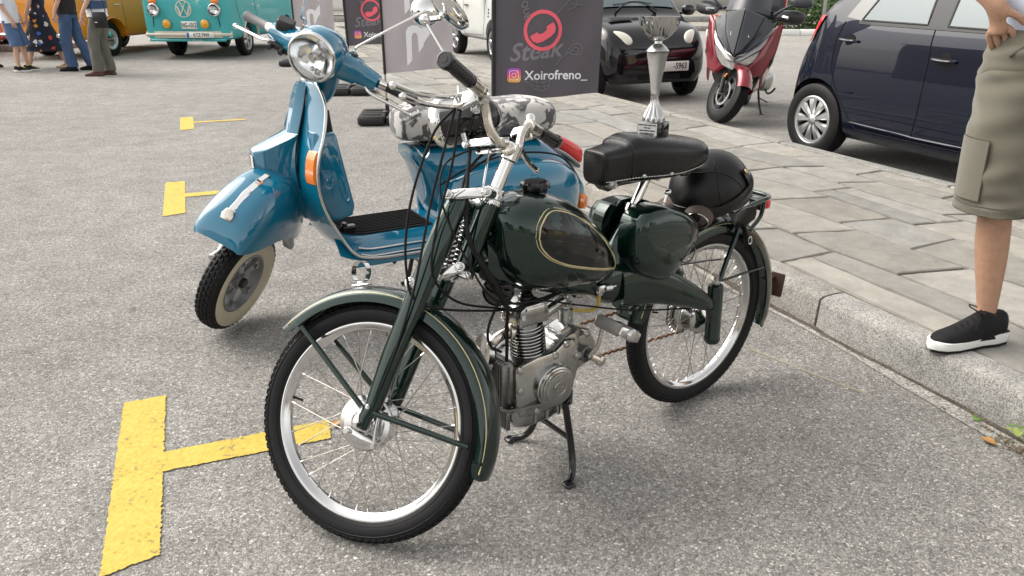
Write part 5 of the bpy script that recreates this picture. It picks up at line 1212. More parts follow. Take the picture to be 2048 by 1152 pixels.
for s in (-1, 1):
    for x in (-.83, 1.50): car_wheel(NAVY, (x, s * .715, .292), .292, .165, s, "nine", "silver_wheel")
    nv.patch("rear_door_window", "car_glass", NAVY, [(-.50, 1.07), (.08, 1.06), (.04, 1.37), (-.36, 1.35)], s)
    nv.patch("quarter_pillar", "dark_glass", NAVY, [(-.66, 1.09), (-.51, 1.07), (-.37, 1.35), (-.52, 1.34)], s)
    nv.patch("door_pillar", "matt_black", NAVY, [(.085, 1.06), (.235, 1.055), (.215, 1.37), (.045, 1.37)], s, .005)
    nv.patch("front_door_window", "car_glass", NAVY, [(.24, 1.055), (1.02, 1.04), (.78, 1.33), (.22, 1.37)], s)
    nv.patch("belt_trim", "matt_black", NAVY, [(-.52, 1.045), (1.04, 1.02), (1.04, 1.042), (-.52, 1.07)], s, .006)
    nv.line("door_seam", "dark_gap", NAVY, [(.15, 1.04), (.17, .80), (.17, .50), (.14, .29)], s)
    nv.line("door_seam", "dark_gap", NAVY, [(-.66, 1.06), (-.70, .90), (-.70, .72), (-.62, .58), (-.44, .36), (-.36, .29), (.14, .285), (1.1, .285)], s)
    nv.line("bumper_seam", "dark_gap", NAVY, [(-1.0, .88), (-1.0, .74), (-1.04, .62), (-1.02, .56)], s, .003)
    nv.line("sill_crease", "navy_paint", NAVY, [(-.42, .335), (.2, .315), (1.1, .31)], s, .009)
    nv.patch("tail_lamp", "red_lens", NAVY, [(-1.045, .87), (-.965, .91), (-.865, 1.10), (-.93, 1.085)], s, .012)
    nv.line("window_seal", "trunk_rubber", NAVY, [(-.50, 1.072), (.08, 1.062), (.04, 1.37), (-.36, 1.35), (-.50, 1.072)], s, .008, .004); nv.line("window_seal", "trunk_rubber", NAVY, [(.24, 1.057), (1.02, 1.042), (.78, 1.33), (.22, 1.37), (.24, 1.057)], s, .008, .004)
    for hx_, hz in ((-.56, .925), (.29, .845)):
        p = nv.on(hx_, hz, s, .028); q0 = nv.on(hx_ - .085, hz + .006, s, .012); q1 = nv.on(hx_ + .085, hz - .002, s, .012)
        B().tube([q0, nv.on(hx_ - .06, hz + .004, s, .03), p, nv.on(hx_ + .06, hz, s, .03), q1], .013, 10, 4, flat=.8).build("door_handle", "navy_paint", NAVY)
        B().lathe([(.05, -.004), (.048, .002), (0, .003)], nv.on(hx_ + .01, hz, s, .0), (0, s, 0), 24).build("handle_cup", "dark_gap", NAVY)
b = B(); b.sheet([[nv.pt(x, t) for t in np.linspace(6.3, 8, 6)] + [nv.pt(x, t) * arr((1, -1, 1)) for t in np.linspace(8, 6.3, 6)] for x in (-.98, -.93, -.86, -.78, -.70)]); o = b.build("rear_window", "dark_glass", NAVY, 60); o.location = (-.012, 0, .006)
b = B(); b.sheet([[nv.pt(x, t) for t in np.linspace(6.2, 8, 6)] + [nv.pt(x, t) * arr((1, -1, 1)) for t in np.linspace(8, 6.2, 6)] for x in (.86, .96, 1.08, 1.2, 1.3)]); o = b.build("windscreen", "dark_glass", NAVY, 60); o.location = (.01, 0, .008)
b = B(); b.box((.2, 0, .27), (2.0, 1.3, .12)); b.build("underbody", "dark_gap", NAVY)

# --- black microcar facing us behind the flag
MC = thing("microcar", "small black two-seat city car facing the pavement flag with pale oval headlamps", "car", tuple(W(8.47, 5.22)), KERB_RZ + 180)
def msec(w, top, belt=.98, sill=.22):
    if top > belt + .15: return [(w * .86, sill), (w * .97, sill + .12), (w, .55), (w * .97, .82), (w * .93, belt), (w * .93 - (top - belt) * .26, belt + (top - belt) * .7), (w * .62, top - .03), (w * .32, top - .005), (0, top)]
    b0 = top - .06; return [(w * .86, sill), (w * .97, sill + .10), (w, sill + (b0 - sill) * .42), (w * .985, sill + (b0 - sill) * .72), (w * .95, sill + (b0 - sill) * .92), (w * .87, top - .03), (w * .7, top - .006), (w * .4, top + .006), (0, top + .012)]
mc_ = Shell([(.44, msec(.50, .50, sill=.24)), (.42, msec(.60, .62)), (.36, msec(.68, .74)), (.25, msec(.72, .84)), (.10, msec(.74, .90)), (-.08, msec(.75, .955)), (-.20, msec(.755, 1.03)), (-.42, msec(.755, 1.28)), (-.62, msec(.755, 1.44)), (-.9, msec(.755, 1.54)), (-1.3, msec(.755, 1.54)), (-1.75, msec(.75, 1.46)), (-1.98, msec(.72, 1.16)), (-2.05, msec(.66, .90))])
mc_.body("body", "black_car_paint", MC, [(0, .29, .315, -1.2, -.5), (0, .29, .315, .5, 1.2), (-1.81, .29, .315, -1.2, -.5), (-1.81, .29, .315, .5, 1.2)])
for s in (-1, 1):
    for x in (0, -1.81): car_wheel(MC, (x, s * .665, .285), .285, .155, s, "six" if False else "twelve", "silver_wheel", steer=-8 if x == 0 else 0)
    mc_.patch("side_window", "dark_glass", MC, [(-.38, 1.02), (-1.2, 1.02), (-1.15, 1.42), (-.72, 1.40)], s)
    g = []
    cx, cz, rx_, rz_ = .285, .770, .16, .075
    # pale oval lamp on the front corner
    c0 = arr((.315, s * .50, .735)); n0 = unit((.82, s * .30, .50)); u0 = unit(np.cross((0, 0, 1), n0)); v0 = np.cross(n0, u0)
    ring = lambda k, h: [c0 + n0 * h + k * (.145 * math.cos(t) * (u0 - s * -.35 * v0 * .6) + .088 * math.sin(t) * v0) for t in np.linspace(0, 2 * math.pi, 32, endpoint=False)]
    b = B(); b.loft([ring(1.06, -.06), ring(1.04, .004), ring(.98, .016), ring(.8, .026), ring(.45, .034), ring(.02, .037)], cap=False); b.build("headlamp", "lamp_cream", MC, 60)
    b = B(); b.loft(xloft([(-.36, s * .86, 1.03, .03, .03, .03, 2.5), (-.34, s * .86, 1.03, .085, .065, .06, 2.5), (-.28, s * .86, 1.03, .09, .07, .065, 2.5), (-.24, s * .86, 1.03, .05, .03, .03, 2.3)], 20, 3)); b.tube([(-.32, s * .70, .99), (-.30, s * .80, 1.0)], .02, 8, 1); b.build("wing_mirror", "black_car_paint", MC, 50)
    b = B(); b.box((.03, s * .34, .945), (.09, .30, .006), rotm((0, 1, 0), 17), .002)
    for i in range(8): b.box((.03, s * (.21 + i * .037), .951), (.085, .008, .006), rotm((0, 1, 0), 17))
    b.build("bonnet_vent", "matt_black", MC)
b = B(); b.sheet([[mc_.pt(x, t) for t in np.linspace(5.6, 8, 8)] + [mc_.pt(x, t) * arr((1, -1, 1)) for t in np.linspace(8, 5.6, 8)] for x in (-.235, -.3, -.4, -.5, -.6)]); o = b.build("windscreen", "car_glass", MC, 60); o.location = (.012, 0, .010)
b = B(); b.tube([(-.16, .30, 1.03), (-.26, .10, 1.12), (-.24, -.30, 1.10)], .009, 8, 4).tube([(-.16, -.30, 1.03), (-.27, -.05, 1.135), (-.25, .25, 1.11)], .009, 8, 4); b.build("wiper", "matt_black", MC)
# grille, lower intake, plate
def bow(y, x0, cur): return x0 - cur * (abs(y) / .6) ** 2.2
b = B(); b.sheet([[arr((bow(y, .435, .10), y, z)) for z in np.linspace(.515, .615, 4)] for y in np.linspace(-.46, .46, 21)], .03, (1, 0, 0)); b.build("grille", "matt_black", MC)
b = B(); b.tube([(bow(y, .452, .10), y, .625) for y in np.linspace(-.5, .5, 15)], .011, 8, 1); b.build("grille_lip", "black_car_paint", MC)
b = B(); b.tube([(bow(y, .452, .10), y, .505) for y in np.linspace(-.48, .48, 15)], .011, 8, 1); b.build("grille_lip", "black_car_paint", MC)
b = B(); b.sheet([[arr((bow(y, .462, .10), y, z)) for z in np.linspace(.265, .325, 3)] for y in np.linspace(-.38, .38, 15)], .03, (1, 0, 0)); b.build("lower_intake", "dark_gap", MC)
plate(MC, (.475, .16, .415), (0, 1, 0), .46, .115, "-5963", .82, True, .105)
b = B(); b.box((-.9, 0, .28), (1.9, 1.1, .12)); b.build("underbody", "dark_gap", MC)

# --- white off-roader parked farther along
SU = thing("suv", "white three-door off-roader with grey alloy wheels parked beyond the flags", "car", tuple(W(13.63, 6.05)), KERB_RZ + 180)
def usec(w, top, belt=1.12, sill=.36):
    if top > belt + .15: return [(w * .86, sill), (w * .97, sill + .08), (w, .66), (w * .985, .92), (w * .95, belt), (w * .95 - (top - belt) * .2, belt + (top - belt) * .75), (w * .66, top - .03), (w * .34, top - .005), (0, top)]
    b0 = top - .05; return [(w * .86, sill), (w * .97, sill + .08), (w, sill + (b0 - sill) * .4), (w * .985, sill + (b0 - sill) * .7), (w * .96, sill + (b0 - sill) * .92), (w * .92, top - .02), (w * .75, top), (w * .4, top + .01), (0, top + .012)]
su = Shell([(.72, usec(.70, .72)), (.66, usec(.80, .94)), (.4, usec(.85, 1.04)), (0, usec(.86, 1.09)), (-.25, usec(.86, 1.13)), (-.45, usec(.86, 1.30)), (-.8, usec(.86, 1.62)), (-1.2, usec(.86, 1.70)), (-2.2, usec(.86, 1.70)), (-2.95, usec(.85, 1.64)), (-3.05, usec(.82, 1.3))])
su.body("body", "white_car_paint", SU, [(0, .36, .40, -1.3, -.6), (0, .36, .40, .6, 1.3), (-2.25, .36, .40, -1.3, -.6), (-2.25, .36, .40, .6, 1.3)])
for s in (-1, 1):
    for x in (0, -2.25): car_wheel(SU, (x, s * .76, .345), .345, .20, s, "five", "silver_wheel")
    su.patch("side_window", "dark_glass", SU, [(-.50, 1.16), (-1.6, 1.16), (-1.55, 1.55), (-.85, 1.52)], s)
    su.patch("rear_side_window", "dark_glass", SU, [(-1.7, 1.16), (-2.8, 1.16), (-2.75, 1.52), (-1.66, 1.55)], s)
    su.line("door_seam", "dark_gap", SU, [(-.42, 1.12), (-.42, .70), (-.52, .46), (-1.62, .44), (-1.66, .70), (-1.66, 1.14)], s)
    B().tube([su.on(-1.35, .98, s, .01), su.on(-1.38, .98, s, .035), su.on(-1.5, .98, s, .035), su.on(-1.53, .98, s, .01)], .014, 8, 3).build("door_handle", "matt_black", SU)
    b = B(); b.loft(xloft([(-.62, s * 1.0, 1.20, .06, .05, .05, 2.5), (-.60, s * 1.0, 1.20, .11, .08, .07, 2.5), (-.50, s * 1.0, 1.20, .11, .08, .07, 2.5), (-.46, s * 1.0, 1.20, .06, .04, .04, 2.5)], 20, 3)); b.tube([(-.52, s * .84, 1.14), (-.54, s * .95, 1.17)], .03, 8, 1); b.build("wing_mirror", "grey_metal", SU, 50)
    for i in range(3): B().box(su.on(-.22, .80 + i * .06, s, .002), (.04, .012, .035), bev=.004).build("side_badge", "matt_black", SU)
b = B(); b.box((-1.1, 0, .42), (3.2, 1.2, .14)); b.build("underbody", "dark_gap", SU)

# --- classic vans
def van(name, label, loc, rz, paint, bumper_m, wheel_style, rim_m, lower=None, group=None):
    V = thing(name, label, "van", loc, rz)
    def vs_(w, top, sill=.36, fr=0):
        return [(w * .90, sill), (w * .97, sill + .06), (w, .62), (w * .995, .95), (w * .975, 1.12), (w * .93, 1.42), (w * .86, 1.74), (w * .62, top - .035), (w * .3, top - .005), (0, top)]
    def nose(w, z1): 
        h = vs_(w, 1.95); return [(y, min(z, z1 - .001 * (9 - i))) for i, (y, z) in enumerate(h)]
    v = Shell([(1.00, nose(.66, 1.10)), (.985, nose(.76, 1.16)), (.95, nose(.82, 1.24)), (.88, vs_(.845, 1.60)), (.78, vs_(.855, 1.80)), (.60, vs_(.86, 1.90)), (.3, vs_(.86, 1.94)), (-.8, vs_(.86, 1.95)), (-2.6, vs_(.86, 1.93)), (-3.1, vs_(.85, 1.88)), (-3.35, vs_(.82, 1.78)), (-3.42, vs_(.74, 1.5))], 4)
    v.body("body", paint, V, [(0, .33, .40, -1.3, -.5), (0, .33, .40, .5, 1.3), (-2.4, .33, .39, -1.3, -.5), (-2.4, .33, .39, .5, 1.3)])
    for s in (-1, 1):
        for x in (0, -2.4): car_wheel(V, (x, s * .70, .33), .33, .175, s, wheel_style, rim_m)
        B().tube([(x_, s * .866, z_) for x_, z_ in [(.40 * math.cos(R(a)) * 1.02, .33 + .41 * math.sin(R(a))) for a in np.linspace(5, 175, 18)]], .022, 8, 1, flat=.5).build("wheel_arch_lip", paint if lower is None else lower, V, 60)
        v.patch("cab_window", "car_glass", V, [(.52, 1.20), (-.28, 1.20), (-.26, 1.60), (.30, 1.60)], s)
        for x0, x1 in ((-.55, -1.35), (-1.5, -2.2), (-2.35, -3.1)): v.patch("side_window", "car_glass", V, [(x0, 1.20), (x1, 1.20), (x1, 1.62), (x0, 1.62)], s)
        v.line("door_seam", "dark_gap", V, [(-.42, 1.70), (-.42, .95), (-.44, .50)], s); v.line("door_seam", "dark_gap", V, [(.60, 1.15), (.58, .9), (.46, .62)], s)
        v.line("belt_seam", "dark_gap", V, [(.55, 1.10), (-.4, 1.10), (-2, 1.10), (-3.2, 1.10)], s, .004)
        B().tube([v.on(-.30, .98, s, .008), v.on(-.27, .98, s, .03), v.on(-.17, .98, s, .03), v.on(-.14, .98, s, .008)], .010, 8, 3).build("door_handle", "chrome", V)
    return V, v
fx = lambda y: 1.0 - .055 * (abs(y) / .7) ** 2.4
def van_front(V, lamps_y=.585):
    for s in (-1, 1):
        c = arr((1.036, s * lamps_y, .905)); n = unit((1, s * .12, .04))
        b = B(); b.lathe([(.118, -.06), (.122, .012), (.112, .032), (.104, .034)], c, n, 36); hl_ = b.build("headlamp_rim", "chrome_soft", V, 50)
        B().lathe([(.105, .03), (.075, .0), (.03, -.02), (0, -.022)], c, n, 30).build("reflector", "lamp_silver", hl_, 60)
        B().lathe([(.106, .031), (.08, .044), (.04, .053), (0, .056)], c, n, 30).build("headlamp_glass", "clear_lens", hl_, 60)
        b = B(); b.box((1.008, s * .60, 1.06), (.03, .15, .085), bev=.012); b.build("indicator", "orange_lens", V)
        B().tube([(1.004, s * .60, 1.03), (1.004, s * .60, 1.01)], .006, 6, 1).build("paint_chip_line", "dark_gap", V)
        B().tube([(1.003, s * .63, .78), (1.003, s * .645, .60)], .007, 6, 1).build("body_crease", "dark_gap", V)
    b = B(); b.sheet([[arr((fx(y) + .006 - (z - 1.22) * .34, y * (1 - (z - 1.22) * .16), z)) for z in np.linspace(1.24, 1.66, 6)] for y in np.linspace(-.70, .70, 17)], .008, (1, 0, 0)); b.build("windscreen", "car_glass", V, 60)
TQ, tv = van("van", "weathered turquoise classic van facing the road with white bumper and amber fog lamps", (-6.19, 16.2, 0), 268, "turquoise_paint", "off_white", "five", "silver_wheel", "off_white")
van_front(TQ)
b = B(); b.sheet([[arr((fx(y) + .06 - .03 * (abs(y) / .8) ** 4, y, z)) for z in (.40, .42, .50, .52)] for y in np.linspace(-.84, .84, 25)], .03, (1, 0, 0)); b.tube([(fx(y) + .065 - .03 * (abs(y) / .8) ** 4, y, .46) for y in np.linspace(-.84, .84, 25)], .028, 8, 1); b.build("bumper", "off_white", TQ, 50)
b = B(); b.box((1.03, .0, .36), (.05, 1.5, .05), bev=.02); b.build("lower_valance", "turquoise_paint", TQ)
for s in (-1, 1):
    c = arr((fx(.36) + .05, s * .37 + .0, .655)); B().lathe([(0, -.05), (.05, -.045), (.075, -.01), (.080, .012), (.06, .028), (0, .038)], c, (1, 0, 0), 30).build("fog_lamp", "amber_lens", TQ, 50)
plate(TQ, (1.105, -.0, .455), (0, 1, 0), .52, .10, "KTZ·7909", .86).location = (0, .28, 0)
plate(TQ, (1.012, .05, .63), (0, 1, 0), .30, .14, "NG-1012", .62, False)
def roundel(V, c, r_, n, m1="off_white", m2=None, lw=.022):
    """ring with a V above a W, raised"""
    n = unit(n); u = unit(np.cross((0, 0, 1), n)); v = np.cross(n, u); c = arr(c)
    P = lambda x, y: c + r_ * (x * u + y * v)
    b = B(); b.lathe([(r_ * .9, -.006), (r_ * .9, .008), (r_, .008), (r_, -.006)], c, n, 40, closed=True)
    for pts in ([(-.36, .80), (0, .06), (.36, .80)], [(-.80, .34), (-.42, -.74), (0, .04), (.42, -.74), (.80, .34)]):
        for p, q in zip(pts[:-1], pts[1:]): b.tube([P(*p), P(*q)], lw * r_ / .17, 6, 1, flat=.5)
    b.tube([P(-.12, .06), P(.12, .06)], lw * r_ / .17 * .7, 6, 1); return b.build("emblem", m1, V, 40)
roundel(TQ, (1.004, -.02, .925), .155, (1, 0, .02))
YV, yv = van("van", "plain orange-yellow classic van with chrome hub caps behind the group of people", (-8.88, 16.1, 0), 262, "orange_paint", "chrome_soft", "steel", "alloy_white")
van_front(YV); b = B(); b.tube([(fx(y) + .06 - .03 * (abs(y) / .8) ** 4, y, .46) for y in np.linspace(-.84, .84, 25)], .06, 10, 1, flat=.5); b.build("bumper", "chrome_soft", YV, 50)
b = B(); b.lathe([(0, 0.0), (.125, 0), (.13, .004), (.125, .006), (0, .006)], yv.on(.25, .99, 1, .0), (0, 1, .05), 36); o = b.build("door_sticker", "plate_white", YV)
roundel(YV, yv.on(.25, .99, 1, .012), .11, (0, 1, .05), "slate_plastic")
roundel(YV, (1.004, 0, .925), .155, (1, 0, .02))
RC = thing("car", "red classic car parked left of the orange van", "car", (-11.75, 15.75, 0), 282)
rc = Shell([(.75, sec(.66, 0, .60, sill=.3)), (.70, sec(.76, 0, .78)), (.4, sec(.80, 0, .92)), (-.3, sec(.81, 0, 1.0)), (-.6, sec(.81, 0, 1.2)), (-.9, sec(.81, 0, 1.38)), (-1.6, sec(.81, 0, 1.42)), (-2.2, sec(.81, 0, 1.3)), (-2.7, sec(.80, 0, 1.0)), (-3.2, sec(.76, 0, .86)), (-3.3, sec(.66, 0, .6))], 4)
rc.body("body", "red_car_paint", RC, [(0, .3, .34, -1.2, -.5), (0, .3, .34, .5, 1.2), (-2.3, .3, .34, -1.2, -.5), (-2.3, .3, .34, .5, 1.2)])
for s in (-1, 1):
    for x in (0, -2.3): car_wheel(RC, (x, s * .71, .30), .30, .16, s, "steel", "silver_wheel")
    rc.patch("side_window", "dark_glass", RC, [(-.62, 1.05), (-2.2, 1.05), (-2.0, 1.27), (-.95, 1.28)], s)
    rc.line("side_trim", "chrome_soft", RC, [(.5, .62), (-1, .64), (-3, .62)], s, .012)
    B().lathe([(.0, .03), (.07, .02), (.09, -.02)], (.70, s * .56, .68), (1, 0, 0), 24).build("headlamp", "lamp_silver", RC)
b = B(); b.tube([(.76 - .08 * (abs(y) / .7) ** 3, y, .45) for y in np.linspace(-.75, .75, 15)], .05, 8, 1); b.build("bumper", "chrome_soft", RC)
WCAR = thing("car", "white saloon car seen in the gap behind the grey flag", "car", (-7.4, 30.0, 0), 180)
ws = Shell([(.75, sec(.66, 0, .60, sill=.3)), (.70, sec(.76, 0, .78)), (.4, sec(.82, 0, .92)), (-.3, sec(.84, 0, 1.0)), (-.6, sec(.84, 0, 1.2)), (-.9, sec(.84, 0, 1.40)), (-1.6, sec(.84, 0, 1.45)), (-2.4, sec(.84, 0, 1.3)), (-2.8, sec(.82, 0, 1.02)), (-3.4, sec(.78, 0, .90)), (-3.5, sec(.66, 0, .6))], 4)
ws.body("body", "white_car_paint", WCAR, [(0, .3, .34, -1.2, -.5), (0, .3, .34, .5, 1.2), (-2.5, .3, .34, -1.2, -.5), (-2.5, .3, .34, .5, 1.2)])
for s in (-1, 1):
    for x in (0, -2.5): car_wheel(WCAR, (x, s * .73, .31), .31, .18, s, "five", "silver_wheel")
    ws.patch("side_window", "dark_glass", WCAR, [(-.62, 1.05), (-2.5, 1.05), (-2.2, 1.32), (-.95, 1.32)], s)
    ws.line("side_trim", "matt_black", WCAR, [(.5, .66), (-1, .66), (-3, .66)], s, .010)
WCAR.location.z = .30
# ------------------------------------------------------------------ red maxi-scooter between the cars
RS = thing("maxi_scooter", "metallic red maxi-scooter leaning on its side stand between the parked cars", "scooter", (2.76, 9.17, 0), 246)
LEAN = R(6.0)
def ln(p):
    x, y, z = p; return arr((x, y * math.cos(LEAN) + z * math.sin(LEAN), -y * math.sin(LEAN) + z * math.cos(LEAN)))
def panel(name, m, pts, mirror=True, thick=.012, bulge=0.0):
    for s in ((1, -1) if mirror else (1,)):
        P = [arr((x, s * y, z)) for x, y, z in pts]; c = sum(P) / len(P); b = B(ln)
        nrm = unit(sum(np.cross(P[i] - c, P[(i + 1) % len(P)] - c) for i in range(len(P))))
        if nrm[0] + .5 * nrm[2] + .8 * s * nrm[1] < 0: nrm = -nrm
        ins = [p + (c - p) * .10 + nrm * (thick * .5 + bulge * .6) for p in P]; back = [p - nrm * thick for p in P]
        n = len(P); v = P + ins + back + [c + nrm * (thick * .5 + bulge)]; f = []
        for i in range(n):
            j = (i + 1) % n; f += [(i, j, n + j, n + i), (2 * n + i, 2 * n + j, j, i), (n + i, n + j, 3 * n)]
        f.append(tuple(range(2 * n, 3 * n))); b.add(v, f); b.build(name, m, RS, 25)
panel("nose_panel", "slate_plastic", [(1.40, 0.0, 1.12), (1.36, .19, 1.06), (1.46, .135, .86), (1.545, .05, .72), (1.575, .0, .675)], bulge=.012)
panel("nose_cheek", "slate_plastic", [(1.36, .19, 1.06), (1.30, .30, .99), (1.44, .215, .83), (1.53, .07, .69), (1.545, .05, .72), (1.46, .135, .86)])
panel("light_strip", "grey_metal", [(1.31, .30, .965), (1.28, .325, .94), (1.44, .225, .76), (1.545, .06, .63), (1.565, .0, .615), (1.57, .0, .665), (1.535, .075, .685), (1.445, .215, .82)])
panel("headlamp", "lamp_silver", [(1.44, .225, .755), (1.55, .05, .625), (1.56, 0, .61), (1.54, .0, .545), (1.50, .10, .57), (1.44, .19, .65)], bulge=.01)
panel("front_fairing", "red_paint", [(1.24, .36, 1.02), (1.29, .315, .97), (1.445, .235, .75), (1.47, .185, .62), (1.50, .09, .55), (1.42, .17, .47), (1.32, .27, .50), (1.22, .345, .74)], bulge=.012)
panel("side_fairing", "red_paint", [(1.24, .36, 1.02), (1.22, .345, .74), (1.32, .27, .50), (1.18, .27, .36), (1.05, .30, .52), (1.06, .345, .82)], bulge=.01)
panel("air_duct", "matt_black", [(1.26, .335, .66), (1.20, .345, .74), (1.05, .335, .80), (1.06, .32, .60), (1.18, .30, .54)], thick=.02)
b = B(ln); b.loft(xloft([(1.44, 0, .52, .06, .05, .10, 3), (1.36, 0, .56, .17, .12, .20, 3), (1.22, 0, .62, .25, .30, .30, 3), (1.10, 0, .62, .25, .32, .34, 3), (1.0, 0, .45, .22, .2, .2, 3)], 24, 4)); b.build("leg_shield", "matt_black", RS, 50)
b = B(ln); b.loft(xloft([(1.05, 0, .32, .20, .10, .08, 3), (.75, 0, .34, .22, .12, .1, 3), (.55, 0, .48, .22, .24, .2, 3), (.3, 0, .60, .23, .22, .26, 3), (0, 0, .68, .21, .20, .22, 3), (-.3, 0, .78, .15, .10, .10, 3), (-.42, 0, .82, .06, .04, .04, 2.5)], 24, 4)); b.build("main_body", "red_paint", RS, 50)
b = B(ln); b.loft(xloft([(.72, 0, .66, .10, .06, .05, 3), (.6, 0, .74, .16, .07, .06, 3), (.3, 0, .80, .18, .06, .06, 3), (.12, 0, .84, .18, .09, .06, 3), (-.2, 0, .90, .15, .06, .05, 3), (-.35, 0, .92, .10, .03, .03, 3)], 24, 4)); b.build("seat", "black_leather", RS, 50)
b = B(ln); b.box((-.42, 0, 1.10), (.36, .40, .28), bev=.05); tb = b.build("top_box", "slate_plastic", RS)
for s in (1, -1): B(ln).box((-.40, s * .205, 1.16), (.22, .012, .15), bev=.004).build("top_box_panel", "red_lens", tb)
b = B(ln); b.tube([(-.1, .12, .86), (-.3, .13, .93), (-.45, .12, .96)], .015, 8, 3).tube([(-.1, -.12, .86), (-.3, -.13, .93), (-.45, -.12, .96)], .015, 8, 3); b.build("carrier", "matt_black", RS)
g = [[arr((1.40 - .30 * t, y * (1 - .25 * t), 1.10 + .42 * t - .03 * (y / .2) ** 2 - .0)) - arr((.16 * (abs(y) / .22) ** 2, 0, 0)) for y in np.linspace(-.22, .22, 13)] for t in np.linspace(0, 1, 9)]
b = B(ln); b.sheet(g[:4], .006, (1, 0, 0)); b.build("screen_base", "slate_plastic", RS, 60)
b = B(ln); b.sheet(g[3:], .004, (1, 0, 0)); b.build("windscreen", "car_glass", RS, 60)
for s in (1, -1):
    b = B(ln); b.tube([(1.12, s * .05, 1.08), (1.10, s * .2, 1.10), (1.02, s * .36, 1.06)], .016, 10, 4); b.build("handlebar", "matt_black", RS)
    b = B(ln); b.tube([(1.02, s * .34, 1.06), (.98, s * .44, 1.05)], .019, 10, 1); b.build("grip", "black_rubber", RS)
    b = B(ln); b.loft(xloft([(1.30, s * .30, 1.05, .02, .02, .02, 2.5), (1.22, s * .37, 1.07, .08, .05, .05, 2.5), (1.12, s * .42, 1.08, .12, .06, .08, 2.6), (1.04, s * .44, 1.07, .10, .05, .06, 2.5), (1.0, s * .45, 1.06, .03, .02, .02, 2.2)], 20, 4)); b.build("hand_guard", "matt_black", RS, 50)
    b = B(ln); b.tube([(1.22, s * .25, 1.08), (1.20, s * .36, 1.16), (1.17, s * .44, 1.20)], .012, 8, 4); b.loft(xloft([(1.20, s * .47, 1.21, .03, .03, .03, 2.5), (1.18, s * .48, 1.21, .10, .05, .04, 2.8), (1.13, s * .48, 1.21, .10, .05, .04, 2.8), (1.12, s * .48, 1.21, .06, .03, .02, 2.5)], 20, 3)); b.build("mirror", "slate_plastic", RS, 50)
    b = B(ln); b.box((1.30, s * .36, 1.07), (.02, .11, .03), rotm((0, 0, 1), -s * 35), .008); b.build("indicator", "lamp_silver", RS)
lettering("HONDA", .05, ln((1.487, 0, .875)), ln((0, 1, 0)) , ln((-.42, 0, 1)), "plate_white", RS, extrude=.002)
# front end, steered to its left
FA = arr((1.46, 0, .29))
def rs(p): return ln(rot_about(p, FA, unit((-.42, 0, 1)), R(38)))
fwh = car_wheel(RS, tuple(rs(FA)), .29, .115, -1, "five", "matt_black", "front_wheel", 38)
fwh.rotation_euler = (-LEAN * .9 - R(14), 0, R(38))
b = B(rs)
rows = []
for a in np.linspace(R(28), R(150), 22):
    rows.append([FA + arr(((.315 + dr) * math.cos(a), y, (.315 + dr) * math.sin(a))) for y, dr in ((-.072, -.045), (-.07, -.015), (-.04, .010), (0, .02), (.04, .010), (.07, -.015), (.072, -.045))])
b.sheet(rows, .004); b.build("front_fender", "red_paint", RS, 50)
b = B(rs)
for s in (1, -1): b.tube([FA + arr((0, s * .085, 0)), FA + arr((-.10, s * .085, .24)), FA + arr((-.16, s * .075, .40))], [.024, .024, .019], 14, 3)
b.build("fork_leg", "matt_black", RS)
b = B(rs); b.lathe([(.10, -.004), (.125, -.004), (.125, .004), (.10, .004)], FA + arr((0, -.05, 0)), YAX, 36, closed=True); b.build("brake_disc", "steel", RS)
for s in (1, -1): B(rs).box(FA + arr((.0, s * .112, .17)), (.05, .012, .022), rotm((0, 1, 0), -60), .004).build("reflector", "orange_lens", RS)
car_wheel(RS, tuple(ln((0, 0, .27))), .27, .14, 1, "five", "matt_black", "rear_wheel").rotation_euler = (-LEAN, 0, 0)
b = B(ln); b.tube([(.62, .20, .30), (.66, .25, .14), (.70, .30, .035)], .012, 10, 3).box((.71, .31, .03), (.07, .05, .012), bev=.004).tube([(.66, .22, .2), (.72, .34, .17)], .007, 8, 1); b.build("side_stand", "matt_black", RS)
b = B(ln); b.tube([(.30, .24, .34), (.45, .28, .24), (.60, .34, .26), (.66, .38, .32)], .011, 8, 4); b.build("foot_lever", "matt_black", RS)
b = B(ln); b.loft(xloft([(.5, .2, .33, .05, .08, .08, 3), (.3, .22, .33, .08, .11, .10, 3), (.05, .22, .31, .07, .09, .09, 3), (-.1, .21, .29, .04, .06, .06, 3)], 20, 3)); b.build("engine_cover", "grey_metal", RS)

# ------------------------------------------------------------------ feather flags on the kerb
mat("flag_dark", (.095, .087, .100), .75, sheen=.2, var=.12, vscale=4)
mat("flag_grey", (.46, .42, .44), .75, sheen=.2, var=.05, vscale=3)
mat("flag_faint", (.21, .20, .22), .75)
mat("flag_coral", (.85, .13, .175), .7)
mat("flag_white", (.80, .80, .82), .7)
def icon_material():
    m = mat("icon_gradient", (.6, .1, .3), .7); N, L, b = nodes(m); tc = N.new("ShaderNodeTexCoord"); sp = N.new("ShaderNodeSeparateXYZ"); L.new(tc.outputs["Generated"], sp.inputs[0])
    ad = N.new("ShaderNodeMath"); ad.operation = 'MULTIPLY_ADD'; ad.inputs[1].default_value = -.25; L.new(sp.outputs[0], ad.inputs[0]); L.new(sp.outputs[2], ad.inputs[2])
    r = N.new("ShaderNodeValToRGB"); e = r.color_ramp.elements; e[0].position = -0.0; e[0].color = (.80, .42, .10, 1); e[1].position = .9; e[1].color = (.28, .10, .55, 1)
    for p, c in ((.25, (.80, .16, .12)), (.55, (.70, .05, .30))): q = e.new(p); q.color = (*c, 1)
    L.new(ad.outputs[0], r.inputs[0]); L.new(r.outputs[0], b.inputs["Base Color"])
icon_material()
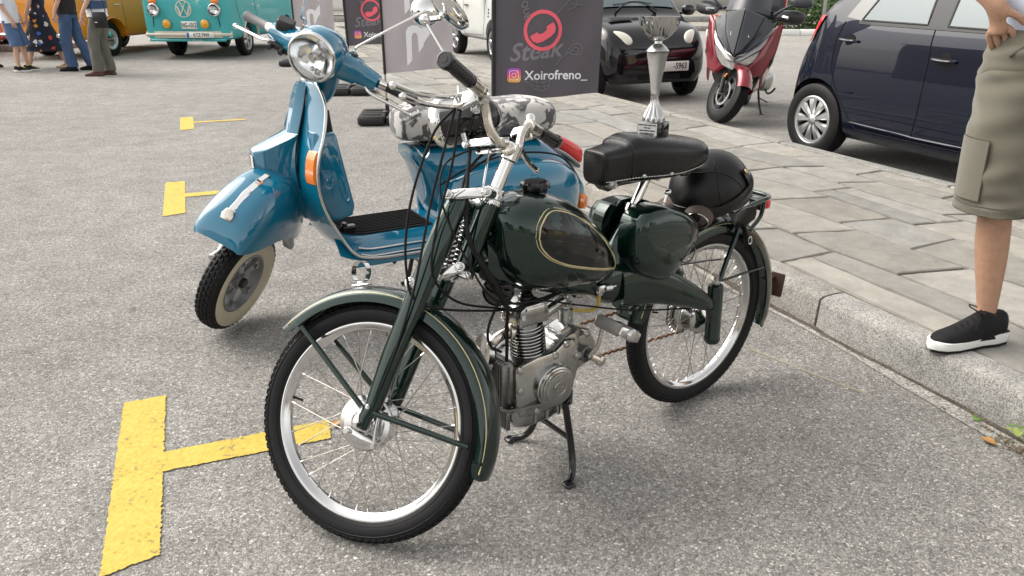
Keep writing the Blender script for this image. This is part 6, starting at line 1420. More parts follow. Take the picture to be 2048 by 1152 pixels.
def flag(label, base, rz, width, z0, cloth_m, lean, dark, fid):
    F = thing("feather_flag", label, "flag", tuple(base), rz)
    # local: x along the cloth, z up, -y towards the viewer
    def wave(p):
        u, d, z = p; return arr((u + lean * z, -d + .018 * math.sin(9 * u + 3.1 * z + fid) * min(1, u * 4) + .008 * math.sin(19 * u - 9 * z + 2 * fid) * min(1, u * 4), z))
    top = 3.1; g = []
    for z in np.linspace(z0, top, 44):
        w = width * (1 if z < 2.2 else math.sqrt(max(.0, 1 - ((z - 2.2) / (top - 2.2)) ** 2)) * .98 + .02); dz = .03 * math.sin(2 * z)
        g.append([wave((u, 0, z - .018 * math.sin(u * 5 + fid) * (1 if z < z0 + .01 else .0) )) for u in np.linspace(.0, w, 22)])
    B().sheet(g, .0015).build("cloth", cloth_m, F, 70)
    b = B(); b.tube([(0 + lean * .0, .0, .12), (lean * 1.0, 0, 1.0), (lean * 2.2, 0, 2.2), (lean * 2.8 + .02, 0, 2.8), (lean * 3.1 + .08, 0, 3.1)], .009, 10, 5); b.build("pole", "grey_metal", F, 60)
    b = B(); b.tube([(lean * z + .0, .0, z) for z in np.linspace(z0 - .03, 2.9, 14)], .021, 10, 1, flat=.7); b.build("pole_sleeve", "black_plastic", F, 60)
    fb = bpy.data.objects.new("base", None); COL.objects.link(fb); fb.parent = F
    for sx in (-1, 1):
        for sy in (-1, 1):
            b = B(); b.box((sx * .145, sy * .145, .055), (.27, .27, .085), bev=.014); b.build("water_tank", "black_plastic", fb)
            B().box((sx * .145, sy * .145, .100), (.19, .06, .012), bev=.004).build("tank_rib", "black_plastic", fb)
    b = B(); b.cyl((0, 0, .01), (0, 0, .12), .05, n=20, bev=.01).cyl((0, 0, .12), (0, 0, .24), .022, .016, 16, .003); b.build("socket", "black_plastic", fb)
    xf = lambda p: wave((p[0], p[1] + .004, p[2]))
    def poly(name, m, pts, d=.0):
        b = B(lambda p: xf(arr(p) + arr((0, d, 0)))); b.prism([arr(p) for p in pts], .001, (0, 0, 0), (1, 0, 0), (0, 0, 1)); return b.build(name, m, F, 30)
    def ringm(name, m, c, r0, r1, d=.0, n=40, e=2.0):
        b = B(lambda p: xf(arr(p) + arr((0, d, 0)))); sg = lambda q: 1 if q >= 0 else -1
        P = lambda r, t: arr((c[0] + r * abs(math.cos(t)) ** (2 / e) * sg(math.cos(t)), 0, c[1] + r * abs(math.sin(t)) ** (2 / e) * sg(math.sin(t))))
        T = np.linspace(0, 2 * math.pi, n + 1); b.sheet([[P(r0, t), P(r1, t)] for t in T]); return b.build(name, m, F, 60)
    if dark:
        ringm("ring_mark", "flag_coral", (.335, 1.03), .108, .132)
        ang = R(30); rot = lambda x, y: (.335 + x * math.cos(ang) - y * math.sin(ang), 1.022 + x * math.sin(ang) + y * math.cos(ang))
        poly("handset_mark", "flag_coral", [rot(*q) for q in ((-.092, .018), (-.036, .018), (-.030, -.002), (.0, -.008), (.030, -.002), (.036, .018), (.092, .018), (.090, -.02), (.070, -.045), (.03, -.055), (-.03, -.055), (-.070, -.045), (-.090, -.02))], .002)
        lettering("Steak", .165, (.285, 0, .895), (1, 0, .10), (0, 0, 1), "flag_faint", F, xf=lambda p: xf(arr(p) + arr((0, -.002, 0))), extrude=.0003, shear=.25)
        lettering("Xoirofreno_", .086, (.435, 0, .735), (1, 0, 0), (0, 0, 1), "flag_white", F, xf=lambda p: xf(arr(p)), extrude=.0004)
        ringm("icon_plate", "icon_gradient", (.142, .738), .001, .047, .0, 40, 5.0); ringm("icon_frame", "flag_white", (.142, .738), .029, .0325, .0015, 40, 4.5); ringm("icon_ring", "flag_white", (.142, .738), .013, .0165, .0015); ringm("icon_dot", "flag_white", (.163, .759), .0005, .0035, .0015)
        # faint line drawings: a skewer, a fork, a basket
        def strokes(name, L_):
            b = B(lambda p: xf(arr(p)))
            for pts in L_: b.tube([(u, 0, z) for u, z in pts], .0022, 5, 3)
            b.build(name, "flag_faint", F)
        strokes("skewer_drawing", [[(.43, .80), (.46, .84), (.51, .88), (.55, .90)], [(.50, .875), (.53, .92), (.58, .945), (.61, .92), (.605, .88), (.56, .87), (.51, .885)], [(.53, .89), (.56, .92), (.59, .90), (.57, .88)]])
        strokes("basket_drawing", [[(.21, .735), (.23, .69), (.29, .645), (.35, .635), (.385, .66), (.39, .72)], [(.21, .735), (.28, .70), (.34, .69), (.39, .70)], [(.25, .715), (.27, .665)], [(.30, .695), (.31, .645)], [(.35, .69), (.355, .637)], [(.225, .70), (.30, .665), (.385, .665)]])
        strokes("knife_drawing", [[(.42, 1.13), (.47, 1.18), (.52, 1.23), (.56, 1.22), (.55, 1.18), (.50, 1.16)], [(.52, 1.2), (.60, 1.19)]])
        for z, t in ((1.16, "QUE"),): lettering(t, .06, (.215 - (z - 1.16) * .2, 0, z), (.2, 0, -1), (1, 0, .2), "flag_faint", F, xf=lambda p: xf(arr(p)), extrude=.0003)
    else:
        mono = [(1240, 610), (1240, 300), (1262, 262), (1300, 245), (1350, 250), (1385, 275), (1460, 170), (1460, 320), (1400, 400), (1395, 430), (1350, 490), (1345, 340), (1330, 312), (1310, 312), (1292, 340), (1288, 555)]
        poly("letter_mark", "flag_white", [((x - 1030) / 4.61 * .0051, .51 + (655 - y) / 4.61 * .00495) for x, y in mono])
        poly("letter_mark", "flag_white", [((x - 1030) / 4.61 * .0051, .51 + (655 - y) / 4.61 * .00495 + .0) for x, y in [(1240, 150), (1240, -200), (1300, -250), (1380, -230), (1460, -330), (1460, -180), (1400, -90), (1460, 0), (1460, 130), (1380, 40), (1345, -20), (1345, -150), (1310, -170), (1290, -150), (1288, 100)]])
    return F
flag("dark feather flag with coral telephone mark standing beside the microcar", W(5.0, 1.9), 3, .735, .60, "flag_dark", .012, True, .3)
flag("grey feather flag with large white letter mark in the middle of the row", W(7.8, 1.8), 4, .70, .51, "flag_grey", -.004, False, 1.7)
flag("dark feather flag with coral telephone mark standing between the two grey flags", W(10.2, 1.9), 4, .735, .60, "flag_dark", -.02, True, 2.9)
flag("grey feather flag with white letter mark at the far end of the row", W(14.4, 1.75), 4, .70, .51, "flag_grey", .0, False, 4.4)

# ------------------------------------------------------------------ bollard and far background
mat("bollard_orange", (.75, .12, .03), .5)
BO = thing("bollard", "orange flexible traffic post with white bands on the far side road", "bollard", (5.0, 19.5, 0))
B().cyl((0, 0, 0), (0, 0, .05), .13, .10, 24, .01).build("foot", "bollard_orange", BO)
b = B(); b.lathe([(.05, .04), (.045, .2), (.042, .78), (.036, .82), (0, .825)], (0, 0, 0), (0, 0, 1), 20); b.build("post", "bollard_orange", BO)
for z in (.46, .58, .69): B().lathe([(.0445, z), (.0465, z + .004), (.0455, z + .05), (.043, z + .054)], (0, 0, 0), (0, 0, 1), 20).build("white_band", "plate_white", BO)
FP = structure(bpy.data.objects.new("far_pavement", None)); COL.objects.link(FP)
for i in range(34): B().box((-68 + i * 4 + 2, 25.6, .055), (3.98, .22, .19), bev=.02).build("kerb_stone", "kerb_concrete", FP)
B().box((0, 29.6, .07), (136, 7.76, .14)).build("pavement_bed", "gutter_concrete", FP)
for i in range(34): B().box((-68 + i * 4 + 2, 29.0, .20), (3.98, .3, .26), bev=.02).build("step_stone", "kerb_concrete", FP)
B().box((0, 33.2, .16), (136, 8.1, .30)).build("upper_bed", "gutter_concrete", FP)
IS = structure(bpy.data.objects.new("traffic_island", None)); COL.objects.link(IS)
for i in range(6): B().box((-10.55 - i * 1.5, 17.15, .05), (1.49, .2, .17), bev=.02).build("kerb_stone", "kerb_concrete", IS)
B().box((-14.4, 18.2, .05), (8.6, 1.9, .12)).build("pavement_bed", "gutter_concrete", IS)
# houses: one row behind the cars, others added behind the viewer to darken reflections
mat("render_cream", (.52, .46, .36), .85, var=.12, vscale=.8)
mat("render_grey", (.40, .40, .39), .85, var=.12, vscale=.8)
mat("render_ochre", (.46, .34, .20), .85, var=.12, vscale=.8)
mat("stone_base", (.34, .33, .31), .85, var=.2, vscale=2)
mat("shutter", (.10, .13, .12), .6)
def house(label, loc, rz, w, h, d, m, bays, floors, group=None):
    Hh = thing("house", label, "house", loc, rz)
    B().box((0, d / 2, h / 2), (w, d, h)).build("wall", m, Hh)
    B().box((0, d / 2 - .1, .45), (w + .12, d + .1, .9), bev=.03).build("plinth", "stone_base", Hh)
    B().box((0, d / 2 - .1, h + .12), (w + .7, d + .7, .24), bev=.05).build("roof", "stone_base", Hh)
    fh = (h - 1.0) / floors
    for f in range(floors):
        for i in range(bays):
            x = -w / 2 + w * (i + .5) / bays; z = 1.0 + fh * (f + .5); ww, wh = min(1.3, w / bays * .5), fh * .5
            fr = B().box((x, -.03, z), (ww + .16, .1, wh + .16), bev=.02).build("window", "plate_white", Hh)
            B().box((x, -.085, z), (ww, .012, wh)).build("pane", "dark_glass", fr)
            B().box((x, -.12, z - wh / 2 - .1), (ww + .3, .22, .06), bev=.01).build("sill", "stone_base", fr)
    dz = B().box((w * .5 / bays * (1 if bays % 2 else 2) if False else 0, -.05, 1.1), (1.0, .1, 2.2), bev=.02).build("door", "shutter", Hh)
    B().ball((.38, -.13, 1.05), .035).build("handle", "brass", dz)
    return Hh
house("cream rendered house with grey stone plinth across the far road", (13, 37.5, .3), 0, 14, 7.5, 8, "render_cream", 6, 2)
house("grey rendered house at the end of the row of vans", (-6, 38, .3), 0, 16, 8, 8, "render_grey", 7, 2)
house("ochre rendered house beyond the orange van", (-27, 37, .3), 0, 18, 7, 8, "render_ochre", 7, 2)
house("tall cream apartment house facing the two scooters from across the street", (6, -27, 0), 180, 17, 6.0, 9, "render_cream", 6, 2)
house("low ochre apartment house on the corner facing the street", (34, -14, 0), 140, 17, 5.0, 9, "render_ochre", 6, 1)
house("long grey apartment house opposite the pavement", (-24, -24, 0), 205, 22, 6, 9, "render_grey", 8, 2)
house("cream house at the open end of the street", (-40, 8, 0), 262, 20, 6, 9, "render_cream", 7, 2)
# hedge and lamp post behind the navy car
def leaf_mass(name, c, size, n, m, parent, leaf=.05, seed=1):
    g = np.random.default_rng(seed); b = B(); c = arr(c)
    v = []; f = []
    for i in range(n):
        d = unit(g.normal(size=3)); r_ = g.uniform(.55, 1) ** .5; p = c + d * r_ * arr(size) * (1 + .18 * math.sin(5 * d[0] + 3 * d[1] * 2))
        u = unit(g.normal(size=3)); w_ = unit(np.cross(u, d + .3 * g.normal(size=3))); s_ = leaf * g.uniform(.6, 1.3); k = len(v)
        v += [p - u * s_, p + w_ * s_ * .55, p + u * s_, p - w_ * s_ * .55]; f.append((k, k + 1, k + 2, k + 3))
    b.add(v, f); return b.build(name, m, parent, smooth=False)
def leaf_material(name, c):
    m = mat(name, c, .55, spec=.3); N, L, b = nodes(m); geo = N.new("ShaderNodeNewGeometry")
    r = N.new("ShaderNodeMapRange"); r.inputs[3].default_value = .55; r.inputs[4].default_value = 1.5; L.new(geo.outputs["Random Per Island"], r.inputs[0])
    vm = N.new("ShaderNodeVectorMath"); vm.operation = 'SCALE'; vm.inputs[0].default_value = c; L.new(r.outputs[0], vm.inputs["Scale"]); L.new(vm.outputs[0], b.inputs["Base Color"])
leaf_material("leaf_green", (.055, .10, .030)); leaf_material("leaf_dark", (.025, .045, .016))
for i, x in enumerate((7.6, 9.6, 11.7)):
    HG = thing("hedge_bush", ["low round green bush beside the lamp post", "clipped green bush behind the navy car", "wide green bush at the house corner"][i], "bush", (x, 24.0 + .3 * i, 0))
    leaf_mass("foliage", (0, 0, .55), (1.05, .8, .6), 2600, "leaf_green", HG, .06, 11 + i)
    b = B(); b.tube([(0, 0, 0), (.03, .02, .3), (0, 0, .6)], [.05, .04, .02], 8, 3); b.build("stem", "rust", HG)
PK = structure(bpy.data.objects.new("planter_kerb", None)); COL.objects.link(PK)
for i in range(6): B().box((6.3 + i * 1.35, 22.9, .08), (1.33, .16, .2), bev=.02).build("white_kerb", "plate_white", PK)
LPs = thing("lamp_post", "slender pale grey lamp post behind the low bushes", "lamp post", (9.1, 23.3, 0))
B().cyl((0, 0, 0), (0, 0, .5), .09, .08, 16, .01).build("base", "grey_metal", LPs); B().tube([(0, 0, .4), (0, 0, 4.6), (.1, -.1, 5.0), (.7, -.6, 5.2)], [.06, .045, .04, .035], 12, 4).build("pole", "grey_metal", LPs); B().box((.9, -.78, 5.2), (.5, .22, .08), rotm((0, 0, 1), -40), .03).build("lamp_head", "grey_metal", LPs)
# street trees (one row across the road behind, others added unseen for dark reflections)
def tree(label, loc, h, r_, seed, m="leaf_dark"):
    T = thing("street_tree", label, "tree", loc); g = np.random.default_rng(seed); b = B()
    b.tube([(0, 0, 0), (.05, .02, h * .25), (.0, .05, h * .5), (.05, 0, h * .8)], [.16, .12, .10, .03], 10, 4)
    for i in range(7):
        a = 2 * math.pi * i / 7 + g.uniform(-.3, .3); z0 = h * g.uniform(.35, .6); b.tube([(0, .03, z0), (math.cos(a) * r_ * .4, math.sin(a) * r_ * .4, z0 + h * .14), (math.cos(a) * r_ * .75, math.sin(a) * r_ * .75, z0 + h * .24)], [.06, .04, .015], 7, 3)
    b.build("trunk", "rust", T)
    cr = bpy.data.objects.new("crown", None); COL.objects.link(cr); cr.parent = T
    for i in range(12):
        a = g.uniform(0, 2 * math.pi); q = g.uniform(.1, .75) * r_
        leaf_mass("leaf_clump", (math.cos(a) * q, math.sin(a) * q, h * g.uniform(.55, .98)), (r_ * .42, r_ * .42, r_ * .34), 420, m, cr, .11, int(g.integers(1e6)))
tree("dark leafy tree beside the lamp post across the far road", (12.5, 27.5, .14), 6.0, 2.2, 5)
tree("broad leafy tree in front of the cream apartment house", (1.5, -20, 0), 6.0, 2.6, 6)
tree("round leafy tree beside the ochre apartment house", (19.5, -14, 0), 6.0, 2.5, 8)
tree("leafy tree in front of the long grey apartment house", (-13.5, -18, 0), 6.0, 2.7, 9)
# litter and weeds along the kerb
mat("dry_leaf", (.36, .19, .06), .8, var=.4, vscale=30); mat("litter_white", (.75, .77, .80), .5); mat("soil", (.20, .165, .12), .95, var=.4, vscale=40, bump=.6, bscale=80)
mat("straw", (.42, .36, .22), .7)
mat("weed_leaf", (.10, .20, .035), .5); mat("weed_pale", (.24, .30, .08), .6)
WD = thing("weed", "green weed growing out of the gutter at the kerb foot", "weed", tuple(W(1.13, 2.185)))
kx, kn = KD, NR
def leafm(c, d, up, L_, w_): 
    d = unit(d); s_ = unit(np.cross(d, up)); n = np.cross(s_, d); c = arr(c)
    return [c, c + d * L_ * .25 + s_ * w_ * .7 + n * .003, c + d * L_ * .6 + s_ * w_ + n * .004, c + d * L_ * .9 + s_ * w_ * .4, c + d * L_, c + d * L_ * .9 - s_ * w_ * .4, c + d * L_ * .6 - s_ * w_ + n * .004, c + d * L_ * .25 - s_ * w_ * .7 + n * .003]
gg = np.random.default_rng(3)
for i in range(22):
    a = gg.uniform(0, 6.28); rr_ = gg.uniform(.02, .11); z = gg.uniform(.02, .13); out = -kn * abs(gg.uniform(.0, .05)) + kx * gg.uniform(-.10, .12)
    p = out + arr((0, 0, z)); d = arr((math.cos(a), math.sin(a), gg.uniform(-.3, .5)))
    L_ = gg.uniform(.022, .045); P = leafm(p, d, (0, 0, 1), L_, L_ * .36); b = B(); b.add(P, [tuple(range(8))]); b.build("leaf", "weed_leaf" if i % 3 else "weed_pale", WD, smooth=False)
    B().tube([out * .3, out * .7 + arr((0, 0, z * .6)), p], .0012, 5, 3).build("stem", "weed_pale", WD)
b = B()
for i in range(260):
    al_, ac_ = gg.normal(1.10, .12), 2.165 - abs(gg.normal(0, .03)); s_ = gg.uniform(.0015, .005); b.box(W(al_, ac_, .010), (s_ * 2, s_, s_), rotm((0, 0, 1), gg.uniform(0, 180)))
for i in range(160):
    al_, ac_ = gg.uniform(1, 6), 2.17 - abs(gg.normal(0, .04)); s_ = gg.uniform(.001, .003); b.box(W(al_, ac_, .010), (s_ * 2, s_, s_), rotm((0, 0, 1), gg.uniform(0, 180)))
stuff(b.build("gutter_debris", "soil"))
def dry_leaf(al_, ac_, rz, s_, m, label, z=.008):
    o = B(); d = arr((math.cos(R(rz)), math.sin(R(rz)), .08)); P = leafm((0, 0, z), d, (0, 0, 1), s_, s_ * .33)
    o.add(P, [tuple(range(8))]); ob = o.build("fallen_leaf", m, smooth=False); ob.location = W(al_, ac_); thing("", label, "leaf", o=ob)
dry_leaf(1.235, 2.10, 120, .05, "dry_leaf", "curled orange leaf lying below the gutter weed"); dry_leaf(1.36, 2.16, 30, .05, "weed_leaf", "green leaf lying flat near the kerb foot"); dry_leaf(2.10, .245, 70, .045, "dry_leaf", "brown leaf at the end of the yellow parking mark inside the front wheel")
for i, (a_, c_, r_) in enumerate(((2.62, 2.08, 20), (2.9, 2.05, 75), (3.02, 2.1, 140), (2.8, 2.02, 200))): dry_leaf(a_, c_, r_, .055, "dry_leaf", ["dry leaf lying flat in the gutter nearest the crumpled wrapper", "dry leaf beside the wrapper behind the moped wheel", "dry leaf tucked against the kerb behind the moped", "dry leaf on the asphalt side of the wrapper"][i])
LT = thing("wrapper", "crumpled white and blue plastic wrapper in the gutter behind the moped", "litter", tuple(W(2.95, 1.99, .012)))
g = [[arr((x, y, .012 + .014 * math.sin(40 * x + 3) * math.cos(33 * y) + .008 * math.sin(90 * y + 50 * x))) for y in np.linspace(-.04, .04, 14)] for x in np.linspace(-.06, .06, 18)]
B().sheet(g).build("film", "litter_white", LT, 25); B().sheet([[p + arr((0, 0, .0015)) for p in r_[3:7]] for r_ in g[3:9]]).build("print", "plate_blue", LT, 25)
b = B(); b.tube([W(1.62, 1.98, .008), W(1.74, 1.93, .010), W(1.95, 1.87, .007), W(2.06, 1.83, .007)], .0014, 6, 4); o = b.build("dry_stalk", "straw"); thing("", "thin dry straw lying along the gutter", "straw", o=o)
# ------------------------------------------------------------------ people
mat("skin", (.40, .235, .155), .5, spec=.4, bump=.2, bscale=140, var=.30, vscale=34)
mat("skin_pale", (.56, .34, .245), .5, spec=.4, var=.06, vscale=14)
mat("hair_dark", (.03, .022, .018), .6)
mat("khaki_cloth", (.118, .110, .082), .85, bump=.25, bscale=350, var=.10, vscale=9, sheen=.3)
mat("khaki_seam", (.078, .072, .055), .85)
mat("pale_shirt", (.52, .57, .68), .85, var=.06, vscale=8)
mat("white_shirt", (.74, .77, .82), .85, var=.04, vscale=6)
mat("black_shirt", (.014, .014, .016), .85)
mat("denim", (.075, .135, .26), .85, var=.35, vscale=9, bump=.15, bscale=300)
mat("denim_dark", (.045, .085, .17), .85, var=.35, vscale=8)
mat("grey_trousers", (.12, .118, .10), .85, var=.2, vscale=8)
mat("shoe_black", (.006, .006, .007), .6, spec=.25, bump=.3, bscale=500)
mat("shoe_white", (.78, .78, .77), .5)
mat("shoe_brown", (.10, .042, .03), .45)
mat("sandal", (.62, .50, .36), .5)
mat("neon", (.55, .72, .03), .6)
mat("bag_black", (.012, .012, .013), .6)
def floral():
    m = mat("floral", (.02, .025, .05), .8); N, L, b = nodes(m); tc = N.new("ShaderNodeTexCoord")
    v = N.new("ShaderNodeTexVoronoi"); v.inputs["Scale"].default_value = 9; L.new(tc.outputs["Object"], v.inputs["Vector"]); nz = N.new("ShaderNodeTexNoise"); nz.inputs["Scale"].default_value = 24; L.new(tc.outputs["Object"], nz.inputs["Vector"])
    sm = N.new("ShaderNodeMath"); sm.operation = 'MULTIPLY_ADD'; sm.inputs[1].default_value = .55; L.new(nz.outputs[0], sm.inputs[0]); L.new(v.outputs["Distance"], sm.inputs[2])
    st_ = N.new("ShaderNodeMath"); st_.operation = 'LESS_THAN'; st_.inputs[1].default_value = .60; L.new(sm.outputs[0], st_.inputs[0])
    sp = N.new("ShaderNodeSeparateColor"); L.new(v.outputs["Color"], sp.inputs[0]); r = N.new("ShaderNodeValToRGB"); r.color_ramp.interpolation = 'CONSTANT'; e = r.color_ramp.elements
    for i, (p, c) in enumerate(((0, (.012, .014, .03)), (.3, (.50, .06, .025)), (.48, (.65, .62, .58)), (.66, (.05, .16, .50)), (.82, (.70, .28, .03)))):
        q = e[i] if i < 2 else e.new(p); q.position = p; q.color = (*c, 1)
    L.new(sp.outputs[0], r.inputs[0]); mx = N.new("ShaderNodeMix"); mx.data_type = 'RGBA'; mx.inputs[6].default_value = (.012, .014, .030, 1); L.new(st_.outputs[0], mx.inputs[0]); L.new(r.outputs[0], mx.inputs[7]); L.new(mx.outputs[2], b.inputs["Base Color"])
floral()
def skin_body(name, verts, edges, root, m, parent, sub=2):
    me = bpy.data.meshes.new(name); me.from_pydata([tuple(v[0]) for v in verts], edges, []); o = obj(name, me, parent); me.materials.append(MAT[m])
    md = o.modifiers.new("Skin", 'SKIN'); md.use_smooth_shade = True
    for i, (p, r_) in enumerate(verts):
        sv = me.skin_vertices[0].data[i]; sv.radius = (r_, r_) if np.isscalar(r_) else r_; sv.use_root = (i == root)
    sb = o.modifiers.new("Sub", 'SUBSURF'); sb.levels = sub; sb.render_levels = sub
    applied(o)
    if not len(o.data.materials): o.data.materials.append(MAT[m])
    o.data.polygons.foreach_set("use_smooth", [True] * len(o.data.polygons)); return o
class Fig:
    def __init__(s): s.v = []; s.e = []; s.id = {}
    def j(s, key, p, r, to=None):
        s.v.append((arr(p), r)); s.id[key] = len(s.v) - 1
        if to is not None: s.e.append((s.id[to], s.id[key]))
        return s
    def hand(s, side, wrist, d, palm_n, curl=.5, sc=1.0):
        """five fingers from the wrist joint; d finger direction, palm_n palm normal"""
        d = unit(d); n = unit(arr(palm_n) - d * (d @ arr(palm_n))); t = np.cross(n, d)      # t: across the palm
        w = s.v[s.id[wrist]][0]; k = f"{wrist}"
        s.j(k + "p1", w + d * .035 * sc, (.026 * sc, .016 * sc), wrist); s.j(k + "p2", w + d * .075 * sc, (.032 * sc, .014 * sc), k + "p1")
        for i, (off, L_) in enumerate(((-.031, .072), (-.0105, .082), (.0105, .076), (.030, .058))):
            p = w + d * .092 * sc + t * off * sc; s.j(f"{k}f{i}0", p, .0098 * sc, k + "p2"); a = curl * .5
            for q in range(3):
                dd = unit(d * math.cos(a) + n * math.sin(a)); p = p + dd * L_ * sc * (.44, .32, .24)[q]; s.j(f"{k}f{i}{q + 1}", p, (.0090, .0084, .0075)[q] * sc, f"{k}f{i}{q}"); a += curl * .6
        sg = -1 if side > 0 else 1
        p = w + d * .032 * sc - t * .030 * sc * 1; s.j(k + "t0", p, .0115 * sc, k + "p1"); p = p + unit(d * .75 - t * .6 + n * .25) * .036 * sc; s.j(k + "t1", p, .0105 * sc, k + "t0"); p = p + unit(d * .95 - t * .25 + n * .25) * .030 * sc; s.j(k + "t2", p, .0088 * sc, k + "t1")
def cloth(pieces, name, m, parent, n=24, fold=.004, seed=0, k=5, cap=False):
    """pieces: list of (list of centre points, list of (rx, ry) radii); wrinkled tubes, ring planes horizontal when steep"""
    b = B(); g = np.random.default_rng(seed)
    for pts, rad in pieces:
        P = spline([np.concatenate([arr(p), arr(r_)]) for p, r_ in zip(pts, rad)], k); ph = g.uniform(0, 6.28, 4); rings = []
        for i, q in enumerate(P):
            T = unit(P[min(i + 1, len(P) - 1)][:3] - P[max(i - 1, 0)][:3]); steep = abs(T[2]) > .75
            u = arr((1, 0, 0)) if steep else unit(np.cross(T, (0, 0, 1))); u = unit(u - T * (u @ T)) if not steep else u; w_ = arr((0, 1, 0)) if steep else np.cross(T, u)
            ring = []
            for a in np.linspace(0, 2 * math.pi, n, endpoint=False):
                d = fold * (math.sin(3 * a + ph[0] + i * .35) + .7 * math.sin(5 * a + ph[1] - i * .5) + .6 * math.sin(2 * a + i * .9 + ph[2])); ring.append(q[:3] + u * (q[3] + d) * math.cos(a) + w_ * (q[4] + d) * math.sin(a))
            rings.append(ring)
        b.loft(rings, cap=cap)
    return b.build(name, m, parent, 70)
def shoe(parent, heel, rz, L_, m_up, m_sole, name="shoe", z=0.0, wide=1.0, laces=None, low=False):
    e = bpy.data.objects.new(name, None); COL.objects.link(e); e.parent = parent; e.location = heel; e.rotation_euler = (0, 0, R(rz)); k = L_ / .29
    S = [(-.020, .022, .034), (-.006, .036, .045), (.04, .043, .046), (.10, .040, .038), (.16, .046, .036), (.21, .050, .036), (.255, .044, .036), (.280, .030, .037), (.296, .010, .036)]
    rings = []
    for x, hy, zt in S: rings.append([arr((x * k, sy * hy * k * wide, zz * k)) for sy, zz in ((-.9, .003), (.9, .003), (1, .012), (1, zt), (.85, zt + .002), (-.85, zt + .002), (-1, zt), (-1, .012))])
    b = B(); b.loft(rings); sl = b.build("sole", m_sole, e, 50)
    b = B(); b.loft([[arr((x * k, sy * hy * 1.02 * k * wide, zz * k)) for sy, zz in ((-1, .0005), (1, .0005), (1, .0085), (-1, .0085))] for x, hy, zt in S]); b.build("outsole", "black_rubber", sl, 40)
    U = [(-.010, .024, .030, .108 if not low else .06), (.010, .037, .030, .120 if not low else .064), (.05, .042, .030, .118 if not low else .05), (.085, .042, .030, .124 if not low else .05), (.115, .042, .030, .112 if not low else .045), (.155, .045, .032, .090 if not low else .05), (.20, .047, .033, .071 if not low else .05), (.245, .042, .033, .060), (.272, .029, .032, .050), (.288, .010, .032, .042)]
    rings = []
    for q in spline([arr(u) for u in U], 4):
        x, hy, z0, z1 = q; rings.append([arr((x * k, hy * k * wide * abs(math.cos(a)) ** .8 * (1 if math.cos(a) > 0 else -1), (z0 + (z1 - z0) * max(0, math.sin(a)) ** .75) * k if math.sin(a) >= 0 else z0 * k)) for a in np.linspace(0, 2 * math.pi, 20, endpoint=False)])
    b = B(); b.loft(rings); up = b.build("upper", m_up, e, 60)
    if laces:
        for i in range(5):
            x = .112 + i * .020; zt = float(np.interp(x, [u[0] for u in U], [u[3] for u in U])) - .002
            b = B(); b.tube([((x - .006) * k, -.020 * k, (zt - .012) * k), ((x + .004) * k, 0, (zt + .003) * k), ((x + .010) * k, .020 * k, (zt - .012) * k)], .0026 * k, 6, 4); b.build("lace", laces, up)
        b = B()
        for s in (1, -1): b.tube([(.105 * k, 0, .118 * k), (.12 * k, s * .03 * k, .130 * k), (.095 * k, s * .055 * k, .126 * k), (.085 * k, s * .02 * k, .124 * k), (.105 * k, 0, .118 * k)], .0024 * k, 6, 5)
        b.tube([(.105 * k, 0, .118 * k), (.14 * k, .035 * k, .110 * k), (.165 * k, .048 * k, .08 * k)], .0024 * k, 6, 5); b.build("lace_bow", laces, up)
    return e
def head(fig, base, fwd=(1, 0, 0)):
    f = unit(fwd); b_ = arr(base)
    fig.j("neck2", b_ + arr((0, 0, .06)) + f * .01, .052, "neck"); fig.j("jaw", b_ + arr((0, 0, .12)) + f * .03, (.066, .075), "neck2"); fig.j("face", b_ + arr((0, 0, .18)) + f * .025, (.076, .090), "jaw"); fig.j("crown", b_ + arr((0, 0, .26)) + f * .0, (.068, .078), "face")
    fig.j("nose", b_ + arr((0, 0, .165)) + f * .118, .012, "face")
def hair(parent, base, fwd=(1, 0, 0), m="hair_dark", long=0.0):
    f = unit(fwd); c = arr(base) + arr((0, 0, .205)) - f * .012; b = B(); rings = []
    for t in np.linspace(0.05, 1.75, 10): rings.append([c + arr((0, 0, .112 * math.cos(t))) + .098 * math.sin(t) * (math.cos(a) * f * (.72 if math.cos(a) > .3 and t > 1.0 else 1.05) + math.sin(a) * np.cross((0, 0, 1), f)) - arr((0, 0, long * max(0, -math.cos(a)) * max(0, t - 1.2))) for a in np.linspace(0, 2 * math.pi, 24, endpoint=False)])
    b.loft(rings); b.build("hair", m, parent, 60)

# --- man at the right: khaki shorts, right hand in pocket, right foot turned out on the kerb
P1 = thing("person", "person in khaki knee-length shorts and black trainers standing on the kerb, hand in pocket", "person", (1.705, 2.43, .15), 255)
F = Fig()
F.j("pelvis", (0, 0, .93), (.12, .10)).j("spine", (-.01, 0, 1.10), (.125, .10), "pelvis").j("chest", (-.01, 0, 1.32), (.14, .11), "spine").j("neck", (0, 0, 1.50), .055, "chest")
head(F, (0, 0, 1.50))
F.j("hipR", (.0, -.10, .88), .085, "pelvis").j("thighR", (.03, -.105, .68), .078, "hipR").j("kneeR", (.060, -.098, .49), .056, "thighR").j("kneeR2", (.060, -.092, .44), .053, "kneeR").j("calfR", (.052, -.078, .345), .0565, "kneeR2").j("calfR2", (.056, -.064, .25), .047, "calfR").j("ankR0", (.062, -.052, .15), .036, "calfR2").j("ankR", (.066, -.046, .095), .033, "ankR0").j("footR", (.096, -.098, .05), .022, "ankR").j("toeR", (.128, -.155, .040), .018, "footR")
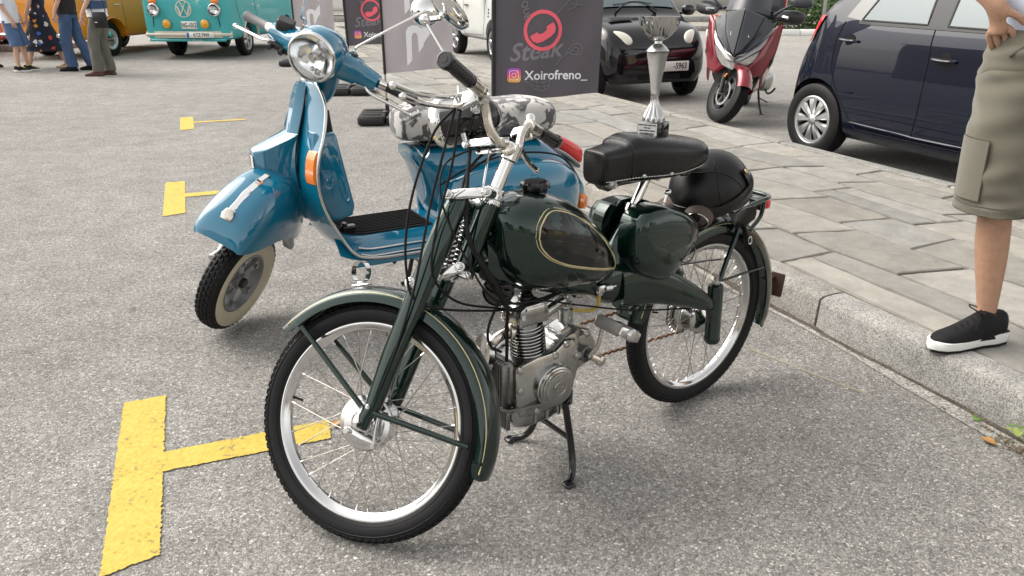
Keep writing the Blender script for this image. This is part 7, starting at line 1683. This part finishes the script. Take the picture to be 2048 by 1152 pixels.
F.j("hipL", (.0, .10, .88), .085, "pelvis").j("thighL", (.0, .17, .70), .078, "hipL").j("kneeL", (.01, .23, .49), .056, "thighL").j("calfL", (-.02, .27, .34), .056, "kneeL").j("ankL", (-.03, .32, .11), .035, "calfL").j("footL", (.04, .335, .05), .032, "ankL").j("toeL", (.12, .35, .035), .028, "footL")
F.j("shR", (-.02, -.19, 1.42), .06, "chest").j("elR", (-.04, -.31, 1.22), .044, "shR").j("foreR", (.03, -.285, 1.165), .040, "elR").j("wrR", (.082, -.240, 1.105), (.030, .024), "foreR")
F.hand(-1, "wrR", (-.30, .48, -1.0), (-.75, .45, .2), .22, 1.06)
F.j("shL", (-.02, .19, 1.42), .06, "chest").j("elL", (-.08, .26, 1.17), .044, "shL").j("foreL", (-.03, .27, 1.04), .040, "elL").j("wrL", (.02, .26, .93), .028, "foreL"); F.hand(1, "wrL", (.1, 0, -1), (0, -1, 0), .5, 1.0)
skin_body("body", F.v, F.e, 0, "skin", P1)
hair(P1, (0, 0, 1.50))
RL = [(.0, -.098, .93), (.008, -.100, .86), (.022, -.104, .74), (.036, -.106, .62), (.046, -.106, .53), (.050, -.105, .468)]
RA = [(.118, .108), (.126, .112), (.126, .112), (.124, .110), (.122, .109), (.124, .110)]
cloth([([(.0, 0, 1.03), (.0, 0, .97), (.0, .0, .90), (.0, 0, .82)], [(.140, .190), (.150, .210), (.145, .212), (.125, .20)]), (RL, RA), ([(0, .098, .93), (0, .11, .86), (.0, .14, .74), (.002, .17, .62), (.005, .20, .53), (.005, .215, .475)], RA)], "shorts", "khaki_cloth", P1, 48, .0040, 4, 10)
RLn = np.array(RL); RAn = np.array(RA)
def short_pt(a, z, off=.004):
    o_ = np.argsort(RLn[:, 2]); f = lambda c: np.interp(z, RLn[o_, 2], c[o_]); return arr((f(RLn[:, 0]) + (f(RAn[:, 0]) + off) * math.cos(a), f(RLn[:, 1]) + (f(RAn[:, 1]) + off) * math.sin(a), z))
b = B(); g = [[short_pt(a, z, .0045) for a in np.linspace(R(-98), R(-40), 10)] for z in np.linspace(.512, .70, 8)]; b.sheet(g, .003); b.build("cargo_pocket", "khaki_cloth", P1, 60)
b = B(); b.tube([short_pt(a, .703, .0055) for a in np.linspace(R(-98), R(-40), 12)], .0020, 6, 1).tube([short_pt(R(-40), z, .0055) for z in np.linspace(.512, .703, 8)], .0018, 6, 1); b.build("pocket_seam", "khaki_seam", P1)
b = B(); b.tube([short_pt(R(-47), z, .005) for z in np.linspace(.525, .69, 8)], .0011, 6, 1); b.build("pocket_stitch", "khaki_seam", P1)
b = B(); b.tube([short_pt(a, .469, .001) for a in np.linspace(0, 2 * math.pi, 40)], .0026, 6, 1); b.build("hem", "khaki_seam", P1)
b = B(); b.tube([short_pt(a, .497, .0024) for a in np.linspace(0, 2 * math.pi, 40)], .0011, 6, 1); b.build("hem_stitch", "khaki_seam", P1)
b = B(); b.tube([(.108, -.085, 1.035), (.112, -.130, .995), (.095, -.172, .955)], .005, 6, 5); b.build("pocket_edge", "khaki_seam", P1)
cloth([([(.0, .02, .99), (-.002, .01, 1.05), (-.01, 0, 1.14), (-.012, 0, 1.28), (-.012, 0, 1.40), (-.005, 0, 1.48)], [(.135, .165), (.140, .178), (.148, .19), (.155, .20), (.135, .19), (.07, .09)]), ([(-.02, -.17, 1.43), (-.032, -.24, 1.35), (-.04, -.29, 1.26)], [(.07, .075), (.072, .07), (.078, .072)]), ([(-.02, .17, 1.43), (-.045, .22, 1.33), (-.072, .252, 1.20)], [(.07, .075), (.072, .07), (.078, .072)])], "shirt", "pale_shirt", P1, 32, .006, 8)
sR = shoe(P1, (.050, .010, 0), -59, .285, "shoe_black", "shoe_white", laces="shoe_black"); shoe(P1, (-.085, .31, 0), 8, .285, "shoe_black", "shoe_white", laces="shoe_black")
b = B(); b.tube([(.105, .040, .040), (.05, .039, .052), (.0, .036, .050), (-.014, .012, .046), (-.008, -.016, .05)], .0042, 8, 5, flat=.6); b.build("heel_trim", "black_rubber", sR)
b = B(); b.prism([(.175, .046), (.10, .062), (.02, .088), (.026, .074), (.095, .052)], .002, (0, .0375, 0), (1, .03, 0), (0, -.25, 1)); b.build("shoe_stripe", "shoe_white", sR)

# --- the group across the road
def walker(label, loc, rz, h, stance, top, bottom, shoes, lean=0.0, arms=((.05, .0), (.05, .0)), m_skin="skin_pale", kind="trousers", knee=None, sole="shoe_white", group="people standing by the vans", sleeve=.25, laces=None, hems=None):
    """stance: x offsets of left/right heel; bottom: (kind, material)"""
    P = thing("person", label, "person", loc, rz, group); k = h / 1.75; F = Fig(); lx, rx_ = stance; hx_ = lean
    Z = lambda z: z * k
    F.j("pelvis", (hx_, 0, Z(.95)), (.125 * k, .10 * k)).j("spine", (hx_ * .9, 0, Z(1.12)), (.115 * k, .095 * k), "pelvis").j("chest", (hx_ * .7, 0, Z(1.33)), (.13 * k, .10 * k), "spine").j("neck", (hx_ * .6, 0, Z(1.50)), .05 * k, "chest")
    head(F, (hx_ * .6, 0, Z(1.50)))
    legs = {}
    for s, ox, key in ((1, lx, "L"), (-1, rx_, "R")):
        hp = arr((hx_, s * .09 * k, Z(.90))); an = arr((ox + .06, s * .10 * k, Z(.085))); kn = (hp + an) / 2 + arr((.04, 0, Z(.02)))
        legs[s] = (hp, kn, an); F.j("hip" + key, hp, .08 * k, "pelvis").j("knee" + key, kn, .055 * k, "hip" + key).j("calf" + key, kn * .6 + an * .4 - arr((.015, 0, 0)), .052 * k, "knee" + key).j("ank" + key, an, .034 * k, "calf" + key).j("foot" + key, an + arr((.08, 0, -Z(.045))), .028 * k, "ank" + key).j("toe" + key, an + arr((.14, 0, -Z(.055))), .024 * k, "foot" + key)
        ax_, ay_ = arms[0 if s > 0 else 1]
        sh = arr((hx_ * .7 - .01, s * .18 * k, Z(1.42))); el = arr((hx_ * .8 - .03 + ax_ * .3, s * (.24 * k + ay_), Z(1.16))); wr = arr((hx_ + .05 + ax_, s * (.23 * k + ay_ * .6), Z(.93)))
        F.j("sh" + key, sh, .055 * k, "chest").j("el" + key, el, .042 * k, "sh" + key).j("wr" + key, wr, .028 * k, "el" + key); F.hand(s, "wr" + key, (.15, 0, -1), (0, -s, 0), .6, k)
    skin_body("body", F.v, F.e, 0, m_skin, P, 1); hair(P, (hx_ * .6, 0, Z(1.50)), long=.25 if kind == "dress" else 0)
    if kind in ("trousers", "shorts"):
        pcs = [([(hx_, 0, Z(1.02)), (hx_, 0, Z(.92)), (hx_, 0, Z(.84))], [(.12 * k, .165 * k), (.13 * k, .17 * k), (.125 * k, .168 * k)])]
        for s in (1, -1):
            hp, kn, an = legs[s]
            if kind == "trousers": pcs.append(([hp + arr((0, 0, 0)), hp * .5 + kn * .5, kn, kn * .5 + an * .5, an + arr((-.005, 0, -.01))], [(.105 * k, .09 * k), (.098 * k, .088 * k), (.085 * k, .08 * k), (.082 * k, .076 * k), (.085 * k, .075 * k)]))
            else: pcs.append(([hp, hp * .5 + kn * .5, kn * 1.0, kn + (an - kn) * .12], [(.11 * k, .095 * k), (.112 * k, .10 * k), (.112 * k, .10 * k), (.115 * k, .10 * k)]))
        cloth(pcs, kind, bottom, P, 24, .006 if kind == "trousers" else .004, int(h * 100), 6)
    else:
        hp, kn, an = legs[1]; _, kr, ar_ = legs[-1]; mid = lambda t: (legs[1][0] * (1 - t) + legs[1][2] * t + legs[-1][0] * (1 - t) + legs[-1][2] * t) / 2; sp_ = abs(lx - rx_) / 2
        cloth([([(hx_ * .7, 0, Z(1.46)), (hx_ * .8, 0, Z(1.3)), (hx_, 0, Z(1.08)), (hx_, 0, Z(.92)), mid(.3), mid(.55), mid(.72)], [(.09 * k, .12 * k), (.125 * k, .17 * k), (.11 * k, .15 * k), (.14 * k, .19 * k), (.16 * k + sp_ * .3, .19 * k), (.17 * k + sp_ * .55, .19 * k), (.17 * k + sp_ * .7, .19 * k)])], "dress", bottom, P, 32, .009, 5, 6)
    if top:
        z0 = Z(.86 if kind == "shorts" else .90)
        cloth([([(hx_, 0, z0), (hx_, 0, Z(1.0)), (hx_ * .85, 0, Z(1.2)), (hx_ * .7, 0, Z(1.36)), (hx_ * .65, 0, Z(1.46))], [(.145 * k, .19 * k), (.142 * k, .185 * k), (.138 * k, .185 * k), (.125 * k, .18 * k), (.07 * k, .09 * k)])] + [([F.v[F.id["sh" + q]][0], F.v[F.id["sh" + q]][0] * .5 + F.v[F.id["el" + q]][0] * .5, F.v[F.id["sh" + q]][0] * .1 + F.v[F.id["el" + q]][0] * .9], [(.065 * k, .065 * k), (.066 * k, .066 * k), (.068 * k, .068 * k)]) for q in "LR"], "shirt", top, P, 28, .006, int(h * 37), 5)
    for s, ox in ((1, lx), (-1, rx_)): shoe(P, (ox, s * .10 * k, 0), 0, .27 * k, shoes, sole, laces=laces, low=(kind == "dress"))
    return P, F
walker("person in white t-shirt and denim shorts wearing trainers with yellow-green laces", (-8.17, 12.95, 0), 12, 1.56, (.02, -.06), "white_shirt", "denim", "shoe_black", kind="shorts", laces="neon")
walker("person in a dark floral dress and pale sandals standing with feet apart", (-8.02, 13.5, 0), 184, 1.62, (.20, -.32), None, "floral", "sandal", kind="dress", sole="sandal")
pj, _ = walker("person in black t-shirt, blue jeans and dark trainers beside the floral dress", (-7.22, 13.1, 0), 186, 1.74, (.06, -.18), "black_shirt", "denim_dark", "shoe_black", lean=.08, laces="brass", sole="shoe_black")
b = B(); b.box((.215, .02, 1.18), (.006, .16, .09)); b.build("shirt_print", "pale_shirt", pj)
pg, Fg = walker("person in grey trousers and brown shoes with a black shoulder bag on the hip", (-6.42, 12.35, 0), 186, 1.72, (.05, -.06), "white_shirt", "grey_trousers", "shoe_brown", lean=.0, sole="shoe_brown", arms=((.10, -.02), (.05, .0)))
b = B(); b.loft([[arr((.155 * math.cos(a), .205 * math.sin(a), z)) for a in np.linspace(0, 2 * math.pi, 24, endpoint=False)] for z in (1.0, 1.02, 1.10, 1.12)], cap=False); b.build("shirt_stripe", "denim_dark", pg, 60)
BG = thing("shoulder_bag", "small black shoulder bag hanging on the hip of the person in grey trousers", "bag", local_to_world(pg, (-.12, .20, .84)), 186)
B().box((0, .045, .0), (.20, .08, .23), bev=.03).build("pouch", "bag_black", BG); B().box((0, .09, .02), (.16, .015, .12), bev=.006).build("flap", "bag_black", BG); B().box((.04, .099, -.03), (.04, .003, .012)).build("tag", "plate_white", BG)
b = B(); b.tube([(.10, .02, .10), (.16, -.02, .30), (.18, -.14, .52), (.10, -.30, .62), (.0, -.22, .60), (-.06, -.02, .40), (-.09, .02, .10)], .012, 8, 5, flat=.35); b.build("strap", "bag_black", BG, 60)
walker("person in dark trousers and black shoes at the edge of the group", (-9.22, 13.55, 0), 2, 1.75, (.02, -.22), "black_shirt", "grey_trousers", "shoe_black", sole="shoe_black")
